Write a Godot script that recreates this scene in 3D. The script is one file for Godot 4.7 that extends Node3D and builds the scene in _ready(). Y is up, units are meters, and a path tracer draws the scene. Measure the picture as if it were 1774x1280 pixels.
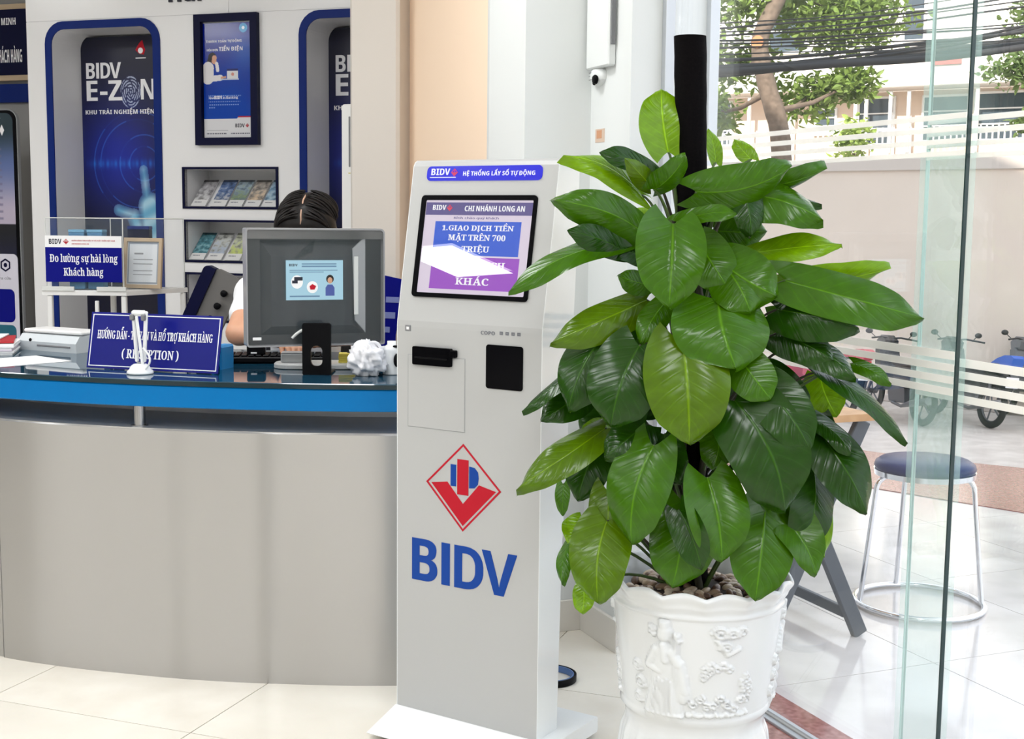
extends Node3D
# A bank's reception corner: steel counter, queue-ticket kiosk, potted climbing plant, glass front and the street behind it.

# ---- directions of the place, in plan
const GV := Vector3(0.3811, 0, 0.9245)      # along the glass front, towards the camera
const NV := Vector3(0.9245, 0, -0.3811)     # across the glass front, outwards
const WV := Vector3(0.9480, 0, 0.3185)      # along the back wall, to the right
const WN := Vector3(-0.3185, 0, 0.9480)     # out of the back wall
const WO := Vector3(-1.405, 0, -6.5)        # a foot of the back wall
const CC := Vector3(-0.4512, 0, -6.2693)    # centre of the counter's arc
const CR := 2.7774                          # radius of the counter's steel front
const TOP := 0.85                           # height of the counter's glass

var M := {}
var names := {}
var fonts := {}
var rng := RandomNumberGenerator.new()


func _ready():
	rng.seed = 7
	# ---- camera
	var cam := Camera3D.new()
	cam.name = "camera"
	var p := atan((640.0 - 377.0) / 2250.0)
	var r := deg_to_rad(0.63)
	var f := Vector3(0, -sin(p), -cos(p))
	var u0 := Vector3(0, cos(p), -sin(p))
	var rt := Vector3(cos(r), 0, 0) + u0 * sin(r)
	var up := Vector3(-sin(r), 0, 0) + u0 * cos(r)
	cam.transform = Transform3D(Basis(rt, up, -f), Vector3(0, 1.3, 0))
	cam.fov = rad_to_deg(2.0 * atan(640.0 / 2250.0))
	cam.near = 0.05
	cam.far = 300.0
	cam.current = true
	add_child(cam)
	# ---- sky, exposure
	var sm := ProceduralSkyMaterial.new()
	sm.sky_top_color = Color(0.86, 0.90, 0.95)
	sm.sky_horizon_color = Color(0.96, 0.965, 0.97)
	sm.ground_bottom_color = Color(0.62, 0.6, 0.57)
	sm.ground_horizon_color = Color(0.75, 0.74, 0.72)
	sm.sky_energy_multiplier = SKY_E
	var sky := Sky.new()
	sky.sky_material = sm
	var env := Environment.new()
	env.background_mode = Environment.BG_SKY
	env.sky = sky
	env.tonemap_mode = Environment.TONE_MAPPER_LINEAR
	env.tonemap_exposure = EXPO
	env.sdfgi_enabled = true
	env.ssao_enabled = true
	env.ssil_enabled = true
	var we := WorldEnvironment.new()
	we.name = "world"
	we.environment = env
	add_child(we)
	# ---- sun: high, behind the bank, so that the bank shades its own forecourt
	var sun := DirectionalLight3D.new()
	sun.name = "sun"
	sun.light_color = Color(1.0, 0.96, 0.9)
	sun.light_energy = SUN_E
	sun.light_angular_distance = 0.6
	sun.sky_mode = DirectionalLight3D.SKY_MODE_LIGHT_ONLY
	sun.shadow_enabled = true
	sun.look_at_from_position(Vector3.ZERO, Vector3(0.45, -0.72, -0.9))
	add_child(sun)
	materials()
	# ---- the shell of the place
	floors()
	shell()
	back_wall()
	column_and_glass()
	ceiling_lamps()
	# ---- objects
	counter()
	kiosk()
	potted_plant()
	wall_prints()
	left_standees()
	counter_things()
	monitor()
	clerk()
	behind_counter()
	outdoors()
	outdoor_things()


const SKY_E := 1.5
const EXPO := 1.0
const SUN_E := 2.6
const LAMP_E := 1.85
const LAMP_GLOW := 5.0


func ceiling_lamps():
	# square panels in the ceiling, in line with the walls; the one far to the left is what the kiosk's screen mirrors
	var e1 := WV
	var e2 := Vector3(0.3185, 0, -0.9480)
	var o := Vector3(-6.55, 0, -0.75)
	var i := 0
	for a in 4:
		for b in [-2, -1, 0, 1, 2]:
			var q: Vector3 = o + e1 * (a * 2.3) + e2 * (b * 2.2)
			if q.dot(NV) > 1.2 or (q - WO).dot(WN) < 0.7 or q.z > 3.6:
				continue
			var t = thing("ceiling_lamp", "square white light panel set in the white ceiling", "ceiling light", q + Vector3(0, 2.99, 0), face(e1), "square ceiling light panels")
			var mb := MB.new()
			ring(mb, rect(0.72, 0.72), rect(0.66, 0.66), -0.012, 0.012)
			var fr = obj("frame", mb, M.white, t)
			fr.rotation.x = PI / 2
			var pl := MB.new()
			box(pl, Vector3.ZERO, Vector3(0.665, 0.01, 0.665), 0.002)
			obj("diffuser", pl, M.lamp, t)
			var l := AreaLight3D.new()
			l.name = "lamp_light"
			l.area_size = Vector2(0.66, 0.66)
			l.light_energy = LAMP_E
			l.light_color = Color(0.97, 0.985, 1.0)
			l.area_range = 25.0
			l.shadow_enabled = true
			l.transform = Transform3D(Basis(e1, e2, Vector3.UP), q + Vector3(0, 2.96, 0))
			add_child(l, true)
			i += 1


# ================================================================ builders

class MB:
	var v := PackedVector3Array()
	var n := PackedVector3Array()
	var t := PackedVector2Array()
	var c := PackedColorArray()
	var k := PackedInt32Array()

	func tri(a: Vector3, b: Vector3, d: Vector3, hint := Vector3.ZERO):
		var m := (b - a).cross(d - a).normalized()
		if hint != Vector3.ZERO and m.dot(hint) < 0.0:
			m = -m
			var s := b
			b = d
			d = s
		var i := v.size()
		for q in [a, b, d]:
			v.append(q)
			n.append(m)
			t.append(Vector2.ZERO)
		k.append_array([i, i + 2, i + 1])

	func quad(a: Vector3, b: Vector3, d: Vector3, e: Vector3, hint := Vector3.ZERO, u0 := Vector2(0, 1), u1 := Vector2(1, 0)):
		var m := (b - a).cross(d - a)
		if m.length_squared() < 1e-18:
			m = (d - a).cross(e - a)
		m = m.normalized()
		var w := hint != Vector3.ZERO and m.dot(hint) < 0.0
		if w:
			m = -m
		var i := v.size()
		v.append_array([a, b, d, e])
		n.append_array([m, m, m, m])
		t.append_array([u0, Vector2(u1.x, u0.y), u1, Vector2(u0.x, u1.y)])
		if w:
			k.append_array([i, i + 1, i + 2, i, i + 2, i + 3])
		else:
			k.append_array([i, i + 2, i + 1, i, i + 3, i + 2])

	# rows of points; smooth; the normal is (along a row) x (from row to row)
	func grid(g: Array, flip := false, wrap := false):
		var rows := g.size()
		var cols: int = g[0].size()
		var base := v.size()
		for i in rows:
			for j in cols:
				var j0 := j - 1
				var j1 := j + 1
				if wrap:
					j0 = cols - 2 if j == 0 else j0
					j1 = 1 if j == cols - 1 else j1
				else:
					j0 = maxi(j0, 0)
					j1 = mini(j1, cols - 1)
				var du: Vector3 = g[i][j1] - g[i][j0]
				var dv: Vector3 = g[mini(i + 1, rows - 1)][j] - g[maxi(i - 1, 0)][j]
				if du.length_squared() < 1e-14:
					var i2 := 1 if i == 0 else (rows - 2 if i == rows - 1 else i)
					du = g[i2][j1] - g[i2][j0]
				var m := du.cross(dv).normalized()
				v.append(g[i][j])
				n.append(-m if flip else m)
				t.append(Vector2(float(j) / (cols - 1), float(i) / (rows - 1)))
		for i in rows - 1:
			for j in cols - 1:
				var a := base + i * cols + j
				var b := a + 1
				var d := a + cols
				var e := d + 1
				if flip:
					k.append_array([a, b, d, b, e, d])
				else:
					k.append_array([a, d, b, b, d, e])

	func fan(ring: PackedVector3Array, hint: Vector3):
		var m := Vector3.ZERO
		for q in ring:
			m += q
		m /= ring.size()
		for i in ring.size():
			tri(m, ring[i], ring[(i + 1) % ring.size()], hint)

	func mesh() -> ArrayMesh:
		var a := []
		a.resize(Mesh.ARRAY_MAX)
		a[Mesh.ARRAY_VERTEX] = v
		a[Mesh.ARRAY_NORMAL] = n
		a[Mesh.ARRAY_TEX_UV] = t
		if c.size() == v.size() and c.size() > 0:
			a[Mesh.ARRAY_COLOR] = c
		a[Mesh.ARRAY_INDEX] = k
		var m := ArrayMesh.new()
		m.add_surface_from_arrays(Mesh.PRIMITIVE_TRIANGLES, a)
		return m


func face(x: Vector3) -> Basis:            # a node's axes: x along this, y up
	x = x.normalized()
	return Basis(x, Vector3.UP, x.cross(Vector3.UP))


func numbered(called: String) -> String:
	var k: int = names.get(called, 0)
	names[called] = k + 1
	return called if k == 0 else "%s_%03d" % [called, k]


func thing(called: String, label: String, category: String, at := Vector3.ZERO, turn := Basis.IDENTITY, group := "") -> Node3D:
	var o := Node3D.new()
	o.name = numbered(called)
	o.transform = Transform3D(turn, at)
	add_child(o, true)
	tag(o, label, category, group)
	return o


func tag(o: Node, label: String, category: String, group := ""):
	o.set_meta("label", label)
	o.set_meta("category", category)
	if group != "":
		o.set_meta("group", group)


func obj(called: String, m, mat: Material, parent: Node = null) -> MeshInstance3D:
	var o := MeshInstance3D.new()
	o.mesh = m.mesh() if m is MB else m
	o.material_override = mat
	o.name = numbered(called) if parent == null else called
	(self if parent == null else parent).add_child(o, true)
	return o


func struct(called: String, m, mat: Material, parent: Node = null) -> MeshInstance3D:
	var o = obj(called, m, mat, parent)
	if parent == null:
		o.set_meta("kind", "structure")
	return o


func struct_node(called: String, at := Vector3.ZERO, turn := Basis.IDENTITY) -> Node3D:
	var o := Node3D.new()
	o.name = numbered(called)
	o.transform = Transform3D(turn, at)
	o.set_meta("kind", "structure")
	add_child(o, true)
	return o


func box(mb: MB, c: Vector3, size: Vector3, bev := 0.002, b := Basis.IDENTITY):
	var h := size / 2.0
	bev = minf(bev, minf(h.x, minf(h.y, h.z)) * 0.95)
	for ax in 3:
		var a1 := (ax + 1) % 3
		var a2 := (ax + 2) % 3
		for s in [-1.0, 1.0]:
			var q := []
			for w in [[-1, -1], [1, -1], [1, 1], [-1, 1]]:
				var p := Vector3.ZERO
				p[ax] = s * h[ax]
				p[a1] = w[0] * (h[a1] - bev)
				p[a2] = w[1] * (h[a2] - bev)
				q.append(c + b * p)
			var hint := Vector3.ZERO
			hint[ax] = s
			mb.quad(q[0], q[1], q[2], q[3], b * hint)
		if bev <= 0.0:
			continue
		for s1 in [-1.0, 1.0]:
			for s2 in [-1.0, 1.0]:
				var e := []
				for w in [[0, -1], [0, 1], [1, 1], [1, -1]]:
					var p := Vector3.ZERO
					p[ax] = w[1] * (h[ax] - bev)
					p[a1] = s1 * (h[a1] - (bev if w[0] == 1 else 0.0))
					p[a2] = s2 * (h[a2] - (0.0 if w[0] == 1 else bev))
					e.append(c + b * p)
				var hint := Vector3.ZERO
				hint[a1] = s1
				hint[a2] = s2
				mb.quad(e[0], e[1], e[2], e[3], b * hint)
	if bev > 0.0:
		for sx in [-1.0, 1.0]:
			for sy in [-1.0, 1.0]:
				for sz in [-1.0, 1.0]:
					var s := Vector3(sx, sy, sz)
					var g := s * (h - Vector3.ONE * bev)
					mb.tri(c + b * (g + Vector3(sx * bev, 0, 0)), c + b * (g + Vector3(0, sy * bev, 0)), c + b * (g + Vector3(0, 0, sz * bev)), b * s)


func rect(w: float, h: float, cx := 0.0, cy := 0.0) -> PackedVector2Array:
	return PackedVector2Array([Vector2(cx - w / 2, cy - h / 2), Vector2(cx + w / 2, cy - h / 2), Vector2(cx + w / 2, cy + h / 2), Vector2(cx - w / 2, cy + h / 2)])


# rounded rectangle; r = radius of the corners: bottom left, bottom right, top right, top left
func rrect(x0: float, y0: float, x1: float, y1: float, r: Array, seg := 6) -> PackedVector2Array:
	var out := PackedVector2Array()
	var cs := [Vector2(x0, y0), Vector2(x1, y0), Vector2(x1, y1), Vector2(x0, y1)]
	var di := [Vector2(1, 1), Vector2(-1, 1), Vector2(-1, -1), Vector2(1, -1)]
	for i in 4:
		var q: float = r[i] if r.size() == 4 else r[0]
		var m: Vector2 = cs[i] + di[i] * q
		for k in seg + 1:
			var a := PI + i * PI / 2 + k * PI / 2 / seg
			out.append(m + Vector2(cos(a), sin(a)) * maxf(q, 0.0002))
	return out


func ellipse(rx: float, ry: float, cx := 0.0, cy := 0.0, seg := 24) -> PackedVector2Array:
	var out := PackedVector2Array()
	for i in seg:
		out.append(Vector2(cx + rx * cos(TAU * i / seg), cy + ry * sin(TAU * i / seg)))
	return out


# a plate of this outline (x, y) from z0 to z1
func plate(mb: MB, poly: PackedVector2Array, z0: float, z1: float, b := Transform3D.IDENTITY, bev := 0.0):
	var tr := Geometry2D.triangulate_polygon(poly)
	var lo := INF * Vector2.ONE
	var hi := -INF * Vector2.ONE
	for q in poly:
		lo = lo.min(q)
		hi = hi.max(q)
	var d := (hi - lo).max(Vector2(1e-6, 1e-6))
	var inner := poly
	if bev > 0.0:
		var sh := Geometry2D.offset_polygon(poly, -bev, Geometry2D.JOIN_MITER)
		if sh.size() == 1 and sh[0].size() == poly.size():
			inner = nearest_order(poly, sh[0])
		else:
			bev = 0.0
	for z in [z0, z1]:
		var up: Vector3 = b.basis * Vector3(0, 0, 1.0 if z == z1 else -1.0)
		var src := inner if z == z1 else poly
		for i in range(0, tr.size(), 3):
			var at := mb.v.size()
			mb.tri(b * Vector3(src[tr[i]].x, src[tr[i]].y, z), b * Vector3(src[tr[i + 1]].x, src[tr[i + 1]].y, z), b * Vector3(src[tr[i + 2]].x, src[tr[i + 2]].y, z), up)
			for k in 3:
				var pt: Vector3 = b.affine_inverse() * mb.v[at + k]
				mb.t[at + k] = Vector2((pt.x - lo.x) / d.x, 1.0 - (pt.y - lo.y) / d.y)
	var mid := Vector2.ZERO
	var area := 0.0
	for i in poly.size():
		area += poly[i].cross(poly[(i + 1) % poly.size()])
	var zs := z1 - (bev if z1 > z0 else -bev)
	for i in poly.size():
		var p: Vector2 = poly[i]
		var q: Vector2 = poly[(i + 1) % poly.size()]
		var o := Vector2(q.y - p.y, p.x - q.x) * signf(area)
		mb.quad(b * Vector3(p.x, p.y, z0), b * Vector3(q.x, q.y, z0), b * Vector3(q.x, q.y, zs), b * Vector3(p.x, p.y, zs), b.basis * Vector3(o.x, o.y, 0))
		if bev > 0.0:
			var p2: Vector2 = inner[i]
			var q2: Vector2 = inner[(i + 1) % poly.size()]
			mb.quad(b * Vector3(p.x, p.y, zs), b * Vector3(q.x, q.y, zs), b * Vector3(q2.x, q2.y, z1), b * Vector3(p2.x, p2.y, z1), b.basis * Vector3(o.x, o.y, o.length() * signf(z1 - z0)))


func nearest_order(a: PackedVector2Array, c: PackedVector2Array) -> PackedVector2Array:
	var best := 0
	for i in c.size():
		if a[0].distance_to(c[i]) < a[0].distance_to(c[best]):
			best = i
	var out := PackedVector2Array()
	var back := PackedVector2Array()
	for i in c.size():
		out.append(c[(best + i) % c.size()])
		back.append(c[(best - i + c.size()) % c.size()])
	return out if a[1].distance_to(out[1]) < a[1].distance_to(back[1]) else back


# a flat frame between two outlines with the same number of points
func ring(mb: MB, outer: PackedVector2Array, inner: PackedVector2Array, z0: float, z1: float):
	var n := outer.size()
	for i in n:
		var a := outer[i]
		var b := outer[(i + 1) % n]
		var c := inner[i]
		var d := inner[(i + 1) % n]
		var o := Vector3(b.y - a.y, a.x - b.x, 0)
		mb.quad(Vector3(a.x, a.y, z1), Vector3(b.x, b.y, z1), Vector3(d.x, d.y, z1), Vector3(c.x, c.y, z1), Vector3(0, 0, 1))
		mb.quad(Vector3(a.x, a.y, z0), Vector3(b.x, b.y, z0), Vector3(d.x, d.y, z0), Vector3(c.x, c.y, z0), Vector3(0, 0, -1))
		mb.quad(Vector3(a.x, a.y, z0), Vector3(b.x, b.y, z0), Vector3(b.x, b.y, z1), Vector3(a.x, a.y, z1), o)
		mb.quad(Vector3(c.x, c.y, z0), Vector3(d.x, d.y, z0), Vector3(d.x, d.y, z1), Vector3(c.x, c.y, z1), -o)


func tube(mb: MB, pts: Array, rad, seg := 10, caps := true):
	var rows := []
	var t0: Vector3 = (pts[1] - pts[0]).normalized()
	var nn := t0.cross(Vector3.UP)
	if nn.length() < 0.05:
		nn = t0.cross(Vector3.RIGHT)
	nn = nn.normalized()
	for i in pts.size():
		var t: Vector3 = (pts[mini(i + 1, pts.size() - 1)] - pts[maxi(i - 1, 0)]).normalized()
		nn = (nn - t * nn.dot(t)).normalized()
		var b := t.cross(nn)
		var r: float = rad[i] if rad is Array else rad
		var row := PackedVector3Array()
		for j in seg + 1:
			var a := TAU * j / seg
			row.append(pts[i] + (nn * cos(a) + b * sin(a)) * r)
		rows.append(row)
	mb.grid(rows, false, true)
	if caps:
		mb.fan(rows[0].slice(0, seg), -t0)
		mb.fan(rows[-1].slice(0, seg), (pts[-1] - pts[-2]).normalized())


func lathe(mb: MB, prof: Array, seg := 32, at := Vector3.ZERO, b := Basis.IDENTITY):
	# each straight run of the profile is smooth; a doubled point makes an edge
	var rows := []
	for p in prof:
		var row := PackedVector3Array()
		for j in seg + 1:
			var a := TAU * j / seg
			row.append(at + b * Vector3(p[0] * cos(a), p[1], -p[0] * sin(a)))
		if rows.size() > 0 and (rows[-1][0] - row[0]).length() < 1e-6:
			if rows.size() > 1:
				mb.grid(rows, false, true)
			rows = [row]
		else:
			rows.append(row)
	mb.grid(rows, false, true)


func ball(mb: MB, c: Vector3, r: Vector3, seg := 12, b := Basis.IDENTITY):
	var rows := []
	var h := seg / 2 + 1
	for i in h + 1:
		var e := -PI / 2 + PI * i / h
		var row := PackedVector3Array()
		for j in seg + 1:
			var a := TAU * j / seg
			row.append(c + b * (Vector3(cos(e) * cos(a), sin(e), -cos(e) * sin(a)) * r))
		rows.append(row)
	mb.grid(rows, false, true)


func torus(mb: MB, c: Vector3, R: float, r: float, b := Basis.IDENTITY, seg := 36, sides := 10, sy := 1.0):
	var rows := []
	for i in seg + 1:
		var a := TAU * i / seg
		var row := PackedVector3Array()
		for j in sides + 1:
			var e := TAU * j / sides
			row.append(c + b * Vector3((R + r * cos(e)) * cos(a), r * sy * sin(e), (R + r * cos(e)) * sin(a)))
		rows.append(row)
	mb.grid(rows, false, true)


func arc_at(rad: float, deg: float, y: float) -> Vector3:
	var a := deg_to_rad(deg)
	return CC + Vector3(sin(a) * rad, y, cos(a) * rad)


# a profile of (setback from the counter's front, height) swept along the counter's arc
func arc_sweep(mb: MB, prof: Array, a0: float, a1: float, seg := 48, wave := 0.0, tilt := 0.0):
	var n := prof.size()
	for e in n:
		var p = prof[e]
		var q = prof[(e + 1) % n]
		var rows := []
		for i in seg + 1:
			var a := lerpf(a0, a1, float(i) / seg)
			# sheet metal is never quite even
			var wv := wave * (sin(a * 0.62 + 0.4) + 0.45 * sin(a * 1.25 + 2.0))
			rows.append(PackedVector3Array([arc_at(CR - p[0] + wv, a, p[1]), arc_at(CR - q[0] + wv, a, q[1])]))
		var at := mb.v.size()
		mb.grid(rows)
		for i in (seg + 1) * 2:
			var a := deg_to_rad(lerpf(a0, a1, float(i / 2) / seg))
			var k := tilt * (sin(a * 22.0 + 4.2) + 0.5 * sin(a * 51.0 + 1.0) + 0.22 * sin(a * 118.0))
			mb.n[at + i] = (mb.n[at + i] + Vector3(cos(a), 0, -sin(a)) * k).normalized()
	var poly := PackedVector2Array()
	for p in prof:
		poly.append(Vector2(p[0], p[1]))
	var tr := Geometry2D.triangulate_polygon(poly)
	for a in [a0, a1]:
		var t := deg_to_rad(a)
		var hint := Vector3(cos(t), 0, -sin(t)) * (1.0 if a == a1 else -1.0)
		for i in range(0, tr.size(), 3):
			mb.tri(arc_at(CR - poly[tr[i]].x, a, poly[tr[i]].y), arc_at(CR - poly[tr[i + 1]].x, a, poly[tr[i + 1]].y), arc_at(CR - poly[tr[i + 2]].x, a, poly[tr[i + 2]].y), hint)


# lettering that fills a box w x h (0 keeps the letters' own proportion), centred at this place, facing local z
func text(s: String, font: String, at: Vector3, w: float, h: float, mat: Material, parent: Node, turn := Basis.IDENTITY, called := "lettering", depth := 0.0008) -> MeshInstance3D:
	if not fonts.has(font):
		var sf := SystemFont.new()
		sf.font_names = PackedStringArray(["Droid Serif" if font.begins_with("serif") else "Droid Sans"])
		sf.font_weight = 700 if font.ends_with("bold") else 400
		fonts[font] = sf
	var sf2: SystemFont = fonts[font]
	# letters that the font lacks: a plain letter and its marks drawn beside it
	var plain := ""
	var marks := []
	for ch in s:
		var low := ch.to_lower()
		if VIET.has(low):
			var q: String = VIET[low]
			var bs0 := q[0] if low == ch else q[0].to_upper()
			plain += bs0
			for m in q.substr(1):
				marks.append([plain.length() - 1, m, bs0, q[0] in "âêôă"])
		else:
			plain += ch
	var tm := TextMesh.new()
	tm.text = plain
	tm.font = sf2
	tm.font_size = 48
	tm.pixel_size = 0.01
	tm.curve_step = 1.5
	tm.depth = 1.0
	var mb := MB.new()
	var ar := tm.surface_get_arrays(0)
	mb.v = ar[Mesh.ARRAY_VERTEX]
	mb.n = ar[Mesh.ARRAY_NORMAL]
	mb.t.resize(mb.v.size())
	if ar[Mesh.ARRAY_INDEX] != null and ar[Mesh.ARRAY_INDEX].size() > 0:
		mb.k = ar[Mesh.ARRAY_INDEX]
	else:
		mb.k = PackedInt32Array(range(mb.v.size()))
	var total := sf2.get_string_size(plain, 0, -1, 48).x * 0.01
	for q in marks:
		var x0 := sf2.get_string_size(plain.substr(0, q[0]), 0, -1, 48).x * 0.01 - total / 2
		var cw := sf2.get_string_size(plain.substr(q[0], 1), 0, -1, 48).x * 0.01
		var cap: bool = q[2] != q[2].to_lower()
		var ty := -0.165 + (0.345 if cap else 0.27) + 0.035
		var c0 := Vector2(x0 + cw * 0.5, ty)
		if q[3] and q[1] != ".":
			c0 += Vector2(0.075, 0.06)
		if q[1] == "/":
			stroke(mb, c0 + Vector2(-0.035, 0.0), c0 + Vector2(0.045, 0.085))
		elif q[1] == "`":
			stroke(mb, c0 + Vector2(0.035, 0.0), c0 + Vector2(-0.045, 0.085))
		elif q[1] == "?":
			stroke(mb, c0 + Vector2(0.0, 0.0), c0 + Vector2(0.035, 0.05))
			stroke(mb, c0 + Vector2(0.035, 0.045), c0 + Vector2(-0.03, 0.075))
		elif q[1] == "~":
			stroke(mb, c0 + Vector2(-0.08, 0.02), c0 + Vector2(-0.025, 0.055))
			stroke(mb, c0 + Vector2(-0.03, 0.055), c0 + Vector2(0.03, 0.02))
			stroke(mb, c0 + Vector2(0.025, 0.02), c0 + Vector2(0.08, 0.055))
		elif q[1] == ".":
			stroke(mb, Vector2(x0 + cw * 0.5 - 0.03, -0.225), Vector2(x0 + cw * 0.5 + 0.03, -0.225), 0.06)
		elif q[1] == "'":
			var c1 := Vector2(x0 + cw * 0.90, ty - 0.075)
			stroke(mb, c1, c1 + Vector2(0.05, 0.03))
			stroke(mb, c1 + Vector2(0.05, 0.02), c1 + Vector2(0.05, 0.075))
	var lo := Vector3.INF
	var hi := -Vector3.INF
	for p in mb.v:
		lo = lo.min(p)
		hi = hi.max(p)
	var sx := w / maxf(hi.x - lo.x, 1e-4)
	var sy := h / maxf(hi.y - lo.y, 1e-4) if h > 0.0 else sx
	var o := obj(called, mb, mat, parent)
	var c := (lo + hi) / 2
	var bs := turn * Basis.from_scale(Vector3(sx, sy, depth))
	o.transform = Transform3D(bs, at - bs * c)
	return o


func stroke(mb: MB, a: Vector2, b: Vector2, w := 0.042):
	var o := (b - a).orthogonal().normalized() * w / 2
	plate(mb, PackedVector2Array([a + o, a - o, b - o, b + o]), -0.5, 0.5)


const VIET := {"ạ": "a.", "ả": "a?", "ấ": "â/", "ầ": "â`", "ẩ": "â?", "ẫ": "â~", "ậ": "â.", "ắ": "ă/", "ặ": "ă.", "ẹ": "e.", "ẻ": "e?", "ẽ": "e~", "ế": "ê/", "ề": "ê`", "ể": "ê?", "ễ": "ê~", "ệ": "ê.", "ị": "i.", "ỉ": "i?", "ọ": "o.", "ỏ": "o?", "ố": "ô/", "ồ": "ô`", "ổ": "ô?", "ỗ": "ô~", "ộ": "ô.", "ơ": "o'", "ớ": "o'/", "ờ": "o'`", "ợ": "o'.", "ở": "o'?", "ỡ": "o'~", "ụ": "u.", "ủ": "u?", "ư": "u'", "ứ": "u'/", "ừ": "u'`", "ữ": "u'~", "ự": "u'.", "ử": "u'?"}


# ================================================================ materials

func mat(c: Color, rough := 0.6, metal := 0.0, spec := 0.5) -> StandardMaterial3D:
	var m := StandardMaterial3D.new()
	m.albedo_color = c
	m.roughness = rough
	m.metallic = metal
	m.metallic_specular = spec
	return m


func rgb(r: float, g: float, b: float) -> Color:
	return Color(r / 255.0, g / 255.0, b / 255.0)


func noise_tex(freq: float, lo: Color, hi: Color, size := 256, oct := 4, seedv := 1) -> NoiseTexture2D:
	var fn := FastNoiseLite.new()
	fn.seed = seedv
	fn.frequency = freq
	fn.fractal_octaves = oct
	var t := NoiseTexture2D.new()
	t.width = size
	t.height = size
	t.seamless = true
	t.noise = fn
	var g := Gradient.new()
	g.set_color(0, lo)
	g.set_color(1, hi)
	t.color_ramp = g
	return t


func textured(m: StandardMaterial3D, t: Texture2D, scale: float, world := true) -> StandardMaterial3D:
	m.albedo_texture = t
	m.uv1_triplanar = true
	m.uv1_world_triplanar = world
	m.uv1_scale = Vector3.ONE * scale
	return m


func glow(c: Color, e: float, rough := 0.08) -> StandardMaterial3D:
	var m := mat(c.darkened(0.6), rough)
	m.emission_enabled = true
	m.emission = c
	m.emission_energy_multiplier = e
	return m


func paint(w: int, h: int, f: Callable) -> ImageTexture:
	var im := Image.create(w, h, false, Image.FORMAT_RGB8)
	for y in h:
		for x in w:
			im.set_pixel(x, y, f.call((x + 0.5) / w, (y + 0.5) / h))
	return ImageTexture.create_from_image(im)


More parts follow.
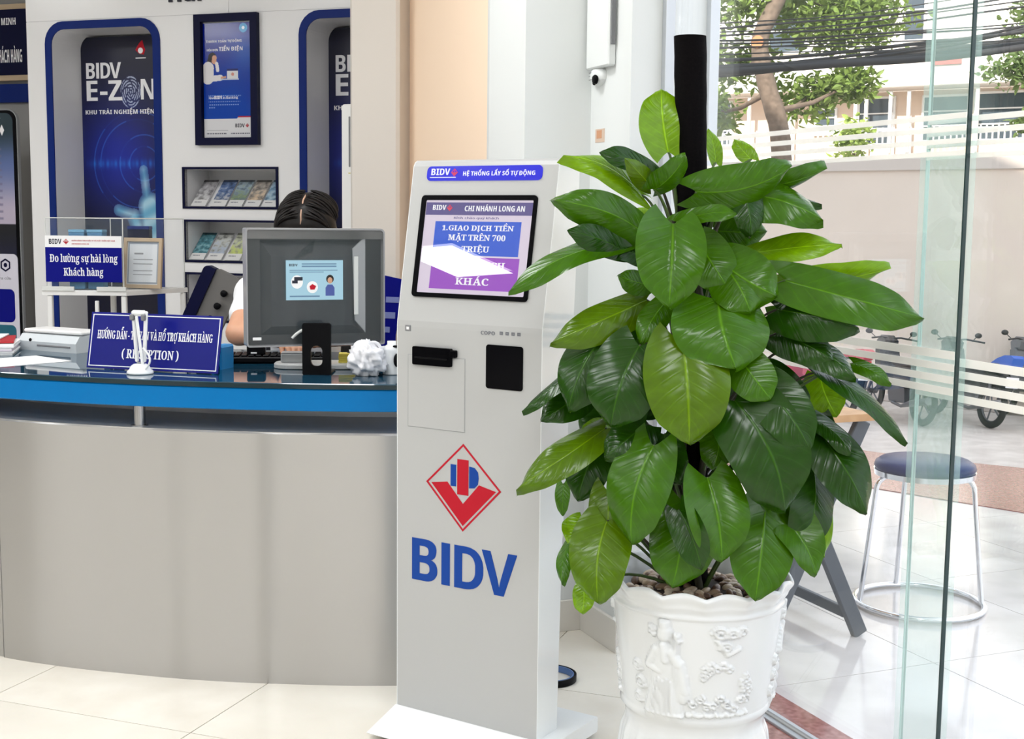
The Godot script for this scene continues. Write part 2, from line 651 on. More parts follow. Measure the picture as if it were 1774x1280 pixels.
func materials():
	M.wall = mat(rgb(236, 236, 238), 0.2, 0.0, 0.5)
	M.plaster = textured(mat(Color.WHITE, 0.85), noise_tex(0.02, rgb(212, 211, 209), rgb(222, 221, 219), 256, 5, 3), 0.6)
	M.white = mat(rgb(232, 232, 231), 0.4)
	M.gloss_white = mat(rgb(236, 238, 239), 0.12)
	M.cream = mat(rgb(255, 229, 203), 0.8, 0.0, 0.3)
	M.column = mat(rgb(228, 231, 230), 0.75)
	M.pillar = mat(rgb(214, 208, 201), 0.6)
	M.mid_wall = mat(rgb(150, 149, 148), 0.6)
	M.ceiling = mat(rgb(235, 235, 233), 0.9)
	M.tile = textured(mat(Color.WHITE, 0.13), noise_tex(0.012, rgb(221, 214, 201), rgb(234, 229, 219), 512, 5, 11), 0.7)
	M.tile2 = textured(mat(Color.WHITE, 0.15), noise_tex(0.014, rgb(224, 218, 206), rgb(231, 226, 215), 512, 5, 12), 0.55)
	M.grout = mat(rgb(176, 166, 152), 0.9)
	M.skirting = mat(rgb(232, 228, 220), 0.2)
	M.navy = mat(rgb(16, 40, 112), 0.4, 0.0, 0.25)
	M.dark_navy = mat(rgb(8, 11, 48), 0.4, 0.0, 0.25)
	M.blue = mat(rgb(8, 14, 124), 0.4, 0.0, 0.25)
	M.ink = mat(rgb(20, 24, 44), 0.5)
	M.letter_white = mat(rgb(240, 240, 244), 0.5)
	M.letter_red = mat(rgb(182, 24, 42), 0.5, 0.0, 0.3)
	M.letter_blue = mat(rgb(20, 66, 150), 0.45, 0.0, 0.3)
	M.letter_grey = mat(rgb(110, 112, 120), 0.5)
	M.black = mat(rgb(12, 12, 15), 0.35, 0.0, 0.2)
	M.rubber = mat(rgb(24, 24, 26), 0.8)
	M.grey = mat(rgb(150, 152, 155), 0.5)
	M.mid_grey = mat(rgb(120, 121, 124), 0.5)
	M.silver = mat(rgb(200, 203, 206), 0.25, 0.9)
	M.chrome = mat(rgb(225, 227, 230), 0.12, 1.0)
	M.alu = mat(rgb(196, 200, 205), 0.38, 0.55)
	M.steel = mat(rgb(184, 183, 182), 0.31, 0.92)
	M.steel.anisotropy_enabled = true
	M.steel.anisotropy = 0.75
	M.ledge = mat(rgb(206, 205, 203), 0.4, 0.7)
	M.post = mat(rgb(170, 171, 173), 0.22, 1.0)
	M.mid_steel = mat(rgb(92, 96, 102), 0.5, 0.3)
	M.steel_dark = mat(rgb(168, 166, 163), 0.5, 0.25)
	M.edge_blue = mat(rgb(0, 112, 180), 0.3, 0.0, 0.3)
	M.edge_glass = mat(rgb(8, 40, 48), 0.1)
	M.desk_glass = mat(rgb(20, 62, 84), 0.03, 0.0, 0.9)
	M.lamp = glow(Color(1.0, 0.985, 0.96), LAMP_GLOW, 0.5)
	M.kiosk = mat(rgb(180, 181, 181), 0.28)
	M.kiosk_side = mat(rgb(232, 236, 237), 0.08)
	M.kiosk_base = mat(rgb(236, 239, 240), 0.2)
	M.bezel = mat(rgb(6, 6, 9), 0.25, 0.0, 0.15)
	M.scr_back = glow(rgb(226, 214, 232), 0.72, 0.0)
	M.scr_back.metallic_specular = 0.7
	M.scr_bar = glow(rgb(92, 84, 140), 0.8, 0.0)
	M.scr_bar.metallic_specular = 0.7
	M.scr_blue = glow(rgb(52, 92, 205), 0.85, 0.0)
	M.scr_blue.metallic_specular = 0.7
	M.scr_violet = glow(rgb(150, 78, 190), 0.85, 0.0)
	M.scr_violet.metallic_specular = 0.7
	M.scr_text = glow(rgb(245, 245, 250), 0.8, 0.0)
	M.scr_text.metallic_specular = 0.7
	M.scr_red = glow(rgb(225, 70, 90), 0.8, 0.0)
	M.scr_red.metallic_specular = 0.7
	M.pill = glow(rgb(22, 28, 225), 0.8, 0.15)
	M.pill_text = glow(rgb(245, 245, 255), 0.8, 0.2)
	M.smoked = mat(rgb(6, 6, 10), 0.08, 0.0, 0.22)
	M.acrylic = mat(Color(0.85, 0.93, 0.95, 0.02), 0.02, 0.0, 0.3)
	M.acrylic.transparency = BaseMaterial3D.TRANSPARENCY_ALPHA
	M.acrylic_edge = mat(rgb(214, 216, 214), 0.2)
	M.glass = mat(Color(0.9, 0.97, 0.95, 0.012), 0.0)
	M.glass.transparency = BaseMaterial3D.TRANSPARENCY_ALPHA
	M.glass_edge = mat(rgb(28, 52, 52), 0.2)
	M.glass_rim = mat(rgb(186, 214, 208), 0.2)
	M.seal = mat(Color(0.80, 0.93, 0.90, 0.20), 0.4)
	M.seal.transparency = BaseMaterial3D.TRANSPARENCY_ALPHA
	M.frost = mat(Color(1.0, 0.99, 0.97, 0.78), 0.6)
	M.frost.transparency = BaseMaterial3D.TRANSPARENCY_ALPHA
	M.granite = textured(mat(Color.WHITE, 0.16), noise_tex(0.09, rgb(118, 66, 60), rgb(176, 128, 120), 256, 4, 21), 1.6)
	M.porch = textured(mat(Color.WHITE, 0.1), noise_tex(0.01, rgb(196, 190, 187), rgb(222, 217, 214), 512, 5, 31), 0.6)
	M.concrete = textured(mat(Color.WHITE, 0.9), noise_tex(0.02, rgb(184, 174, 166), rgb(212, 203, 195), 512, 6, 41), 0.25)
	M.beige = textured(mat(Color.WHITE, 0.9), noise_tex(0.01, rgb(220, 208, 195), rgb(229, 217, 204), 256, 4, 51), 0.2)
	M.coping = mat(rgb(206, 198, 190), 0.9)
	M.ceramic = mat(rgb(222, 224, 225), 0.12)
	M.soil = mat(rgb(40, 28, 22), 0.95)
	M.pole = textured(mat(Color.WHITE, 0.75, 0.0, 0.15), noise_tex(0.06, rgb(3, 3, 5), rgb(20, 16, 17), 256, 4, 61), 9.0, false)
	M.stem = mat(rgb(70, 92, 40), 0.5)
	M.stem_dark = mat(rgb(44, 42, 24), 0.6)
	for i in 5:
		M["pebble%d" % i] = mat([rgb(150, 122, 100), rgb(112, 84, 66), rgb(182, 160, 138), rgb(92, 66, 54), rgb(204, 186, 166)][i], 0.35)
	leaf_materials()
	M.skin = mat(rgb(214, 160, 130), 0.5)
	M.skin.subsurf_scatter_enabled = true
	M.skin.subsurf_scatter_strength = 0.12
	M.scalp = mat(rgb(186, 150, 128), 0.6)
	M.hair = textured(mat(Color.WHITE, 0.42, 0.0, 0.35), noise_tex(0.05, rgb(8, 6, 6), rgb(26, 19, 17), 128, 3, 71), 6.0, false)
	M.shirt = mat(rgb(236, 236, 238), 0.8)
	M.trousers = mat(rgb(30, 32, 48), 0.8)
	M.lip = mat(rgb(176, 88, 84), 0.5)
	M.eye = mat(rgb(28, 20, 18), 0.3)
	M.wood = textured(mat(Color.WHITE, 0.5), noise_tex(0.02, rgb(186, 140, 96), rgb(214, 172, 126), 256, 4, 81), 3.0)
	M.wood_frame = mat(rgb(190, 168, 140), 0.5)
	M.paper = mat(rgb(240, 240, 241), 0.85)
	M.yellow_paper = mat(rgb(214, 204, 216), 0.85)
	M.yellow = mat(rgb(222, 205, 84), 0.6)
	M.sky_blue = mat(rgb(30, 140, 210), 0.4)
	M.red = mat(rgb(176, 30, 40), 0.5)
	M.stool_seat = mat(rgb(24, 34, 90), 0.3, 0.0, 0.25)
	M.bark = textured(mat(Color.WHITE, 0.95), noise_tex(0.03, rgb(92, 80, 70), rgb(138, 122, 108), 256, 5, 91), 1.2)
	M.cut = mat(rgb(226, 134, 92), 0.8)
	for i in 3:
		var lf := mat([rgb(104, 128, 56), rgb(136, 158, 76), rgb(82, 104, 56)][i], 0.6)
		lf.backlight_enabled = true
		lf.backlight = Color(0.36, 0.42, 0.16)
		M["foliage%d" % i] = lf
	M.facade = mat(rgb(236, 232, 226), 0.9)
	M.facade_warm = mat(rgb(228, 208, 190), 0.9)
	M.pane_dark = mat(rgb(70, 82, 92), 0.1)
	M.window_white = mat(rgb(236, 236, 234), 0.5)
	M.cable = mat(rgb(38, 38, 42), 0.7)
	M.moto_black = mat(rgb(30, 31, 35), 0.3)
	M.moto_grey = mat(rgb(110, 112, 116), 0.4, 0.5)
	M.moto_blue = mat(rgb(36, 92, 190), 0.25)
	M.moto_red = mat(rgb(190, 74, 86), 0.3)


func leaf_materials():
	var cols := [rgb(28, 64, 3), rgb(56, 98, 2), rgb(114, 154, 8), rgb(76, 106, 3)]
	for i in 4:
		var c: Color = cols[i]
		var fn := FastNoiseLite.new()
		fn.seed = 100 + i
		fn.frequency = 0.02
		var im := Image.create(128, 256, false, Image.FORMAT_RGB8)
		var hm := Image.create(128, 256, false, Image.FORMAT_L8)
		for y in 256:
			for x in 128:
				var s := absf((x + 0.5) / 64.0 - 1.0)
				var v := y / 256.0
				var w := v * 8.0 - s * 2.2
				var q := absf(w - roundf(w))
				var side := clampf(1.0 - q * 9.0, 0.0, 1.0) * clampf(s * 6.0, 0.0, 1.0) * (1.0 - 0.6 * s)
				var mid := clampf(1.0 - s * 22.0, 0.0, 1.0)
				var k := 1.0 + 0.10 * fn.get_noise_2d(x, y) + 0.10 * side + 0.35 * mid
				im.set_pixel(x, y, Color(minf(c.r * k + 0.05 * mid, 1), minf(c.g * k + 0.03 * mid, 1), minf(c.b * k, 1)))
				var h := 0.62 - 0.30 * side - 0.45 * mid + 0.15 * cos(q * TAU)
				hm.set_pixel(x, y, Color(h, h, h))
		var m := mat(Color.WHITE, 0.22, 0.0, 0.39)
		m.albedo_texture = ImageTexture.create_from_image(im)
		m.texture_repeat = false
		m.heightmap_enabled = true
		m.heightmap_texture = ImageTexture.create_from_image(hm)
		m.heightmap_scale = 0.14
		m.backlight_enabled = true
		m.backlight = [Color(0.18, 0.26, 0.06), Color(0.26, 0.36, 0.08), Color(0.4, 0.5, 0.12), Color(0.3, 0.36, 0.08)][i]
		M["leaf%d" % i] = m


# ================================================================ shell

func floors():
	# indoor floor: a slab with large cream tiles laid along the back wall
	var fl := struct_node("floor")
	var poly := PackedVector2Array()
	for q in [GV * 8.0 + NV * 1.868, GV * -4.6 + NV * 1.868, WO + WV * 1.9 - WN * 0.9, WO - WV * 8.6 - WN * 0.9, WO - WV * 8.6 + WN * 11.8]:
		poly.append(Vector2(q.x, q.z))
	var sl := MB.new()
	flat_slab(sl, poly, -0.2, -0.006)
	obj("slab", sl, M.grout, fl)
	var e1 := Vector3(0.9397, 0, 0.3420)
	var e2 := Vector3(0.3420, 0, -0.9397)
	var s := 0.637
	var rest := MB.new()
	for i in range(-13, 9):
		for j in range(-8, 14):
			var c := e1 * (-1.83 + (i + 0.5) * s) + e2 * (2.684 + (j - 5 + 0.5) * s)
			var h := (s - 0.003) / 2
			var q := PackedVector2Array()
			for w in [[-1, -1], [1, -1], [1, 1], [-1, 1]]:
				var p: Vector3 = c + e1 * (w[0] * h) + e2 * (w[1] * h)
				q.append(Vector2(p.x, p.z))
			var cut := Geometry2D.intersect_polygons(q, poly)
			if cut.size() == 0:
				continue
			if c.z > -2.5 or absf(c.x) > -0.55 * c.z:
				flat_slab(rest, cut[0], -0.012, 0.0)
				continue
			var mb := MB.new()
			flat_slab(mb, cut[0], -0.012, 0.0)
			obj("tile", mb, M.tile if (i * 7 + j * 3) % 2 == 0 else M.tile2, fl)
	obj("tile_field", rest, M.tile, fl).set_meta("kind", "stuff")
	# door sill: granite and a metal rail
	var sill := struct_node("trim")
	var mb2 := MB.new()
	strip(mb2, 1.918, 2.007, -4.3, 4.0, -0.1, 0.003)
	obj("granite_sill", mb2, M.granite, sill)
	mb2 = MB.new()
	strip(mb2, 1.868, 1.918, -4.3, 4.0, -0.1, 0.008)
	obj("rail", mb2, M.alu, sill)
	mb2 = MB.new()
	strip(mb2, 1.885, 1.900, -4.3, 4.0, 0.0, 0.012)
	obj("rail_groove", mb2, M.steel_dark, sill)
	mb2 = MB.new()
	strip(mb2, 1.74, 1.868, -3.36, 4.0, -0.1, 0.002)
	obj("granite_strip", mb2, M.granite, sill)
	# forecourt tiles up to a red granite step
	var po := struct_node("floor_porch")
	rest = MB.new()
	var edge := PackedVector2Array()
	for q in [GV * 4.0 + NV * 2.007, GV * -6.2 + NV * 2.007, Vector3(-0.62, 0, -8.5), Vector3(1.774, 0, -6.264), Vector3(6.2, 0, -2.1), GV * 4.0 + NV * 6.0]:
		edge.append(Vector2(q.x, q.z))
	sl = MB.new()
	flat_slab(sl, edge, -1.2, -0.006)
	obj("slab", sl, M.grout, po)
	for i in range(-6, 10):
		for j in range(-1, 8):
			var g0 := -2.97 + i * 0.73
			var n0 := 2.59 + (j - 1) * 0.605
			var q := PackedVector2Array()
			for w in [[0, 0], [1, 0], [1, 1], [0, 1]]:
				var p: Vector3 = GV * (g0 + 0.0015 + w[0] * 0.727) + NV * (n0 + 0.0015 + w[1] * 0.602)
				q.append(Vector2(p.x, p.z))
			var cut := Geometry2D.intersect_polygons(q, edge)
			if cut.size() == 0 or cut[0].size() < 3:
				continue
			var cc: Vector3 = GV * (g0 + 0.365) + NV * (n0 + 0.3)
			if cc.z > -2.2 or cc.x > -0.55 * cc.z or cc.x < -0.05 * cc.z:
				flat_slab(rest, cut[0], -0.012, 0.0)
				continue
			var mb := MB.new()
			flat_slab(mb, cut[0], -0.012, 0.0)
			obj("tile", mb, M.porch, po)
	obj("tile_field", rest, M.porch, po).set_meta("kind", "stuff")
	var st := struct_node("floor_step")
	sl = MB.new()
	flat_slab(sl, PackedVector2Array([Vector2(-0.62, -8.5), Vector2(1.774, -6.264), Vector2(6.2, -2.1), Vector2(7.1, -3.1), Vector2(2.736, -6.821), Vector2(2.177, -7.158), Vector2(-0.2, -9.3)]), -1.2, 0.004)
	obj("granite_slab", sl, M.granite, st)
	var a := Vector3(sin(deg_to_rad(48.0)), 0, cos(deg_to_rad(48.0)))
	var o := a.cross(Vector3.UP)
	for i in 6:
		sl = MB.new()
		box(sl, Vector3(2.3, -0.26 - i * 0.17, -7.05) - o * (0.14 + i * 0.3) + a * 0.0, Vector3(12.0, 0.16, 0.6), 0.01, face(a))
		obj("step", sl, M.granite, st)
	var gr := struct_node("ground")
	sl = MB.new()
	flat_slab(sl, PackedVector2Array([Vector2(-40, -70), Vector2(60, -70), Vector2(60, 12), Vector2(-40, 12)]), -1.5, -1.2)
	obj("concrete", sl, M.concrete, gr)


func flat_slab(mb: MB, poly: PackedVector2Array, y0: float, y1: float):
	# poly holds (x, z)
	plate(mb, poly, y0, y1, Transform3D(Basis(Vector3(1, 0, 0), Vector3(0, 0, 1), Vector3(0, 1, 0)), Vector3.ZERO))


func strip(mb: MB, n0: float, n1: float, g0: float, g1: float, y0: float, y1: float):
	var b := Basis(GV, Vector3.UP, -NV)
	box(mb, GV * ((g0 + g1) / 2) + NV * ((n0 + n1) / 2) + Vector3.UP * ((y0 + y1) / 2), Vector3(g1 - g0, y1 - y0, n1 - n0), 0.001, b)


func shell():
	var poly := PackedVector2Array()
	for q in [GV * 8.0 + NV * 2.05, GV * -5.2 + NV * 2.05, WO + WV * 3.0 - WN * 1.2, WO - WV * 8.7 - WN * 1.2, WO - WV * 8.7 + WN * 11.9]:
		poly.append(Vector2(q.x, q.z))
	var mb := MB.new()
	flat_slab(mb, poly, 3.0, 3.3)
	struct("ceiling", mb, M.ceiling)
	# the bank's upper storeys, which shade the forecourt
	mb = MB.new()
	var big := PackedVector2Array()
	for q in [GV * 8.0 + NV * 2.05, GV * -16.0 + NV * 2.05, GV * -16.0 - NV * 8.0, WO - WV * 8.7 + WN * 11.9]:
		big.append(Vector2(q.x, q.z))
	flat_slab(mb, big, 3.3, 12.0)
	struct("wall_upper", mb, M.facade)
	# walls out of the picture that close the room
	mb = MB.new()
	box(mb, WO - WV * 8.6 + WN * 5.3 + Vector3.UP * 1.5, Vector3(0.2, 3.0, 13.2), 0.0, face(WV))
	struct("wall_left", mb, M.plaster)
	var p0: Vector3 = WO - WV * 8.6 + WN * 11.8
	var p1: Vector3 = GV * 8.0 + NV * 2.0
	mb = MB.new()
	box(mb, (p0 + p1) / 2 + Vector3.UP * 1.5, Vector3(p0.distance_to(p1), 3.0, 0.2), 0.0, face(p1 - p0))
	struct("wall_rear", mb, M.plaster)
	# dark glass doors in the rear wall, mirrored in the counter's steel
	var dr := struct_node("door_1", Vector3(-4.0, 0, 4.345), face(p0 - p1))
	for x in [-0.62, 0.62]:
		mb = MB.new()
		box(mb, Vector3(x, 1.2, 0.11), Vector3(1.16, 2.36, 0.02), 0.002)
		obj("leaf_pane", mb, M.smoked, dr)
		mb = MB.new()
		ring(mb, rect(1.24, 2.40, x, 1.2), rect(1.12, 2.28, x, 1.2), 0.10, 0.15)
		obj("frame", mb, M.alu, dr)
	mb = MB.new()
	box(mb, WO - WV * 4.9 - WN * 0.75 + Vector3.UP * 1.5, Vector3(7.6, 3.0, 0.2), 0.0, face(WV))
	struct("wall_recess", mb, M.mid_wall)
	# pillar to the right of the second niche, cream wall behind the kiosk
	mb = MB.new()
	box(mb, WO + WV * 1.2135 + WN * 0.45 + Vector3.UP * 1.5, Vector3(0.213, 3.0, 1.0), 0.012, face(WV))
	struct("wall_pillar", mb, M.pillar)
	var c0: Vector3 = WO + WV * 1.335 + WN * 0.86
	var c1: Vector3 = GV * -3.93 + NV * 1.56
	mb = MB.new()
	var d: Vector3 = (c1 - c0).normalized()
	var nn := d.cross(Vector3.UP)
	box(mb, (c0 + c1) / 2 - nn * 0.08 - d * 0.04 + Vector3.UP * 1.5, Vector3(c0.distance_to(c1) + 0.1, 3.0, 0.16), 0.0, face(d))
	struct("wall_cream", mb, M.cream)


func back_wall():
	# white panelled wall with two tall niches and three brochure recesses: panels on a core
	var w := struct_node("wall_back", WO, face(WV))
	var slab := func(called: String, x0: float, x1: float, y0: float, y1: float, z0: float, z1: float):
		var pm := MB.new()
		box(pm, Vector3((x0 + x1) / 2, (y0 + y1) / 2, (z0 + z1) / 2), Vector3(x1 - x0, y1 - y0, z1 - z0), 0.0)
		obj(called, pm, M.wall, w)
	slab.call("core", -1.19, 2.0, 0.0, 3.0, -0.5, -0.30)
	slab.call("header_panel", -1.19, 0.0015, 2.278, 3.0, -0.30, 0.0)
	slab.call("header_panel", 0.0045, 2.0, 2.278, 3.0, -0.30, 0.0)
	slab.call("joint", -1.19, 2.0, 2.2745, 2.278, -0.30, -0.004)
	slab.call("joint", 0.0015, 0.0045, 2.278, 3.0, -0.30, -0.004)
	slab.call("pier", -1.19, -1.035, 0.0, 2.2745, -0.30, 0.0)
	slab.call("pier", -0.43, -0.2605, 0.0, 2.2745, -0.30, 0.0)
	slab.call("pier", 0.2545, 0.425, 0.0, 2.2745, -0.30, 0.0)
	slab.call("pier", 1.03, 2.0, 0.0, 2.2745, -0.30, 0.0)
	slab.call("recess_back", -0.2605, 0.2545, 0.77, 1.523, -0.30, -0.23)
	for y in [[0.0, 0.77], [0.998, 1.07], [1.262, 1.338], [1.523, 2.2745]]:
		slab.call("rail_panel", -0.2605, 0.2545, y[0], y[1], -0.30 if y[0] == 0.0 or y[0] > 1.5 else -0.23, 0.0)
	for x in [[-1.035, -0.43], [0.425, 1.03]]:
		var lp := PackedVector2Array([Vector2(x[1], 2.2745), Vector2(x[0], 2.2745)])
		for k in 9:
			var a := PI - k * PI / 16
			lp.append(Vector2(x[0] + 0.075, 2.157) + Vector2(cos(a), sin(a)) * 0.075)
		for k in 9:
			var a := PI / 2 - k * PI / 16
			lp.append(Vector2(x[1] - 0.075, 2.157) + Vector2(cos(a), sin(a)) * 0.075)
		var pm := MB.new()
		plate(pm, lp, -0.30, 0.0)
		obj("niche_lintel", pm, M.wall, w)
	# blue bands round the niches
	for x in [[-1.075, -0.388, -1.035, -0.43], [0.385, 1.07, 0.425, 1.03]]:
		var mb := MB.new()
		ring(mb, rrect(x[0], 0.02, x[1], 2.272, [0.001, 0.001, 0.11, 0.11]), rrect(x[2], 0.021, x[3], 2.232, [0.001, 0.001, 0.075, 0.075]), 0.0, 0.006)
		var t := struct("trim", mb, M.navy)
		t.transform = Transform3D(face(WV), WO)
	# dark blue rims round the recesses
	for i in 3:
		var y0: float = [1.338, 1.07, 0.77][i]
		var y1: float = [1.523, 1.262, 0.998][i]
		var mb := MB.new()
		ring(mb, rect(0.540, y1 - y0 + 0.022, -0.003, (y0 + y1) / 2), rect(0.515, y1 - y0, -0.003, (y0 + y1) / 2), -0.02, 0.007)
		var t := struct("trim", mb, M.dark_navy)
		t.transform = Transform3D(face(WV), WO)


func column_and_glass():
	var poly := PackedVector2Array()
	for q in [[-3.634, 1.5305], [-3.634, 1.749], [-3.374, 1.749], [-3.374, 2.03], [-5.2, 2.03], [-5.2, 1.95], [-3.93, 1.5305]]:
		var p: Vector3 = GV * q[0] + NV * q[1]
		poly.append(Vector2(p.x, p.z))
	var mb := MB.new()
	flat_slab(mb, poly, 0.0, 3.0)
	struct("wall_column", mb, M.column)
	# white tiled skirting at the foot of the column
	var sk := struct_node("baseboard")
	for q in [[Vector2(-3.628, 1.64), Vector2(0.012, 0.219)], [Vector2(-3.50, 1.743), Vector2(0.25, 0.012)]]:
		mb = MB.new()
		strip(mb, q[0].y - q[1].y / 2, q[0].y + q[1].y / 2, q[0].x - q[1].x / 2, q[0].x + q[1].x / 2, 0.0, 0.1)
		obj("skirting_tile", mb, M.skirting, sk)
	# aluminium posts on the jamb
	for q in [[1.846, 1.876], [1.992, 2.024]]:
		mb = MB.new()
		strip(mb, q[0], q[1], -3.374, -3.35, 0.0, 3.0)
		struct("trim", mb, M.alu)
	mb = MB.new()
	strip(mb, 1.876, 1.881, -3.374, -3.36, 0.0, 3.0)
	struct("trim", mb, M.steel_dark)
	# two sheets of glass that overlap, each with frosted bands at two heights
	for k in 2:
		var w := struct_node("window_%d" % (k + 1))
		var g0: float = [-3.36, -2.315][k]
		var g1: float = [-2.15, 3.6][k]
		var nn: float = [1.895, 1.935][k]
		mb = MB.new()
		strip(mb, nn - 0.005, nn + 0.005, g0, g1, 0.012, 2.9)
		obj("pane", mb, M.glass, w)
		mb = MB.new()
		strip(mb, nn - 0.0055, nn + 0.0055, g1 if k == 0 else g0 - 0.003, g1 + 0.004 if k == 0 else g0, 0.012, 2.9)
		obj("edge", mb, M.glass_edge if k == 0 else M.glass_rim, w)
		for y in [[1.526, 1.514], [1.500, 1.488], [1.474, 1.463], [1.449, 1.438], [1.031, 1.013], [1.004, 0.988], [0.978, 0.962], [0.953, 0.937]]:
			var sh: float = 0.0 if k == 0 else (-0.004 if y[0] > 1.2 else -0.018)
			mb = MB.new()
			strip(mb, nn - 0.0062, nn - 0.0052, g0, g1, y[1] + sh, y[0] + sh)
			obj("frosted_band", mb, M.frost, w)
	mb = MB.new()
	strip(mb, 1.908, 1.922, -2.31, -2.152, 0.012, 2.9)
	struct("trim", mb, M.seal)
	# head rail over the glass
	mb = MB.new()
	strip(mb, 1.84, 2.05, -3.38, 4.0, 2.88, 3.0)
	struct("trim", mb, M.alu)


# ================================================================ counter

func counter():
	var t := thing("reception_counter", "curved reception counter with brushed steel front and blue-edged glass top", "counter")
	var mb := MB.new()
	arc_sweep(mb, [[0.0, 0.0], [0.0, 0.706], [0.003, 0.710], [0.02, 0.710], [0.02, 0.0]], -21.8, 5.5, 140, 0.0012, 0.10)
	obj("front_panel", mb, M.steel, t)
	mb = MB.new()
	arc_sweep(mb, [[0.004, 0.0], [0.004, 0.706], [0.007, 0.710], [0.02, 0.710], [0.02, 0.0]], -36.5, -21.9, 60, 0.0012, 0.10)
	obj("front_panel", mb, M.steel, t)
	mb = MB.new()
	arc_sweep(mb, [[0.003, 0.700], [0.003, 0.711], [0.32, 0.711], [0.32, 0.700]], -36.5, 5.5)
	obj("ledge", mb, M.ledge, t)
	mb = MB.new()
	arc_sweep(mb, [[0.30, 0.711], [0.30, 0.775], [0.32, 0.775], [0.32, 0.711]], -36.3, 5.5)
	obj("riser", mb, M.ledge, t)
	mb = MB.new()
	arc_sweep(mb, [[0.30, 0.0], [0.30, 0.70], [0.36, 0.70], [0.36, 0.0]], -36.4, 5.5)
	obj("carcass", mb, M.grey, t)
	mb = MB.new()
	arc_sweep(mb, [[-0.018, 0.774], [-0.02, 0.777], [-0.02, 0.831], [-0.018, 0.834], [0.8, 0.834], [0.8, 0.774]], -37.2, 5.5, 80)
	obj("top_slab", mb, M.edge_blue, t)
	mb = MB.new()
	arc_sweep(mb, [[-0.022, 0.835], [-0.024, 0.837], [-0.024, 0.848], [-0.022, TOP], [0.8, TOP], [0.8, 0.835]], -37.2, 5.5, 80)
	var gt := obj("glass_top", mb, M.desk_glass, t)
	mb = MB.new()
	arc_sweep(mb, [[-0.0245, 0.8352], [-0.0245, 0.8475], [-0.0235, 0.8475], [-0.0235, 0.8352]], -37.2, 5.5, 80)
	obj("glass_edge", mb, M.edge_glass, gt)
	for a in [-29.0, -12.4, 4.6]:
		mb = MB.new()
		var p := arc_at(CR - 0.035, a, 0.711)
		lathe(mb, [[0.024, 0.0], [0.024, 0.003], [0.024, 0.003], [0.0165, 0.003], [0.0165, 0.003], [0.0165, 0.064]], 24, p)
		obj("standoff_post", mb, M.post, t)
	mb = MB.new()
	var e := arc_at(CR - 0.40, -36.6, 0.0)
	var rd := (arc_at(CR, -36.6, 0.0) - arc_at(CR - 1.0, -36.6, 0.0)).normalized()
	box(mb, e + Vector3.UP * 0.355, Vector3(0.80, 0.70, 0.012), 0.002, face(rd))
	obj("end_panel", mb, M.steel_dark, t)


# ================================================================ kiosk

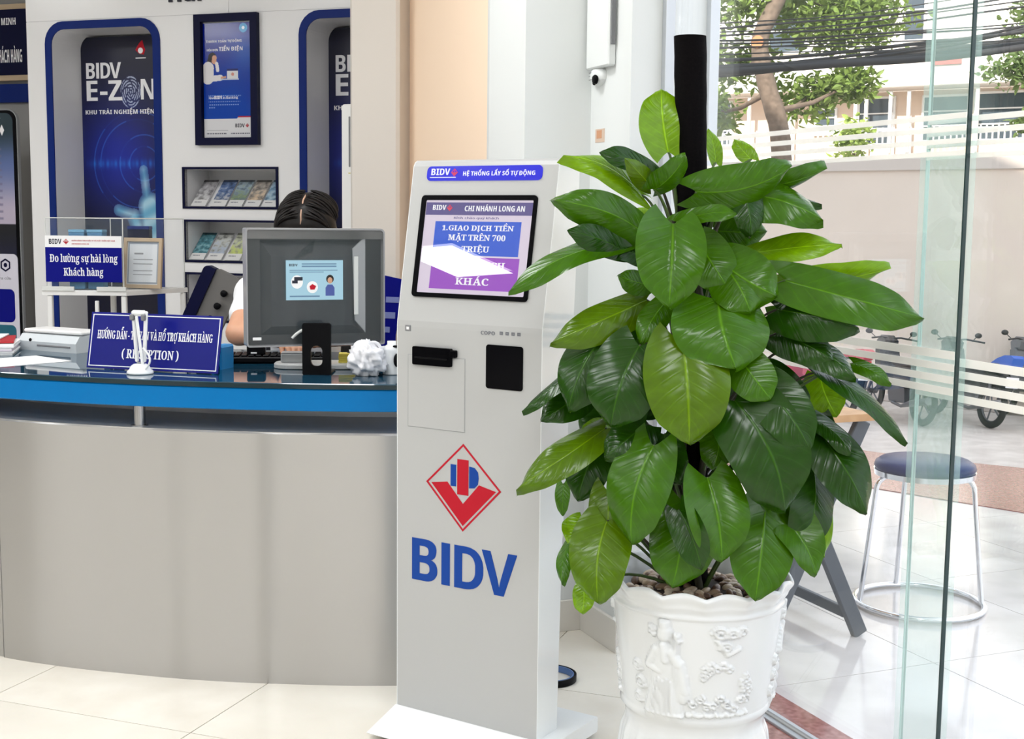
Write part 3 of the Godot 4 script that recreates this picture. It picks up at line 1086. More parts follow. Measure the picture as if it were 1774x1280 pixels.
func kiosk():
	var ux := Vector3(0.841, 0, 0.541).normalized()
	var t := thing("ticket_kiosk", "pale grey queue ticket kiosk with a tilted touch screen beside the potted plant", "kiosk", Vector3(-0.286, 0, -3.223), face(ux))
	var w := 0.4214
	# body: profile in (depth, height) swept across the width
	var prof := PackedVector2Array([Vector2(0, 0.05), Vector2(0, 1.03), Vector2(-0.0012, 1.045), Vector2(-0.0035, 1.058), Vector2(-0.0665, 1.424), Vector2(-0.073, 1.434), Vector2(-0.082, 1.439), Vector2(-0.150, 1.439), Vector2(-0.158, 1.436), Vector2(-0.160, 1.428), Vector2(-0.149, 1.16), Vector2(-0.104, 0.5), Vector2(-0.092, 0.05)])
	var mb := MB.new()
	for i in prof.size():
		var a := prof[i]
		var b := prof[(i + 1) % prof.size()]
		mb.quad(Vector3(0, a.y, a.x), Vector3(w, a.y, a.x), Vector3(w, b.y, b.x), Vector3(0, b.y, b.x), Vector3(0, a.x - b.x, b.y - a.y))
	obj("body", mb, M.kiosk, t)
	for x in [[-0.0015, 0.0005], [w - 0.0005, w + 0.0015]]:
		mb = MB.new()
		plate(mb, prof, x[0], x[1], Transform3D(Basis(Vector3(0, 0, 1), Vector3(0, 1, 0), Vector3(1, 0, 0)), Vector3.ZERO))
		obj("side_panel", mb, M.kiosk_side, t)
	# base plate: a sloping apron in front, rubber feet
	mb = MB.new()
	var bp := PackedVector2Array([Vector2(0.115, 0.012), Vector2(0.12, 0.016), Vector2(0.003, 0.052), Vector2(-0.218, 0.052), Vector2(-0.222, 0.049), Vector2(-0.222, 0.018), Vector2(-0.218, 0.012)])
	plate(mb, bp, -0.004, w + 0.045, Transform3D(Basis(Vector3(0, 0, 1), Vector3(0, 1, 0), Vector3(1, 0, 0)), Vector3.ZERO))
	obj("base_plate", mb, M.kiosk_base, t)
	for q in [[0.03, 0.08], [w + 0.01, 0.08], [0.03, -0.19], [w + 0.01, -0.19]]:
		mb = MB.new()
		lathe(mb, [[0.0, 0.0], [0.014, 0.0], [0.017, 0.004], [0.012, 0.014]], 14, Vector3(q[0], 0, q[1]))
		obj("foot", mb, M.rubber, t)
	# the tilted face
	var al := atan(0.07 / 0.392)
	var ub := Basis(Vector3(1, 0, 0), Vector3(0, cos(al), -sin(al)), Vector3(0, sin(al), cos(al)))
	var uf := Transform3D(ub, Vector3(0, 1.045, -0.0005))
	var sign := up_part("header_sign", rrect(0.044, 0.348, 0.379, 0.384, [0.012]), 0.0, 0.0035, M.pill, t, uf)
	text("BIDV", "sansbold", Vector3(0.086, 0.370, 0.0045), 0.056, 0.016, M.pill_text, sign)
	diamond(sign, Vector3(0.128, 0.368, 0.0045), 0.010, M.scr_red, M.pill_text)
	mb = MB.new()
	box(mb, Vector3(0.094, 0.356, 0.0042), Vector3(0.078, 0.0016, 0.0008), 0.0)
	obj("underline", mb, M.pill_text, sign)
	text("HỆ THỐNG LẤY SỐ TỰ ĐỘNG", "sansbold", Vector3(0.257, 0.3665, 0.0045), 0.206, 0.0185, M.pill_text, sign)
	var bz := MB.new()
	ring(bz, rrect(0.037, 0.060, 0.374, 0.312, [0.010]), rrect(0.051, 0.071, 0.364, 0.300, [0.003]), -0.001, 0.005)
	var bezel := obj("screen_bezel", bz, M.bezel, t)
	bezel.transform = uf
	var scr := up_part("touch_screen", rect(0.316, 0.232, 0.2075, 0.1855), -0.001, 0.002, M.scr_back, t, uf)
	up_part("title_bar", rect(0.312, 0.031, 0.2085, 0.279), 0.002, 0.0024, M.scr_bar, scr)
	text("BIDV", "sansbold", Vector3(0.093, 0.282, 0.0027), 0.040, 0.012, M.scr_text, scr)
	diamond(scr, Vector3(0.124, 0.281, 0.0027), 0.008, M.scr_red, M.scr_text)
	text("CHI NHÁNH LONG AN", "sansbold", Vector3(0.255, 0.2815, 0.0027), 0.172, 0.017, M.scr_text, scr)
	text("Kính chào quý khách", "sans", Vector3(0.205, 0.256, 0.0027), 0.13, 0.007, M.scr_bar, scr)
	up_part("menu_button", rect(0.250, 0.083, 0.2105, 0.2065), 0.002, 0.0026, M.scr_blue, scr)
	text("1.GIAO DỊCH TIỀN", "serifbold", Vector3(0.212, 0.234, 0.0029), 0.208, 0.023, M.scr_text, scr)
	text("MẶT TRÊN 700", "serifbold", Vector3(0.212, 0.209, 0.0029), 0.166, 0.022, M.scr_text, scr)
	text("TRIỆU", "serifbold", Vector3(0.212, 0.181, 0.0029), 0.080, 0.022, M.scr_text, scr)
	up_part("menu_button", rect(0.254, 0.079, 0.2135, 0.1215), 0.002, 0.0026, M.scr_violet, scr)
	text("2.GIAO DỊCH", "serifbold", Vector3(0.212, 0.140, 0.0029), 0.180, 0.020, M.scr_text, scr)
	text("KHÁC", "serifbold", Vector3(0.212, 0.105, 0.0029), 0.096, 0.022, M.scr_text, scr)
	var l := AreaLight3D.new()
	l.name = "screen_light"
	l.area_size = Vector2(0.3, 0.22)
	l.light_energy = 0.006
	l.shadow_enabled = true
	l.transform = t.transform * uf * Transform3D(Basis(Vector3(-1, 0, 0), Vector3(0, 1, 0), Vector3(0, 0, -1)), Vector3(0.2075, 0.1855, 0.02))
	add_child(l, true)
	# the upright face
	var ft := Transform3D(Basis.IDENTITY, Vector3.ZERO)
	var pr := up_part("ticket_printer", rrect(0.053, 0.938, 0.169, 0.983, [0.004]), -0.002, 0.010, M.bezel, t, ft)
	mb = MB.new()
	box(mb, Vector3(0.176, 0.971, 0.006), Vector3(0.016, 0.018, 0.012), 0.002)
	obj("latch", mb, M.bezel, pr)
	mb = MB.new()
	box(mb, Vector3(0.111, 0.957, 0.0115), Vector3(0.100, 0.004, 0.004), 0.001)
	obj("paper_slot", mb, M.smoked, pr)
	up_part("scanner_window", rrect(0.267, 0.895, 0.371, 1.000, [0.007]), -0.002, 0.002, M.smoked, t, ft)
	# hinged service flap: an outline of narrow gaps
	mb = MB.new()
	ring(mb, rect(0.1735, 0.181, 0.1195, 0.8705), rect(0.1715, 0.179, 0.1195, 0.8705), -0.002, 0.0004)
	obj("flap_gap", mb, M.grey, t)
	mb = MB.new()
	plate(mb, rect(0.171, 0.1785, 0.1195, 0.8705), -0.002, 0.0012, ft, 0.0008)
	obj("service_flap", mb, M.kiosk, t)
	mb = MB.new()
	box(mb, Vector3(0.033, 1.026, 0.0), Vector3(0.018, 0.015, 0.003), 0.001)
	var sq := obj("sticker", mb, M.mid_grey, t)
	mb = MB.new()
	box(mb, Vector3(0.033, 1.026, 0.0015), Vector3(0.008, 0.007, 0.001), 0.0)
	obj("sticker_mark", mb, M.paper, sq)
	text("COPO", "sansbold", Vector3(0.271, 1.027, 0.0008), 0.040, 0.009, M.letter_grey, t)
	for i in 4:
		mb = MB.new()
		ring(mb, rect(0.009, 0.008, 0.309 + i * 0.0165, 1.0285), rect(0.004, 0.003, 0.309 + i * 0.0165, 1.0285), 0.0, 0.0008)
		box(mb, Vector3(0.309 + i * 0.0165, 1.0285, 0.0004), Vector3(0.0014, 0.008, 0.0008), 0.0)
		obj("mark", mb, M.letter_grey, t)
	# emblem: a diamond with a bar, a half disc and a chevron
	mb = MB.new()
	ring(mb, PackedVector2Array([Vector2(0.202, 0.535), Vector2(0.3135, 0.6475), Vector2(0.202, 0.753), Vector2(0.0905, 0.6475)]), PackedVector2Array([Vector2(0.202, 0.5415), Vector2(0.3065, 0.6475), Vector2(0.202, 0.7465), Vector2(0.0975, 0.6475)]), 0.0, 0.0008)
	obj("emblem_outline", mb, M.letter_red, t)
	up_part("emblem_chevron", PackedVector2Array([Vector2(0.202, 0.549), Vector2(0.2985, 0.6455), Vector2(0.249, 0.6560), Vector2(0.202, 0.6040), Vector2(0.155, 0.6540), Vector2(0.1065, 0.6470)]), 0.0, 0.0008, M.letter_red, t)
	up_part("emblem_bar", rect(0.033, 0.0875, 0.2015, 0.6700), 0.0, 0.0012, M.letter_red, t)
	up_part("emblem_block", rect(0.0165, 0.054, 0.173, 0.6720), 0.0, 0.0008, M.letter_blue, t)
	up_part("emblem_half_disc", PackedVector2Array([Vector2(0.220, 0.645), Vector2(0.236, 0.647), Vector2(0.246, 0.657), Vector2(0.248, 0.672), Vector2(0.246, 0.687), Vector2(0.236, 0.697), Vector2(0.220, 0.699)]), 0.0, 0.0008, M.letter_blue, t)
	bank_letters(t, Vector3(0.204, 0.4455, 0.0006), 0.314, 0.107, M.letter_blue)


# the bank's four letters, with a plain upright I
func bank_letters(parent: Node, at: Vector3, w: float, h: float, m: Material):
	for q in [["B", 0.0, 0.25], ["D", 0.415, 0.69], ["V", 0.675, 1.0]]:
		text(q[0], "sansbold", at + Vector3((float(q[1]) + float(q[2]) - 1.0) * w / 2, 0, 0), (float(q[2]) - float(q[1])) * w, h, m, parent)
	up_part("lettering", rect(w * 0.082, h, at.x + (0.332 - 0.5) * w, at.y), at.z - 0.0004, at.z + 0.0004, m, parent)


func up_part(called: String, poly: PackedVector2Array, z0: float, z1: float, m: Material, parent: Node, tf := Transform3D.IDENTITY) -> MeshInstance3D:
	var mb := MB.new()
	plate(mb, poly, z0, z1)
	var o := obj(called, mb, m, parent)
	o.transform = tf
	return o


func diamond(parent: Node, at: Vector3, r: float, m: Material, m2: Material):
	var mb := MB.new()
	ring(mb, PackedVector2Array([Vector2(0, -r), Vector2(r, 0), Vector2(0, r), Vector2(-r, 0)]), PackedVector2Array([Vector2(0, -r * 0.78), Vector2(r * 0.78, 0), Vector2(0, r * 0.78), Vector2(-r * 0.78, 0)]), 0.0, 0.0006)
	plate(mb, PackedVector2Array([Vector2(0, -r * 0.7), Vector2(r * 0.7, 0.0), Vector2(r * 0.4, r * 0.1), Vector2(0, -r * 0.25), Vector2(-r * 0.4, r * 0.1), Vector2(-r * 0.7, 0.0)]), 0.0, 0.0006)
	plate(mb, rect(r * 0.24, r * 0.7, 0, r * 0.2), 0.0, 0.0008)
	var o := obj("emblem", mb, m, parent)
	o.position = at


# ================================================================ plant

const POT := Vector3(0.431, 0, -2.90)

func potted_plant():
	var plant := thing("potted_plant", "tall green climbing plant on a black pole in a white embossed ceramic pot", "plant", POT)
	pot(plant)
	# soil and pebbles
	var mb := MB.new()
	lathe(mb, [[0.172, 0.425], [0.16, 0.450], [0.10, 0.466], [0.0, 0.472]], 36)
	obj("soil", mb, M.soil, plant)
	var shapes := []
	for i in 4:
		var b := MB.new()
		ball(b, Vector3.ZERO, Vector3(0.0135 + 0.002 * i, 0.0085 + 0.001 * (i % 2), 0.011 - 0.001 * (i % 3)), 8)
		shapes.append(b.mesh())
	for i in 150:
		var a := rng.randf() * TAU
		var q := 0.155 * sqrt(rng.randf_range(0.06, 1.0))
		var y := 0.476 - 0.11 * q + rng.randf() * 0.004
		var o := obj("pebble", shapes[i % 4], M["pebble%d" % (rng.randi() % 5)], plant)
		o.transform = Transform3D(Basis.from_euler(Vector3(rng.randf_range(-0.5, 0.5), rng.randf() * TAU, rng.randf_range(-0.5, 0.5))), Vector3(q * cos(a), y, q * sin(a)))
	# the pole, wrapped in black netting
	mb = MB.new()
	var rows := []
	var fn := FastNoiseLite.new()
	fn.seed = 3
	fn.frequency = 9.0
	for i in 61:
		var y := 0.40 + 1.297 * i / 60.0
		var row := PackedVector3Array()
		for j in 37:
			var a := TAU * (j % 36) / 36.0
			var rr := 0.0352 + 0.0007 * fn.get_noise_3d(cos(a) * 0.3, y * 1.2, sin(a) * 0.3) + 0.0006 * sin(y * 210.0 + a)
			row.append(Vector3(pole_x(y) + rr * cos(a), y, -rr * sin(a)))
		rows.append(row)
	mb.grid(rows, false, true)
	var top := PackedVector3Array()
	for j in 36:
		top.append(rows[60][j])
	var rim: Vector3 = Vector3(pole_x(1.697), 1.697, 0)
	for j in 36:
		var a: Vector3 = top[j]
		var b: Vector3 = top[(j + 1) % 36]
		mb.quad(a, b, b.lerp(rim, 0.12), a.lerp(rim, 0.12), Vector3.UP)
		mb.quad(a.lerp(rim, 0.12), b.lerp(rim, 0.12), b.lerp(rim, 0.12) - Vector3(0, 0.05, 0), a.lerp(rim, 0.12) - Vector3(0, 0.05, 0), rim - a)
	for j in 36:
		mb.tri(top[j].lerp(rim, 0.12) - Vector3(0, 0.05, 0), top[(j + 1) % 36].lerp(rim, 0.12) - Vector3(0, 0.05, 0), rim - Vector3(0, 0.05, 0), Vector3.UP)
	obj("support_pole", mb, M.pole, plant)
	# climbing stems close to the pole
	for k in 4:
		var pts := []
		for i in 12:
			var y := 0.42 + i * (0.075 + 0.006 * k)
			var a := 1.1 + k * 1.5 + sin(i * 0.7 + k) * 0.5
			pts.append(Vector3(pole_x(y) + cos(a) * 0.045, y, sin(a) * 0.045))
		mb = MB.new()
		tube(mb, pts, 0.009, 8)
		obj("vine_stem", mb, M.stem_dark, plant)
	leaves(plant)


func pole_x(y: float) -> float:
	return -0.010 - 0.040 * (y - 0.4) / 1.3


func pot(plant: Node3D):
	# wall with relief: (height on the pot, radius)
	var prof := [[0.0, 0.166], [0.02, 0.174], [0.07, 0.175], [0.13, 0.167], [0.168, 0.158], [0.188, 0.161], [0.204, 0.1725], [0.213, 0.1680], [0.226, 0.1690], [0.432, 0.1915], [0.440, 0.1925], [0.446, 0.1975], [0.454, 0.194], [0.472, 0.202], [0.496, 0.212]]
	var caps := relief()
	var rows := []
	var seg := 260
	var ys := []
	for i in 22:
		ys.append(0.213 * i / 21.0)
	for i in range(1, 105):
		ys.append(0.213 + 0.221 * i / 105.0)
	for i in 20:
		ys.append(0.434 + 0.062 * i / 19.0)
	for y in ys:
		var r := 0.0
		for i in prof.size() - 1:
			if y >= prof[i][0] and y <= prof[i + 1][0] + 1e-6:
				r = lerpf(prof[i][1], prof[i + 1][1], smoothstep(0.0, 1.0, (y - prof[i][0]) / (prof[i + 1][0] - prof[i][0])) if prof[i + 1][0] - prof[i][0] < 0.05 else (y - prof[i][0]) / (prof[i + 1][0] - prof[i][0]))
				break
		var row := PackedVector3Array()
		for j in seg + 1:
			var a := TAU * (j % seg) / seg          # 0 faces the camera, growing to the right
			var d := 0.0
			if y > 0.210 and y < 0.438:
				d = bump(caps, (a if a < PI else a - TAU) * 0.185 + 0.012, y)
			var k := clampf((y - 0.434) / 0.062, 0.0, 1.0)
			var sc := absf(sin(a * 7.0 + 0.4))
			var yy: float = y + k * k * (0.010 * sc - 0.006)
			var rr: float = r + d + k * 0.004 * cos(a * 14.0 + 0.8)
			if y < 0.18:
				rr += 0.004 * maxf(0.0, sin(a * 18.0)) * smoothstep(0.0, 0.05, y) * (1.0 - smoothstep(0.13, 0.18, y))
			row.append(Vector3(rr * sin(a), yy, rr * cos(a)))
		rows.append(row)
	# the lip and the inside
	var last: PackedVector3Array = rows[-1]
	for q in [[0.006, 0.985], [0.005, 0.955], [-0.004, 0.93], [-0.05, 0.89], [-0.09, 0.86]]:
		var row := PackedVector3Array()
		for p in last:
			row.append(Vector3(p.x * q[1], p.y + q[0], p.z * q[1]))
		rows.append(row)
	var mb := MB.new()
	mb.grid(rows, false, true)
	var ft := PackedVector3Array()
	for j in seg:
		ft.append(rows[0][j])
	mb.fan(ft, Vector3.DOWN)
	obj("pot", mb, M.ceramic, plant)


func bump(caps: Array, x: float, y: float) -> float:
	var d := 0.0
	for c in caps:
		if y < c[6] or y > c[7]:
			continue
		var ax: float = x - c[0]
		var ay: float = y - c[1]
		var bx: float = c[2] - c[0]
		var by: float = c[3] - c[1]
		var l2 := bx * bx + by * by
		var t := clampf((ax * bx + ay * by) / l2, 0.0, 1.0) if l2 > 1e-9 else 0.0
		var q := Vector2(ax - bx * t, ay - by * t).length() / float(c[4])
		if q < 1.0:
			d = maxf(d, float(c[5]) * sqrt(1.0 - q * q))
	return d


# raised modelling on the pot: a robed old man with a staff, cloud scrolls, blossoms and waves; x along the wall, y up
func relief() -> Array:
	var caps := []
	var put := func(x0, y0, x1, y1, r, h): caps.append([x0, 0.219 + (y0 - 0.142) * 0.93, x1, 0.219 + (y1 - 0.142) * 0.93, r, h * 1.35, 0.219 + (minf(y0, y1) - 0.142) * 0.93 - r, 0.219 + (maxf(y0, y1) - 0.142) * 0.93 + r])
	for k in [0.0, 0.39, -0.39]:
		var m: float = k
		# robe, body and head of the figure
		put.call(m - 0.098, 0.150, m - 0.084, 0.250, 0.033, 0.008)
		put.call(m - 0.125, 0.142, m - 0.100, 0.215, 0.020, 0.007)
		put.call(m - 0.060, 0.142, m - 0.074, 0.225, 0.020, 0.007)
		put.call(m - 0.090, 0.262, m - 0.086, 0.300, 0.023, 0.010)
		put.call(m - 0.084, 0.340, m - 0.082, 0.352, 0.016, 0.013)
		put.call(m - 0.082, 0.360, m - 0.083, 0.372, 0.013, 0.012)
		put.call(m - 0.084, 0.318, m - 0.080, 0.280, 0.010, 0.014)
		put.call(m - 0.102, 0.300, m - 0.120, 0.262, 0.013, 0.010)
		put.call(m - 0.120, 0.262, m - 0.094, 0.252, 0.011, 0.011)
		put.call(m - 0.070, 0.300, m - 0.052, 0.272, 0.012, 0.010)
		put.call(m - 0.052, 0.272, m - 0.040, 0.205, 0.014, 0.008)
		put.call(m - 0.044, 0.190, m - 0.048, 0.240, 0.017, 0.007)
		# staff with a gourd
		put.call(m - 0.066, 0.142, m - 0.056, 0.338, 0.0035, 0.010)
		put.call(m - 0.056, 0.340, m - 0.055, 0.342, 0.008, 0.010)
		put.call(m - 0.053, 0.330, m - 0.052, 0.331, 0.007, 0.009)
		# folds
		for i in 5:
			put.call(m - 0.118 + i * 0.013, 0.145, m - 0.102 + i * 0.008, 0.228 + 0.006 * (i % 2), 0.0035, 0.0115)
		for i in 7:
			put.call(m - 0.128 + i * 0.013, 0.143, m - 0.122 + i * 0.013, 0.143, 0.006, 0.010)
		# blossoms by his head
		for i in 4:
			put.call(m - 0.108 - 0.008 * (i % 2), 0.338 + i * 0.006, m - 0.107 - 0.008 * (i % 2), 0.340 + i * 0.006, 0.006, 0.008)
	for k in [0.0, 0.39, -0.39]:
		var m: float = k
		# cloud scrolls above, blossoms and waves below
		for q in [[0.035, 0.352, 0.017], [0.062, 0.350, 0.014], [0.085, 0.354, 0.013], [0.050, 0.318, 0.014], [-0.158, 0.250, 0.014], [-0.150, 0.210, 0.016], [-0.160, 0.170, 0.013]]:
			var c := Vector2(q[0] + m, q[1])
			var r0: float = q[2]
			var old := c
			for i in 15:
				var a = i * 0.62 + q[0] * 20.0
				var nw: Vector2 = c + Vector2(cos(a), sin(a)) * r0 * (0.25 + 0.75 * i / 14.0)
				if i > 0:
					put.call(old.x, old.y, nw.x, nw.y, 0.0042, 0.0062)
				old = nw
		put.call(m + 0.030, 0.335, m + 0.055, 0.300, 0.006, 0.005)
		put.call(m + 0.055, 0.300, m + 0.080, 0.312, 0.007, 0.006)
		for q in [[0.008, 0.262], [0.020, 0.272], [0.034, 0.264], [0.048, 0.272], [0.004, 0.244], [0.062, 0.262], [0.098, 0.225], [0.108, 0.240], [0.116, 0.222], [0.104, 0.208], [0.120, 0.204]]:
			for i in 5:
				var a := i * TAU / 5.0
				put.call(m + q[0] + 0.006 * cos(a), q[1] + 0.006 * sin(a), m + q[0] + 0.0062 * cos(a), q[1] + 0.006 * sin(a), 0.0048, 0.0045)
		put.call(m + 0.002, 0.236, m + 0.030, 0.262, 0.004, 0.005)
		for i in 9:
			var c := Vector2(m - 0.02 + i * 0.0165, 0.176 + 0.012 * sin(i * 1.9))
			var old := c
			for j in 10:
				var a := j * 0.7 + i
				var nw: Vector2 = c + Vector2(cos(a), sin(a)) * 0.011 * (0.2 + 0.8 * j / 9.0)
				if j > 0:
					put.call(old.x, old.y, nw.x, nw.y, 0.0034, 0.0055)
				old = nw
		for i in 12:
			put.call(m - 0.03 + i * 0.013, 0.146 + 0.004 * (i % 2), m - 0.026 + i * 0.013, 0.147, 0.0062, 0.006)
	return caps


func leaf(plant: Node3D, b: Vector3, tip: Vector3, w: float, roll: float, fold: float, arch: float, tone: int):
	var ln := b.distance_to(tip)
	var ey := (tip - b) / ln
	var nv := (Vector3(0, 1.3, 0) - (b + tip) / 2).normalized()
	nv = (nv - ey * nv.dot(ey)).normalized()
	nv = nv.rotated(ey, deg_to_rad(roll))
	var ex := ey.cross(nv)
	var ph := rng.randf() * 6.0
	var cup := rng.randf_range(-0.02, 0.07)
	var bend := rng.randf_range(-0.07, 0.07)      # the midrib swings to a side
	var lop := rng.randf_range(-0.22, 0.22)       # one half lifts more than the other
	var curl := rng.randf_range(0.05, 0.20)       # the tip turns down
	var wavy := rng.randf_range(0.03, 0.07)
	var rows := []
	for i in 25:
		var t := i / 24.0
		var hw := w / 2.0 * leaf_width(t)
		var row := PackedVector3Array()
		for j in 15:
			var s := j / 7.0 - 1.0
			var y := ln * (t - 0.20 * pow(1.0 - t, 5.0) * pow(absf(s), 1.3) + 0.03 * (1.0 - t) * s * sin(ph))
			var x := hw * s + bend * ln * 4.0 * t * (1.0 - t)
			var z := arch * ln * (4.0 * t * (1.0 - t)) + (fold + lop * s) * hw * absf(s) - cup * ln * s * s
			z += wavy * w * sin(ph + t * 8.0 + s * 1.4) * s * s
			z -= curl * ln * maxf(0.0, t - 0.6) * (0.4 + s * s)
			row.append(b + ey * y + ex * x + nv * z - POT)
		rows.append(row)
	var mb := MB.new()
	mb.grid(rows, true)
	for i in mb.t.size():
		mb.t[i] = Vector2(mb.t[i].x, mb.t[i].y)
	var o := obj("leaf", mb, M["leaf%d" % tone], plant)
	# its stalk, from the pole
	var st := b - POT
	var y0 := clampf(st.y - 0.10 - 0.5 * Vector2(st.x + 0.03, st.z).length(), 0.46, 1.45)
	var dirn := Vector3(st.x - pole_x(y0), 0, st.z)
	var root := Vector3(pole_x(y0), y0, 0) + dirn.normalized() * 0.034
	var mid := root.lerp(st, 0.55) + Vector3(0, 0.03 + 0.15 * root.distance_to(st), 0)
	var pts := []
	for i in 9:
		var t := i / 8.0
		pts.append(root.lerp(mid, t).lerp(mid.lerp(st, t), t))
	mb = MB.new()
	tube(mb, pts, [0.0042, 0.004, 0.0038, 0.0036, 0.0033, 0.0031, 0.0029, 0.0027, 0.0025], 7)
	obj("stalk", mb, M.stem if tone == 2 or tone == 1 else M.stem_dark, o)


func leaf_width(t: float) -> float:
	# heart-shaped: broad near the stalk, drawn out to a short point
	var a := pow(t + 0.035, 0.38) * pow(maxf(1.0 - t, 0.0), 0.55) / 0.5505
	return a * (1.0 - 0.35 * smoothstep(0.78, 0.97, t))


func leaves(plant: Node3D):
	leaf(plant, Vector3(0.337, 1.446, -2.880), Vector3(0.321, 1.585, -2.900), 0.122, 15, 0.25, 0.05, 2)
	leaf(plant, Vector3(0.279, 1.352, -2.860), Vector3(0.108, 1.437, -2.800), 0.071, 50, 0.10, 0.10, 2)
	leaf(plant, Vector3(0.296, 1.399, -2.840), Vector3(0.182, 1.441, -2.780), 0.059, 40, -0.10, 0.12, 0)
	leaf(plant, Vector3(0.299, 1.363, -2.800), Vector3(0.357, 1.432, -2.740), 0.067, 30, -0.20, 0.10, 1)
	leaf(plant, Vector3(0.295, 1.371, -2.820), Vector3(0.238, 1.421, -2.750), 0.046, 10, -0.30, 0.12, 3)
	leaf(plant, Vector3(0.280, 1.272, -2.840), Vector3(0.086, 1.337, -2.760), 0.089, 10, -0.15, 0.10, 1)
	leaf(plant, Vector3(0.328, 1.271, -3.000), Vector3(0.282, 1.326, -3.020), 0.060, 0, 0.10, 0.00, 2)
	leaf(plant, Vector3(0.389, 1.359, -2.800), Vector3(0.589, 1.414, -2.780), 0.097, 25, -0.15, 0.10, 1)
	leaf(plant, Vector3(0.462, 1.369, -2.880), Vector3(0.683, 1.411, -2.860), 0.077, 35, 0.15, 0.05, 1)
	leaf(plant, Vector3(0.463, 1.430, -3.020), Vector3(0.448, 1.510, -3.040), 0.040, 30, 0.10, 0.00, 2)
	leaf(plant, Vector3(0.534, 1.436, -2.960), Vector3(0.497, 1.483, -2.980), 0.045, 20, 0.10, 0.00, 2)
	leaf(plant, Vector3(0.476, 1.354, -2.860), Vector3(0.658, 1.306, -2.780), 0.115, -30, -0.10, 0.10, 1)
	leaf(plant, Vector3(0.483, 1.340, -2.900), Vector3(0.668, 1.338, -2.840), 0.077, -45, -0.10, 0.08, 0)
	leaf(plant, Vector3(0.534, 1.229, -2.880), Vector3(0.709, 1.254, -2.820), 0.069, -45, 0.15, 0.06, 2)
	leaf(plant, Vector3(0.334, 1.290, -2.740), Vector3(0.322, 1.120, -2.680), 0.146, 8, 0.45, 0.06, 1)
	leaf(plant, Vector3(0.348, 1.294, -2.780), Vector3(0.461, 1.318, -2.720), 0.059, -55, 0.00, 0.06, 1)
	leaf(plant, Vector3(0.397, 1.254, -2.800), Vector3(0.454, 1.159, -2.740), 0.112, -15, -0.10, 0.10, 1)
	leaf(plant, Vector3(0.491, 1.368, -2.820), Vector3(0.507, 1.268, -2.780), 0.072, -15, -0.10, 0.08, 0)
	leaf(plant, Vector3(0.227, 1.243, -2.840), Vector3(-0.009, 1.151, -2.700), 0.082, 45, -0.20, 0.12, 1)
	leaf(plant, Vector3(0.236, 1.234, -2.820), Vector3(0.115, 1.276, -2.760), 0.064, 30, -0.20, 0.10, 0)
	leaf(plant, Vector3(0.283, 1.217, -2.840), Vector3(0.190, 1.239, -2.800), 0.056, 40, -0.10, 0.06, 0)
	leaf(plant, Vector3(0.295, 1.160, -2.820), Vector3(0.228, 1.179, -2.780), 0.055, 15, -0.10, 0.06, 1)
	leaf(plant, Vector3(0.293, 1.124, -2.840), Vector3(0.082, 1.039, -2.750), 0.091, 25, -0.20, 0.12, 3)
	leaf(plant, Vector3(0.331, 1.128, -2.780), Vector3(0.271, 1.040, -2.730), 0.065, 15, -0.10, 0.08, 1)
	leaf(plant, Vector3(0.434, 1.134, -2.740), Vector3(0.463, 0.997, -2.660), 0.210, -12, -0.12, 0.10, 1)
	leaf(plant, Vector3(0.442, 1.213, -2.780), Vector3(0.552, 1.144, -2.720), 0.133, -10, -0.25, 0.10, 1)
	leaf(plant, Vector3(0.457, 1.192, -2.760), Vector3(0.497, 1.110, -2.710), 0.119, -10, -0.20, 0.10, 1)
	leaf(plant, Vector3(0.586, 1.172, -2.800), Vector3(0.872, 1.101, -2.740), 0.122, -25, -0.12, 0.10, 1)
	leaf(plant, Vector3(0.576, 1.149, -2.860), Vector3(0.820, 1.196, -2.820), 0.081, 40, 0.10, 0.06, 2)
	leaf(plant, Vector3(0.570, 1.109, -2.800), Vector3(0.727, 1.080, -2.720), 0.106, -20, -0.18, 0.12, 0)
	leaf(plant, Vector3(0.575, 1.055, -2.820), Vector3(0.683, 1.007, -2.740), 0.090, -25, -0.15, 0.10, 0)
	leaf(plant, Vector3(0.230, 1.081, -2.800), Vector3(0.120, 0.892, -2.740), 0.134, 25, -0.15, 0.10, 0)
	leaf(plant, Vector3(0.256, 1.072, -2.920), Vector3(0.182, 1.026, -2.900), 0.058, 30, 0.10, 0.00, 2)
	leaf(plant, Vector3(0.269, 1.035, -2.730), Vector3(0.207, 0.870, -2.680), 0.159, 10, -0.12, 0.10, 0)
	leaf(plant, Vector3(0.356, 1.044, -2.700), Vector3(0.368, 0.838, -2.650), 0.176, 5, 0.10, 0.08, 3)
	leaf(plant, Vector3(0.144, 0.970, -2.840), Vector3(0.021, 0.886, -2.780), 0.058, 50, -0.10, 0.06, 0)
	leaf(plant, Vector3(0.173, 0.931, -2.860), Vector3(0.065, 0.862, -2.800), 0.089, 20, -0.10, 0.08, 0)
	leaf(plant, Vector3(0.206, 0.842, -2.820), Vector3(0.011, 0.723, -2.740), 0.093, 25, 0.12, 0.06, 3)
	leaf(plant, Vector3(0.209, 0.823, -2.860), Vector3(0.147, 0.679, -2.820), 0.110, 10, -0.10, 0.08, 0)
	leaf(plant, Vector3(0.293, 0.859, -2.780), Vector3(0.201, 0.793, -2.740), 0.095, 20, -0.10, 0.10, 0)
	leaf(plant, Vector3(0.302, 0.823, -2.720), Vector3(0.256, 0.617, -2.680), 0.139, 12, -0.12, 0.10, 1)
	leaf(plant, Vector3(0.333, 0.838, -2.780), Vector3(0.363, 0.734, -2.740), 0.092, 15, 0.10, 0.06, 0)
	leaf(plant, Vector3(0.453, 0.853, -2.800), Vector3(0.437, 0.766, -2.760), 0.083, -10, -0.10, 0.06, 1)
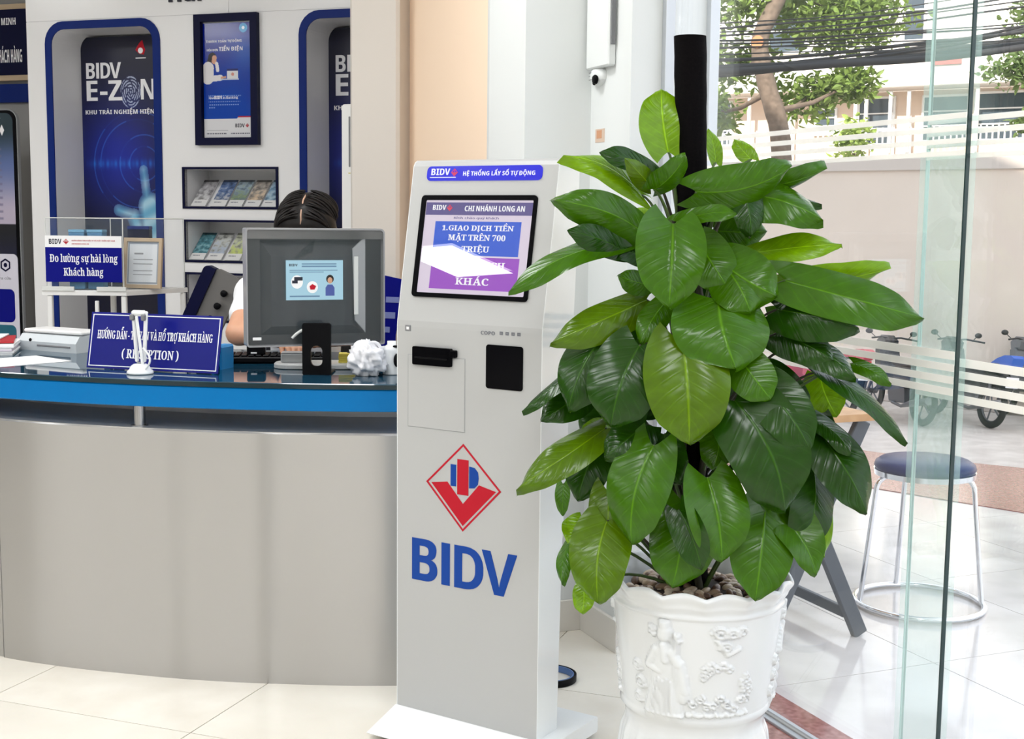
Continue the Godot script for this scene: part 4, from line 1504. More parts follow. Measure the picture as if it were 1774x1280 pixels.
	leaf(plant, Vector3(0.372, 0.697, -2.760), Vector3(0.346, 0.519, -2.700), 0.149, 8, -0.12, 0.12, 1)
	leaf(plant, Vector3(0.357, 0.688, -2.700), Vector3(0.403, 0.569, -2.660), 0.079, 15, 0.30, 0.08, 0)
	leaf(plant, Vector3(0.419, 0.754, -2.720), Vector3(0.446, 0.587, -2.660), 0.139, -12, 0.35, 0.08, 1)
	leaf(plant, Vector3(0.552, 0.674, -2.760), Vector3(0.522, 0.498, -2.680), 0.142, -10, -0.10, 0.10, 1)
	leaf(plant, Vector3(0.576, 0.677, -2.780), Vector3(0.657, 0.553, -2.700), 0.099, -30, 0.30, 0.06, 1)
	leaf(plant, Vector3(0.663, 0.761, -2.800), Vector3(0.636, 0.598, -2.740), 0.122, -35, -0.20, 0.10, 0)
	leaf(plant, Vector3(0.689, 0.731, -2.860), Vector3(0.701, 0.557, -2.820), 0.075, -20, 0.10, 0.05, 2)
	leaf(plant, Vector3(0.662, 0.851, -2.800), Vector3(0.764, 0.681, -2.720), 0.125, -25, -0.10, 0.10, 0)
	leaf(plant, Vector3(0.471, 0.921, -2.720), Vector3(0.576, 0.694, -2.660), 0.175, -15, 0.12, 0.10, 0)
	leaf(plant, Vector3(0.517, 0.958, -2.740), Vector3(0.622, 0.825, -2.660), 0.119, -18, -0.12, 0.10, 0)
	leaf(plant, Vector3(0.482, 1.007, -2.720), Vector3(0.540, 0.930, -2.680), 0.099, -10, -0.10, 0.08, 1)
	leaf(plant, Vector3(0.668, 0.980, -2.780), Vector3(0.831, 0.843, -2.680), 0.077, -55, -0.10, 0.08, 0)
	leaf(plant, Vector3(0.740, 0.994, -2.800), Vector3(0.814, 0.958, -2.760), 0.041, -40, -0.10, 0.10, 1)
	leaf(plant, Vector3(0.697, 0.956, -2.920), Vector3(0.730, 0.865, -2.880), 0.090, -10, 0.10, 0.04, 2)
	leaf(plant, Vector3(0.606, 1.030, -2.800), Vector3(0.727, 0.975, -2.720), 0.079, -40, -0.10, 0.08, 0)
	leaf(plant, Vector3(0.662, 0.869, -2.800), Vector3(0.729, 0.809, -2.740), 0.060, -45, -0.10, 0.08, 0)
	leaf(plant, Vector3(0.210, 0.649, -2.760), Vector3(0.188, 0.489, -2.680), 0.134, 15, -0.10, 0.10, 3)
	leaf(plant, Vector3(0.214, 0.707, -2.800), Vector3(0.209, 0.570, -2.760), 0.096, 15, -0.10, 0.10, 3)
	leaf(plant, Vector3(0.166, 0.624, -2.860), Vector3(0.129, 0.585, -2.820), 0.069, 20, 0.10, 0.04, 2)
	leaf(plant, Vector3(0.132, 0.582, -2.840), Vector3(0.113, 0.501, -2.780), 0.042, 40, -0.10, 0.04, 1)
	leaf(plant, Vector3(0.165, 0.479, -2.840), Vector3(0.161, 0.430, -2.800), 0.056, 15, 0.10, 0.04, 2)
	leaf(plant, Vector3(0.120, 0.697, -2.920), Vector3(0.118, 0.626, -2.900), 0.045, 30, 0.10, 0.04, 1)
	leaf(plant, Vector3(0.206, 0.846, -2.860), Vector3(0.155, 0.834, -2.820), 0.049, 40, 0.10, 0.02, 2)
	leaf(plant, Vector3(0.323, 0.982, -2.980), Vector3(0.272, 1.058, -3.020), 0.116, 10, -0.10, 0.06, 0)
	leaf(plant, Vector3(0.460, 0.954, -3.000), Vector3(0.545, 1.033, -3.040), 0.131, -10, -0.10, 0.06, 0)
	leaf(plant, Vector3(0.335, 0.880, -2.940), Vector3(0.256, 0.930, -2.960), 0.112, 0, -0.10, 0.06, 0)
	leaf(plant, Vector3(0.496, 0.879, -2.960), Vector3(0.595, 0.823, -2.980), 0.127, 0, -0.10, 0.06, 0)
	leaf(plant, Vector3(0.344, 0.758, -2.880), Vector3(0.279, 0.695, -2.860), 0.109, 0, -0.10, 0.06, 0)
	leaf(plant, Vector3(0.542, 0.783, -2.900), Vector3(0.619, 0.695, -2.880), 0.124, 0, -0.10, 0.06, 0)
	leaf(plant, Vector3(0.474, 0.658, -2.860), Vector3(0.525, 0.571, -2.840), 0.095, 0, -0.10, 0.06, 0)
	leaf(plant, Vector3(0.579, 1.068, -2.940), Vector3(0.677, 1.015, -2.960), 0.112, 0, -0.10, 0.06, 1)
	leaf(plant, Vector3(0.253, 0.986, -2.940), Vector3(0.175, 0.945, -2.940), 0.112, 0, -0.10, 0.06, 0)
	leaf(plant, Vector3(0.396, 1.225, -2.880), Vector3(0.422, 1.124, -2.860), 0.109, 0, -0.10, 0.06, 0)
	leaf(plant, Vector3(0.575, 0.954, -2.900), Vector3(0.665, 0.867, -2.880), 0.110, 0, -0.10, 0.06, 0)
	leaf(plant, Vector3(0.291, 0.709, -2.860), Vector3(0.227, 0.633, -2.840), 0.095, 0, -0.10, 0.06, 0)
	leaf(plant, Vector3(0.458, 1.275, -2.960), Vector3(0.576, 1.276, -2.960), 0.084, 0, -0.10, 0.06, 1)
	leaf(plant, Vector3(0.240, 0.895, -2.920), Vector3(0.162, 0.805, -2.900), 0.097, 0, -0.10, 0.06, 0)
	leaf(plant, Vector3(0.655, 0.890, -2.900), Vector3(0.720, 0.788, -2.880), 0.096, 0, -0.10, 0.06, 0)
	pass


# ================================================================ prints on the back wall

func seg_dist(p: Vector2, a: Vector2, b: Vector2) -> float:
	var t := clampf((p - a).dot(b - a) / (b - a).length_squared(), 0.0, 1.0)
	return p.distance_to(a + (b - a) * t)


func print_mat(t: Texture2D, rough := 0.35) -> StandardMaterial3D:
	var m := mat(Color.WHITE, rough)
	m.albedo_texture = t
	m.texture_repeat = false
	return m


func banner_print() -> ImageTexture:
	# night blue with light rings, a fingerprint and a pale pointing hand; 0.60 x 2.2 m
	return paint(200, 640, func(x: float, y: float) -> Color:
		var p := Vector2(x * 0.60, y * 2.20)
		var c := Color(0.012, 0.016, 0.14)
		var g := exp(-pow(p.distance_to(Vector2(0.24, 0.62)) / 0.30, 2.0))
		c = c.lerp(Color(0.02, 0.13, 0.62), g * 0.95)
		for q in [[0.40, 0.66, 0.09], [0.40, 0.66, 0.15], [0.36, 0.66, 0.23], [0.36, 0.66, 0.27]]:
			var d := absf(p.distance_to(Vector2(q[0], q[1])) - q[2])
			var a := (p - Vector2(q[0], q[1])).angle()
			var on := 1.0 if sin(a * 3.0 + q[2] * 40.0) > -0.45 else 0.2
			c = c.lerp(Color(0.25, 0.55, 0.95), clampf(1.0 - d / 0.005, 0, 1) * 0.55 * on)
		# scanning band
		var bd := exp(-pow((p.y - 0.66) / 0.022, 2.0)) * smoothstep(0.02, 0.10, p.x) * (0.6 + 0.4 * sin(p.x * 190.0) * sin(p.x * 47.0))
		c = c.lerp(Color(0.10, 0.45, 0.85), clampf(bd, 0, 1) * 0.8)
		# fingerprint in place of a letter
		var f := (p - Vector2(0.325, 0.288)) / Vector2(0.062, 0.082)
		var fr := f.length()
		if fr < 1.0:
			var s := sin(fr * 34.0 + 0.8 * sin(f.angle() * 3.0))
			c = c.lerp(Color(0.82, 0.86, 0.94), 0.85 if s > 0.0 and sin(f.angle() * 5.0 + fr * 9.0) > -0.75 else 0.1)
		# hand
		var hd := minf(seg_dist(p, Vector2(0.395, 0.695), Vector2(0.415, 0.86)) - 0.027, seg_dist(p, Vector2(0.43, 0.88), Vector2(0.45, 1.20)) - 0.072)
		hd = minf(hd, seg_dist(p, Vector2(0.235, 0.905), Vector2(0.345, 0.935)) - 0.032)
		hd = minf(hd, seg_dist(p, Vector2(0.33, 0.94), Vector2(0.42, 1.15)) - 0.045)
		if hd < 0.0:
			var k := clampf(-hd / 0.035, 0, 1)
			c = c.lerp(Color(0.42, 0.68, 0.82).lerp(Color(0.66, 0.82, 0.90), sin(p.y * 60.0 + p.x * 30.0) * 0.5 + 0.5), 0.45 + 0.55 * k)
		return c)


func poster_print() -> ImageTexture:
	# blue poster: a woman in white at a laptop, white foot; 0.26 x 0.55 m
	return paint(130, 280, func(x: float, y: float) -> Color:
		var c := Color(0.03, 0.10, 0.52).lerp(Color(0.05, 0.26, 0.66), clampf(y * 1.2 + 0.25 * sin(x * 3.0), 0, 1))
		c = c.lerp(Color(0.10, 0.45, 0.80), exp(-pow(Vector2(x - 0.9, (y - 0.25) * 1.6).length() / 0.30, 2.0)) * 0.5)
		var p := Vector2(x, y * 2.1)
		if p.distance_to(Vector2(0.84, 0.10)) < 0.085:
			c = Color(0.22, 0.62, 0.84)
		if p.distance_to(Vector2(0.84, 0.10)) < 0.03:
			c = Color(0.9, 0.95, 1.0)
		# hair, face, blouse, arm, laptop
		if p.distance_to(Vector2(0.19, 0.62)) < 0.085 or seg_dist(p, Vector2(0.17, 0.60), Vector2(0.12, 0.72)) < 0.05:
			c = Color(0.10, 0.07, 0.10)
		if seg_dist(p, Vector2(0.235, 0.63), Vector2(0.225, 0.70)) < 0.048:
			c = Color(0.83, 0.62, 0.52)
		if seg_dist(p, Vector2(0.10, 0.82), Vector2(0.09, 1.0)) < 0.12 or seg_dist(p, Vector2(0.12, 1.02), Vector2(0.36, 1.0)) < 0.055 or seg_dist(p, Vector2(0.30, 0.86), Vector2(0.28, 0.74)) < 0.035:
			c = Color(0.88, 0.87, 0.88)
		if seg_dist(p, Vector2(0.38, 1.0), Vector2(0.46, 0.99)) < 0.02:
			c = Color(0.83, 0.62, 0.52)
		if x > 0.49 and x < 0.72 and p.y > 0.84 and p.y < 1.03:
			c = Color(0.86, 0.86, 0.88) if p.y > 0.875 else Color(0.10, 0.14, 0.40)
			if p.distance_to(Vector2(0.61, 0.94)) < 0.03:
				c = Color(0.80, 0.55, 0.52)
		if p.y > 1.02 and p.y < 1.04 and x > 0.36 and x < 0.74:
			c = Color(0.75, 0.78, 0.85)
		# small print
		for i in 5:
			if absf(p.y - (1.33 + i * 0.055)) < 0.009 and x > 0.10 and x < [0.78, 0.70, 0.76, 0.74, 0.24][i] and sin(x * 140.0 + i * 7.0) > -0.5:
				c = c.lerp(Color(0.75, 0.82, 0.95), 0.65)
		if y > 0.835:
			c = Color(0.86, 0.86, 0.88)
			if y > 0.94 and absf(y - 0.966) < 0.006 and x > 0.05 and x < 0.95 and absf(x - 0.52) > 0.04 and sin(x * 170.0) > -0.4:
				c = Color(0.35, 0.36, 0.42)
			if absf(y - 0.936) < 0.002 and x > 0.05 and x < 0.5:
				c = Color(0.6, 0.6, 0.64)
		if y > 0.815 and y < 0.84 and x > 0.72 - (y - 0.815) * 1.5:
			c = Color(0.72, 0.16, 0.24) if y < 0.824 else Color(0.86, 0.86, 0.88)
		return c)


func brochure_print(kind: int) -> ImageTexture:
	var fn := FastNoiseLite.new()
	fn.seed = 40 + kind
	fn.frequency = 0.035
	var top: Color = [rgb(176, 174, 178), rgb(96, 122, 170), rgb(156, 176, 190), rgb(176, 168, 160), rgb(130, 164, 194), rgb(84, 142, 156), rgb(206, 208, 204), rgb(206, 210, 190)][kind]
	var low: Color = [rgb(200, 200, 202), rgb(170, 172, 180), rgb(116, 136, 100), rgb(206, 180, 150), rgb(150, 178, 196), rgb(120, 170, 180), rgb(168, 180, 200), rgb(192, 206, 110)][kind]
	return paint(48, 112, func(x: float, y: float) -> Color:
		var q := fn.get_noise_2d(x * 60.0, y * 140.0)
		var c := top.lerp(low, clampf((y - 0.35) * 2.2 + q * 1.6, 0, 1))
		c = c.lightened(clampf(q * 0.5, 0, 0.4)) if q > 0 else c.darkened(clampf(-q * 0.6, 0, 0.35))
		if y > 0.76:
			c = Color(0.90, 0.90, 0.90)
			if y > 0.83 and y < 0.87 and x > 0.1 and x < 0.6 and sin(x * 90.0) > -0.3:
				c = Color(0.35, 0.36, 0.42)
		if y < 0.08:
			c = c.darkened(0.5)
		return c)


func wall_prints():
	var ft := face(WV)
	var bt := banner_print()
	var bm := print_mat(bt)
	for k in 2:
		var x0: float = [-1.055, 0.412][k]
		var t := thing("niche_banner", ["dark blue banner with fingerprint and hand, in the niche behind the acrylic stand", "dark blue banner half hidden by the pillar, in the niche behind the seated clerk"][k], "banner", WO + WV * x0 - WN * 0.245, ft)
		up_part("print", rect(0.60, 2.20, 0.30, 1.122), 0.0, 0.012, bm, t)
		bank_letters(t, Vector3(0.161, 2.049, 0.0125), 0.218, 0.082, M.letter_white)
		text("E-Z", "sansbold", Vector3(0.163, 1.945, 0.0125), 0.222, 0.105, M.letter_white, t)
		text("N", "sansbold", Vector3(0.430, 1.947, 0.0125), 0.082, 0.105, M.letter_white, t)
		text("KHU TRẢI NGHIỆM HIỆN", "sansbold", Vector3(0.255, 1.834, 0.0125), 0.425, 0.036, M.letter_white, t)
		var mb := MB.new()
		plate(mb, PackedVector2Array([Vector2(0.360, 2.150), Vector2(0.385, 2.128), Vector2(0.412, 2.125), Vector2(0.421, 2.150), Vector2(0.412, 2.172), Vector2(0.404, 2.200), Vector2(0.385, 2.185)]), 0.012, 0.0128)
		obj("red_emblem", mb, M.letter_red, t)
		mb = MB.new()
		box(mb, Vector3(0.392, 2.108, 0.0124), Vector3(0.062, 0.005, 0.0008), 0.0)
		plate(mb, ellipse(0.015, 0.015, 0.392, 2.146), 0.0128, 0.0132)
		obj("emblem_caption", mb, M.letter_white, t)
	# framed poster
	var p := thing("framed_poster", "blue poster of a woman at a laptop in a dark navy frame", "poster", WO + WV * -0.004 + WN * 0.0, ft)
	var mb2 := MB.new()
	ring(mb2, rect(0.350, 0.632, 0.0, 1.956), rect(0.276, 0.560, 0.0, 1.956), 0.0, 0.03)
	obj("frame", mb2, M.dark_navy, p)
	up_part("print", rect(0.268, 0.552, -0.001, 1.954), 0.004, 0.008, print_mat(poster_print(), 0.12), p)
	text("THANH TOÁN TỰ ĐỘNG", "sansbold", Vector3(-0.018, 2.143, 0.0085), 0.200, 0.018, M.letter_white, p)
	text("HÓA ĐƠN", "sansbold", Vector3(-0.083, 2.103, 0.0085), 0.062, 0.014, M.letter_white, p)
	text("TIỀN ĐIỆN", "sansbold", Vector3(0.020, 2.108, 0.0085), 0.132, 0.034, M.letter_white, p)
	text("Qua", "sans", Vector3(-0.092, 1.870, 0.0085), 0.028, 0.012, M.letter_white, p)
	text("BIDV", "sansbold", Vector3(-0.053, 1.872, 0.0085), 0.044, 0.016, M.letter_white, p)
	text("e-Banking", "sans", Vector3(0.016, 1.870, 0.0085), 0.082, 0.016, M.letter_white, p)
	text("BIDV", "sansbold", Vector3(0.066, 1.735, 0.0085), 0.052, 0.018, M.ink, p)
	diamond(p, Vector3(0.107, 1.735, 0.0085), 0.010, M.letter_red, M.letter_red)
	# the foot of a line of dark letters on the wall's header
	var hd := thing("wall_lettering", "dark raised letters on the white header above the framed poster", "lettering", WO, ft)
	text("Hai", "sansbold", Vector3(-0.238, 2.388, 0.006), 0.185, 0.094, M.ink, hd, Basis.IDENTITY, "lettering", 0.01)
	# brochures, leaning back in the recesses
	var spots := [[-0.243, 0, 0, "grey cover, first from the niche side on the top shelf"], [-0.130, 0, 1, "dark blue cover, second on the top shelf"], [-0.035, 0, 2, "green landscape cover, third on the top shelf"], [0.062, 0, 3, "brown building cover, fourth on the top shelf"], [0.158, 0, 4, "pale blue cover, last on the top shelf"],
		[-0.258, 1, 5, "teal cover, first on the middle shelf"], [-0.157, 1, 6, "pale cover with a blue foot, second on the middle shelf"], [-0.052, 1, 7, "pale cover with yellow green, third on the middle shelf"], [0.050, 1, 0, "grey cover, fourth on the middle shelf, mostly behind the monitor"]]
	var prints := []
	for i in 8:
		prints.append(print_mat(brochure_print(i), 0.3))
	for i in spots.size():
		var q = spots[i]
		var t := thing("brochure", "slim brochure with %s" % q[3], "brochure", WO + WV * (q[0] + 0.042) + WN * -0.02 + Vector3.UP * [1.3385, 1.0705][q[1]], face(WV) * Basis(Vector3(1, 0, 0), -0.80), "slim brochures leaning in the wall recesses")
		up_part("cover", rect(0.084, 0.192, 0.0, 0.096), 0.0, 0.003, prints[q[2]], t)
		mb2 = MB.new()
		box(mb2, Vector3(0, 0.096, -0.003), Vector3(0.082, 0.19, 0.005), 0.0005)
		obj("pages", mb2, M.paper, t)
	# holders behind them
	for r in 2:
		var t := struct("trim", wedge(), M.wall)
		t.transform = Transform3D(face(WV), WO + Vector3.UP * [1.338, 1.07][r] - WV * 0.003)
	var mg := thing("magazine", "large blue and white magazine leaning in the lowest recess", "magazine", WO + WV * -0.148 + WN * -0.03 + Vector3.UP * 0.771, face(WV) * Basis(Vector3(1, 0, 0), -0.62))
	up_part("cover", rect(0.175, 0.232, 0.0, 0.116), 0.0, 0.004, print_mat(paint(96, 128, func(x: float, y: float) -> Color:
		var c := Color(0.55, 0.56, 0.62)
		if y < 0.52 and x > 0.42 + 0.1 * y:
			c = Color(0.07, 0.10, 0.42)
		if absf(y - 0.75 + 0.55 * x) < 0.035 and x < 0.7:
			c = Color(0.10, 0.11, 0.2)
		if y > 0.62:
			c = c.lerp(Color(0.85, 0.85, 0.83), 0.5 + 0.5 * sin(x * 23.0) * sin(y * 31.0))
		if y > 0.7 and x > 0.4 and x < 0.8 and sin(x * 50.0) * sin(y * 37.0) > 0.2:
			c = Color(0.35, 0.12, 0.20)
		return c)), mg)
	mb2 = MB.new()
	box(mb2, Vector3(0, 0.116, -0.004), Vector3(0.172, 0.23, 0.007), 0.001)
	obj("pages", mb2, M.paper, mg)


func wedge() -> MB:
	var mb := MB.new()
	plate(mb, PackedVector2Array([Vector2(-0.20, 0.0), Vector2(-0.038, 0.0), Vector2(-0.17, 0.128), Vector2(-0.20, 0.128)]), -0.25, 0.25, Transform3D(Basis(Vector3(0, 0, 1), Vector3(0, 1, 0), Vector3(1, 0, 0)), Vector3.ZERO))
	return mb


func left_standees():
	var ft := face(WV)
	# sign board on the recessed wall
	var s := thing("wall_sign", "blue sign board with white capitals and a beige rim on the recessed wall", "sign", WO - WN * 0.63, ft)
	up_part("board", rect(0.86, 0.43, -2.02, 2.27), 0.0, 0.03, M.wood_frame, s)
	var mb := MB.new()
	plate(mb, rrect(-2.42, 2.085, -1.645, 2.455, [0.03]), 0.03, 0.034)
	obj("panel", mb, M.dark_navy, s)
	text("HỒ CHÍ MINH", "sansbold", Vector3(-1.862, 2.398, 0.0345), 0.24, 0.060, M.letter_white, s)
	text("KHÁCH HÀNG", "sansbold", Vector3(-1.794, 2.203, 0.0345), 0.178, 0.094, M.letter_white, s)
	mb = MB.new()
	box(mb, WO - WV * 2.35 - WN * 0.635 + Vector3.UP * 1.985, Vector3(1.5, 0.105, 0.03), 0.002, ft)
	var b := obj("wall_rail", mb, M.navy)
	tag(b, "navy blue band across the grey recessed wall below the sign board", "rail")
	# a standee in the shape of a telephone
	var t := thing("phone_standee", "tall standee printed like a smartphone, beside the white niche wall", "standee", WO - WV * 1.66 - WN * 0.10, ft)
	up_part("board", rrect(-0.32, 0.03, 0.31, 1.846, [0.06]), -0.02, 0.0, M.grey, t)
	up_part("bezel", rrect(-0.315, 0.035, 0.305, 1.84, [0.055]), 0.0, 0.004, M.black, t)
	up_part("print", rrect(-0.295, 0.055, 0.285, 1.825, [0.045]), 0.004, 0.005, print_mat(paint(96, 288, func(x: float, y: float) -> Color:
		var c := Color(0.12, 0.20, 0.24).lerp(Color(0.35, 0.42, 0.62), smoothstep(0.04, 0.16, y))
		c = c.lerp(Color(0.72, 0.68, 0.76), smoothstep(0.14, 0.30, y))
		if y > 0.335:
			c = Color(0.06, 0.07, 0.10).lerp(Color(0.05, 0.06, 0.22), smoothstep(0.34, 0.46, y))
		if y > 0.10 and y < 0.325 and x < 0.86 and fmod(y * 288.0, 6.0) < 2.0:
			c = c.lerp(Color(0.42, 0.40, 0.52), 0.65)
		return c)), t)
	up_part("card", rrect(-0.31, 0.19, 0.292, 1.075, [0.03]), 0.005, 0.009, mat(rgb(214, 212, 226), 0.4), t)
	up_part("tile_blue", rrect(-0.31, 0.705, 0.266, 0.885, [0.03]), 0.009, 0.011, M.blue, t)
	up_part("tile_teal", rrect(-0.31, 0.52, 0.27, 0.69, [0.03]), 0.009, 0.011, mat(rgb(20, 96, 118), 0.4), t)
	mb = MB.new()
	var hexo := PackedVector2Array()
	var hexi := PackedVector2Array()
	for i in 6:
		hexo.append(Vector2(0.212, 1.015) + Vector2.from_angle(i * TAU / 6 + PI / 6) * 0.036)
		hexi.append(Vector2(0.212, 1.015) + Vector2.from_angle(i * TAU / 6 + PI / 6) * 0.027)
	ring(mb, hexo, hexi, 0.009, 0.011)
	plate(mb, ellipse(0.011, 0.012, 0.212, 1.015, 12), 0.009, 0.011)
	obj("icon", mb, M.dark_navy, t)
	text("Tra cứu", "sans", Vector3(0.20, 0.945, 0.0095), 0.09, 0.016, M.letter_grey, t)
	text("BIDV", "sans", Vector3(0.0, 0.78, 0.0115), 0.16, 0.02, M.letter_white, t)
	mb = MB.new()
	plate(mb, PackedVector2Array([Vector2(0.215, 1.706), Vector2(0.230, 1.735), Vector2(0.215, 1.764), Vector2(0.200, 1.735)]), 0.0052, 0.0065)
	plate(mb, rrect(0.17, 1.793, 0.205, 1.806, [0.003]), 0.0052, 0.0065)
	obj("status_icon", mb, M.letter_white, t)
	mb = MB.new()
	box(mb, Vector3(-0.005, 0.02, -0.03), Vector3(0.5, 0.04, 0.26), 0.006)
	obj("foot", mb, M.grey, t)


# ================================================================ things on the counter

func sweep_box(size: Vector3, bev: float, c := Vector3.ZERO) -> MB:
	var mb := MB.new()
	box(mb, c, size, bev)
	return mb


func counter_things():
	# desk sign: a leaning board
	var a := Vector3(-1.241, TOP, -3.761)
	var b := Vector3(-0.831, TOP, -3.640)
	var ft := face(b - a)
	var w := a.distance_to(b)
	var lean := Basis(Vector3(1, 0, 0), -0.22)
	var s := thing("desk_sign", "blue reception sign with white lettering and a white border, standing on the counter", "sign", (a + b) / 2, ft)
	var tf := Transform3D(lean, Vector3(0, 0.003, 0))
	var mb := MB.new()
	plate(mb, rect(w, 0.164, 0, 0.082), -0.004, 0.0, Transform3D.IDENTITY)
	var board := obj("board", mb, mat(rgb(10, 18, 118), 0.25, 0.0, 0.3), s)
	board.transform = tf
	mb = MB.new()
	ring(mb, rect(w - 0.012, 0.152, 0, 0.082), rect(w - 0.017, 0.147, 0, 0.082), 0.0, 0.0008)
	obj("border", mb, M.letter_white, board)
	text("HƯỚNG DẪN - TƯ VẤN VÀ HỖ TRỢ KHÁCH HÀNG", "serifbold", Vector3(0.0, 0.103, 0.0006), 0.375, 0.045, M.letter_white, board)
	text("( RECEPTION )", "serifbold", Vector3(-0.008, 0.044, 0.0006), 0.185, 0.033, M.letter_white, board)
	mb = MB.new()
	plate(mb, PackedVector2Array([Vector2(-0.11, 0.0), Vector2(0.0, 0.0), Vector2(-0.033, 0.15), Vector2(-0.036, 0.15)]), -0.006, 0.006, Transform3D(Basis(Vector3(0, 0, 1), Vector3(0, 1, 0), Vector3(1, 0, 0)), Vector3(0, 0.002, -0.004)))
	obj("prop", mb, M.acrylic_edge, s)
	# white folding arm on a round foot
	var p := thing("phone_holder", "white folding arm holder on a round foot in front of the reception sign", "holder", Vector3(-1.052, TOP, -3.648), ft)
	mb = MB.new()
	lathe(mb, [[0.0, 0.0], [0.036, 0.0], [0.0375, 0.003], [0.036, 0.009], [0.030, 0.013], [0.026, 0.022], [0.018, 0.028], [0.0, 0.030]], 28)
	obj("foot", mb, M.gloss_white, p)
	mb = MB.new()
	lathe(mb, [[0.0, 0.030], [0.008, 0.030], [0.009, 0.033], [0.0, 0.034]], 16)
	obj("button", mb, M.grey, p)
	for q in [[-0.016, 0.010, 0.172], [0.016, 0.012, 0.165]]:
		mb = MB.new()
		box(mb, Vector3(q[0], 0.105, -0.004), Vector3(0.011, 0.145, 0.010), 0.003, Basis(Vector3(0, 0, 1), -q[0] * 4.0))
		obj("arm", mb, M.gloss_white, p)
	mb = MB.new()
	box(mb, Vector3(0.004, 0.095, 0.006), Vector3(0.009, 0.14, 0.008), 0.003, Basis(Vector3(0, 0, 1), 0.12))
	obj("arm", mb, M.gloss_white, p)
	mb = MB.new()
	box(mb, Vector3(0, 0.172, 0), Vector3(0.044, 0.016, 0.020), 0.006)
	obj("joint", mb, M.gloss_white, p)
	for x in [-0.018, 0.018]:
		mb = MB.new()
		box(mb, Vector3(x, 0.160, 0.006), Vector3(0.012, 0.018, 0.014), 0.003)
		obj("hinge", mb, M.mid_grey, p)
	mb = MB.new()
	var pts := []
	for i in 12:
		var t := i / 11.0
		pts.append(Vector3(0.018 + 0.022 * sin(t * PI), 0.075 - 0.066 * t, 0.012))
	tube(mb, pts, 0.003, 8)
	obj("cable", mb, M.gloss_white, p)
	# pale desktop machine behind, to the left
	var sc := thing("document_scanner", "pale grey desktop scanner with a slot, beside the reception sign", "scanner", Vector3(-1.49, TOP, -4.27), face(Vector3(0.209, 0, 0.109)))
	mb = MB.new()
	plate(mb, PackedVector2Array([Vector2(0.06, 0.0), Vector2(0.062, 0.030), Vector2(0.045, 0.052), Vector2(-0.05, 0.060), Vector2(-0.06, 0.052), Vector2(-0.06, 0.0)]), -0.13, 0.13, Transform3D(Basis(Vector3(0, 0, 1), Vector3(0, 1, 0), Vector3(1, 0, 0)), Vector3.ZERO))
	obj("body", mb, mat(rgb(196, 202, 206), 0.35), sc)
	mb = MB.new()
	box(mb, Vector3(0, 0.062, -0.012), Vector3(0.262, 0.012, 0.10), 0.004)
	obj("lid", mb, M.white, sc)
	mb = MB.new()
	box(mb, Vector3(0.03, 0.018, 0.061), Vector3(0.15, 0.006, 0.004), 0.001)
	obj("slot", mb, M.mid_grey, sc)
	mb = MB.new()
	lathe(mb, [[0.0, 0.003], [0.005, 0.003], [0.006, 0.0]], 14, Vector3(-0.075, 0.034, 0.060), Basis(Vector3(1, 0, 0), PI / 2))
	obj("button", mb, M.black, sc)
	# papers to the left
	for q in [
		["paper_stack", "thick stack of loose white paper at the end of the counter", "papers", Vector3(-1.755, TOP, -4.16), Vector3(0.30, 0.034, 0.21), 0.25, M.paper],
		["folder", "red-edged folder lying on the thick paper stack", "folder", Vector3(-1.77, TOP + 0.036, -4.17), Vector3(0.31, 0.006, 0.22), 0.33, M.red],
		["paper_sheets", "thin sheaf of white sheets on top of the red-edged folder", "papers", Vector3(-1.80, TOP + 0.043, -4.20), Vector3(0.28, 0.004, 0.20), 0.20, M.paper],
		["paper_sheet", "single white sheet lying on the glass near the counter edge", "paper", Vector3(-1.52, TOP, -3.90), Vector3(0.21, 0.0012, 0.29), -0.72, M.paper],
	]:
		var mbp := MB.new()
		var n := 6 if q[4].y > 0.02 else 1
		var o := thing(q[0], q[1], q[2], q[3], Basis(Vector3.UP, q[5]))
		for i in n:
			var m1 := MB.new()
			var hh: float = q[4].y / n
			box(m1, Vector3(rng.randf_range(-0.004, 0.004), hh * (i + 0.5), rng.randf_range(-0.004, 0.004)) * (1.0 if n > 1 else 0.0) + Vector3(0, hh * 0.5 if n == 1 else 0.0, 0), Vector3(q[4].x, hh * 0.96, q[4].z), 0.0004)
			obj("sheet", m1, q[6] if i != 2 or n == 1 else M.yellow_paper, o)
	# sky blue tape dispenser by the sign
	var td := thing("tape_dispenser", "sky blue tape dispenser standing behind the reception sign's end", "dispenser", Vector3(-0.852, TOP, -3.80), ft)
	mb = MB.new()
	plate(mb, PackedVector2Array([Vector2(-0.016, 0.0), Vector2(-0.010, 0.0), Vector2(-0.008, 0.018), Vector2(0.0, 0.026), Vector2(0.008, 0.018), Vector2(0.010, 0.0), Vector2(0.016, 0.0), Vector2(0.017, 0.064), Vector2(0.013, 0.070), Vector2(-0.013, 0.070), Vector2(-0.017, 0.064)]), -0.035, 0.035)
	obj("body", mb, M.sky_blue, td)
	mb = MB.new()
	box(mb, Vector3(0, 0.009, 0.0), Vector3(0.012, 0.016, 0.05), 0.003)
	obj("cutter", mb, M.black, td)
	# keyboard tray in front of the clerk
	var kb := thing("keyboard", "black keyboard lying behind the monitor under the clerk's hand", "keyboard", Vector3(-0.745, TOP, -3.985), face(Vector3(0.97, 0, -0.1)))
	mb = MB.new()
	box(mb, Vector3(0, 0.012, 0), Vector3(0.36, 0.018, 0.12), 0.004)
	obj("case", mb, M.black, kb)
	var kmesh := sweep_box(Vector3(0.019, 0.006, 0.017), 0.002).mesh()
	for i in 16:
		for j in 5:
			var o := obj("key", kmesh, M.black, kb)
			o.position = Vector3(-0.165 + i * 0.022, 0.0235, -0.042 + j * 0.021)
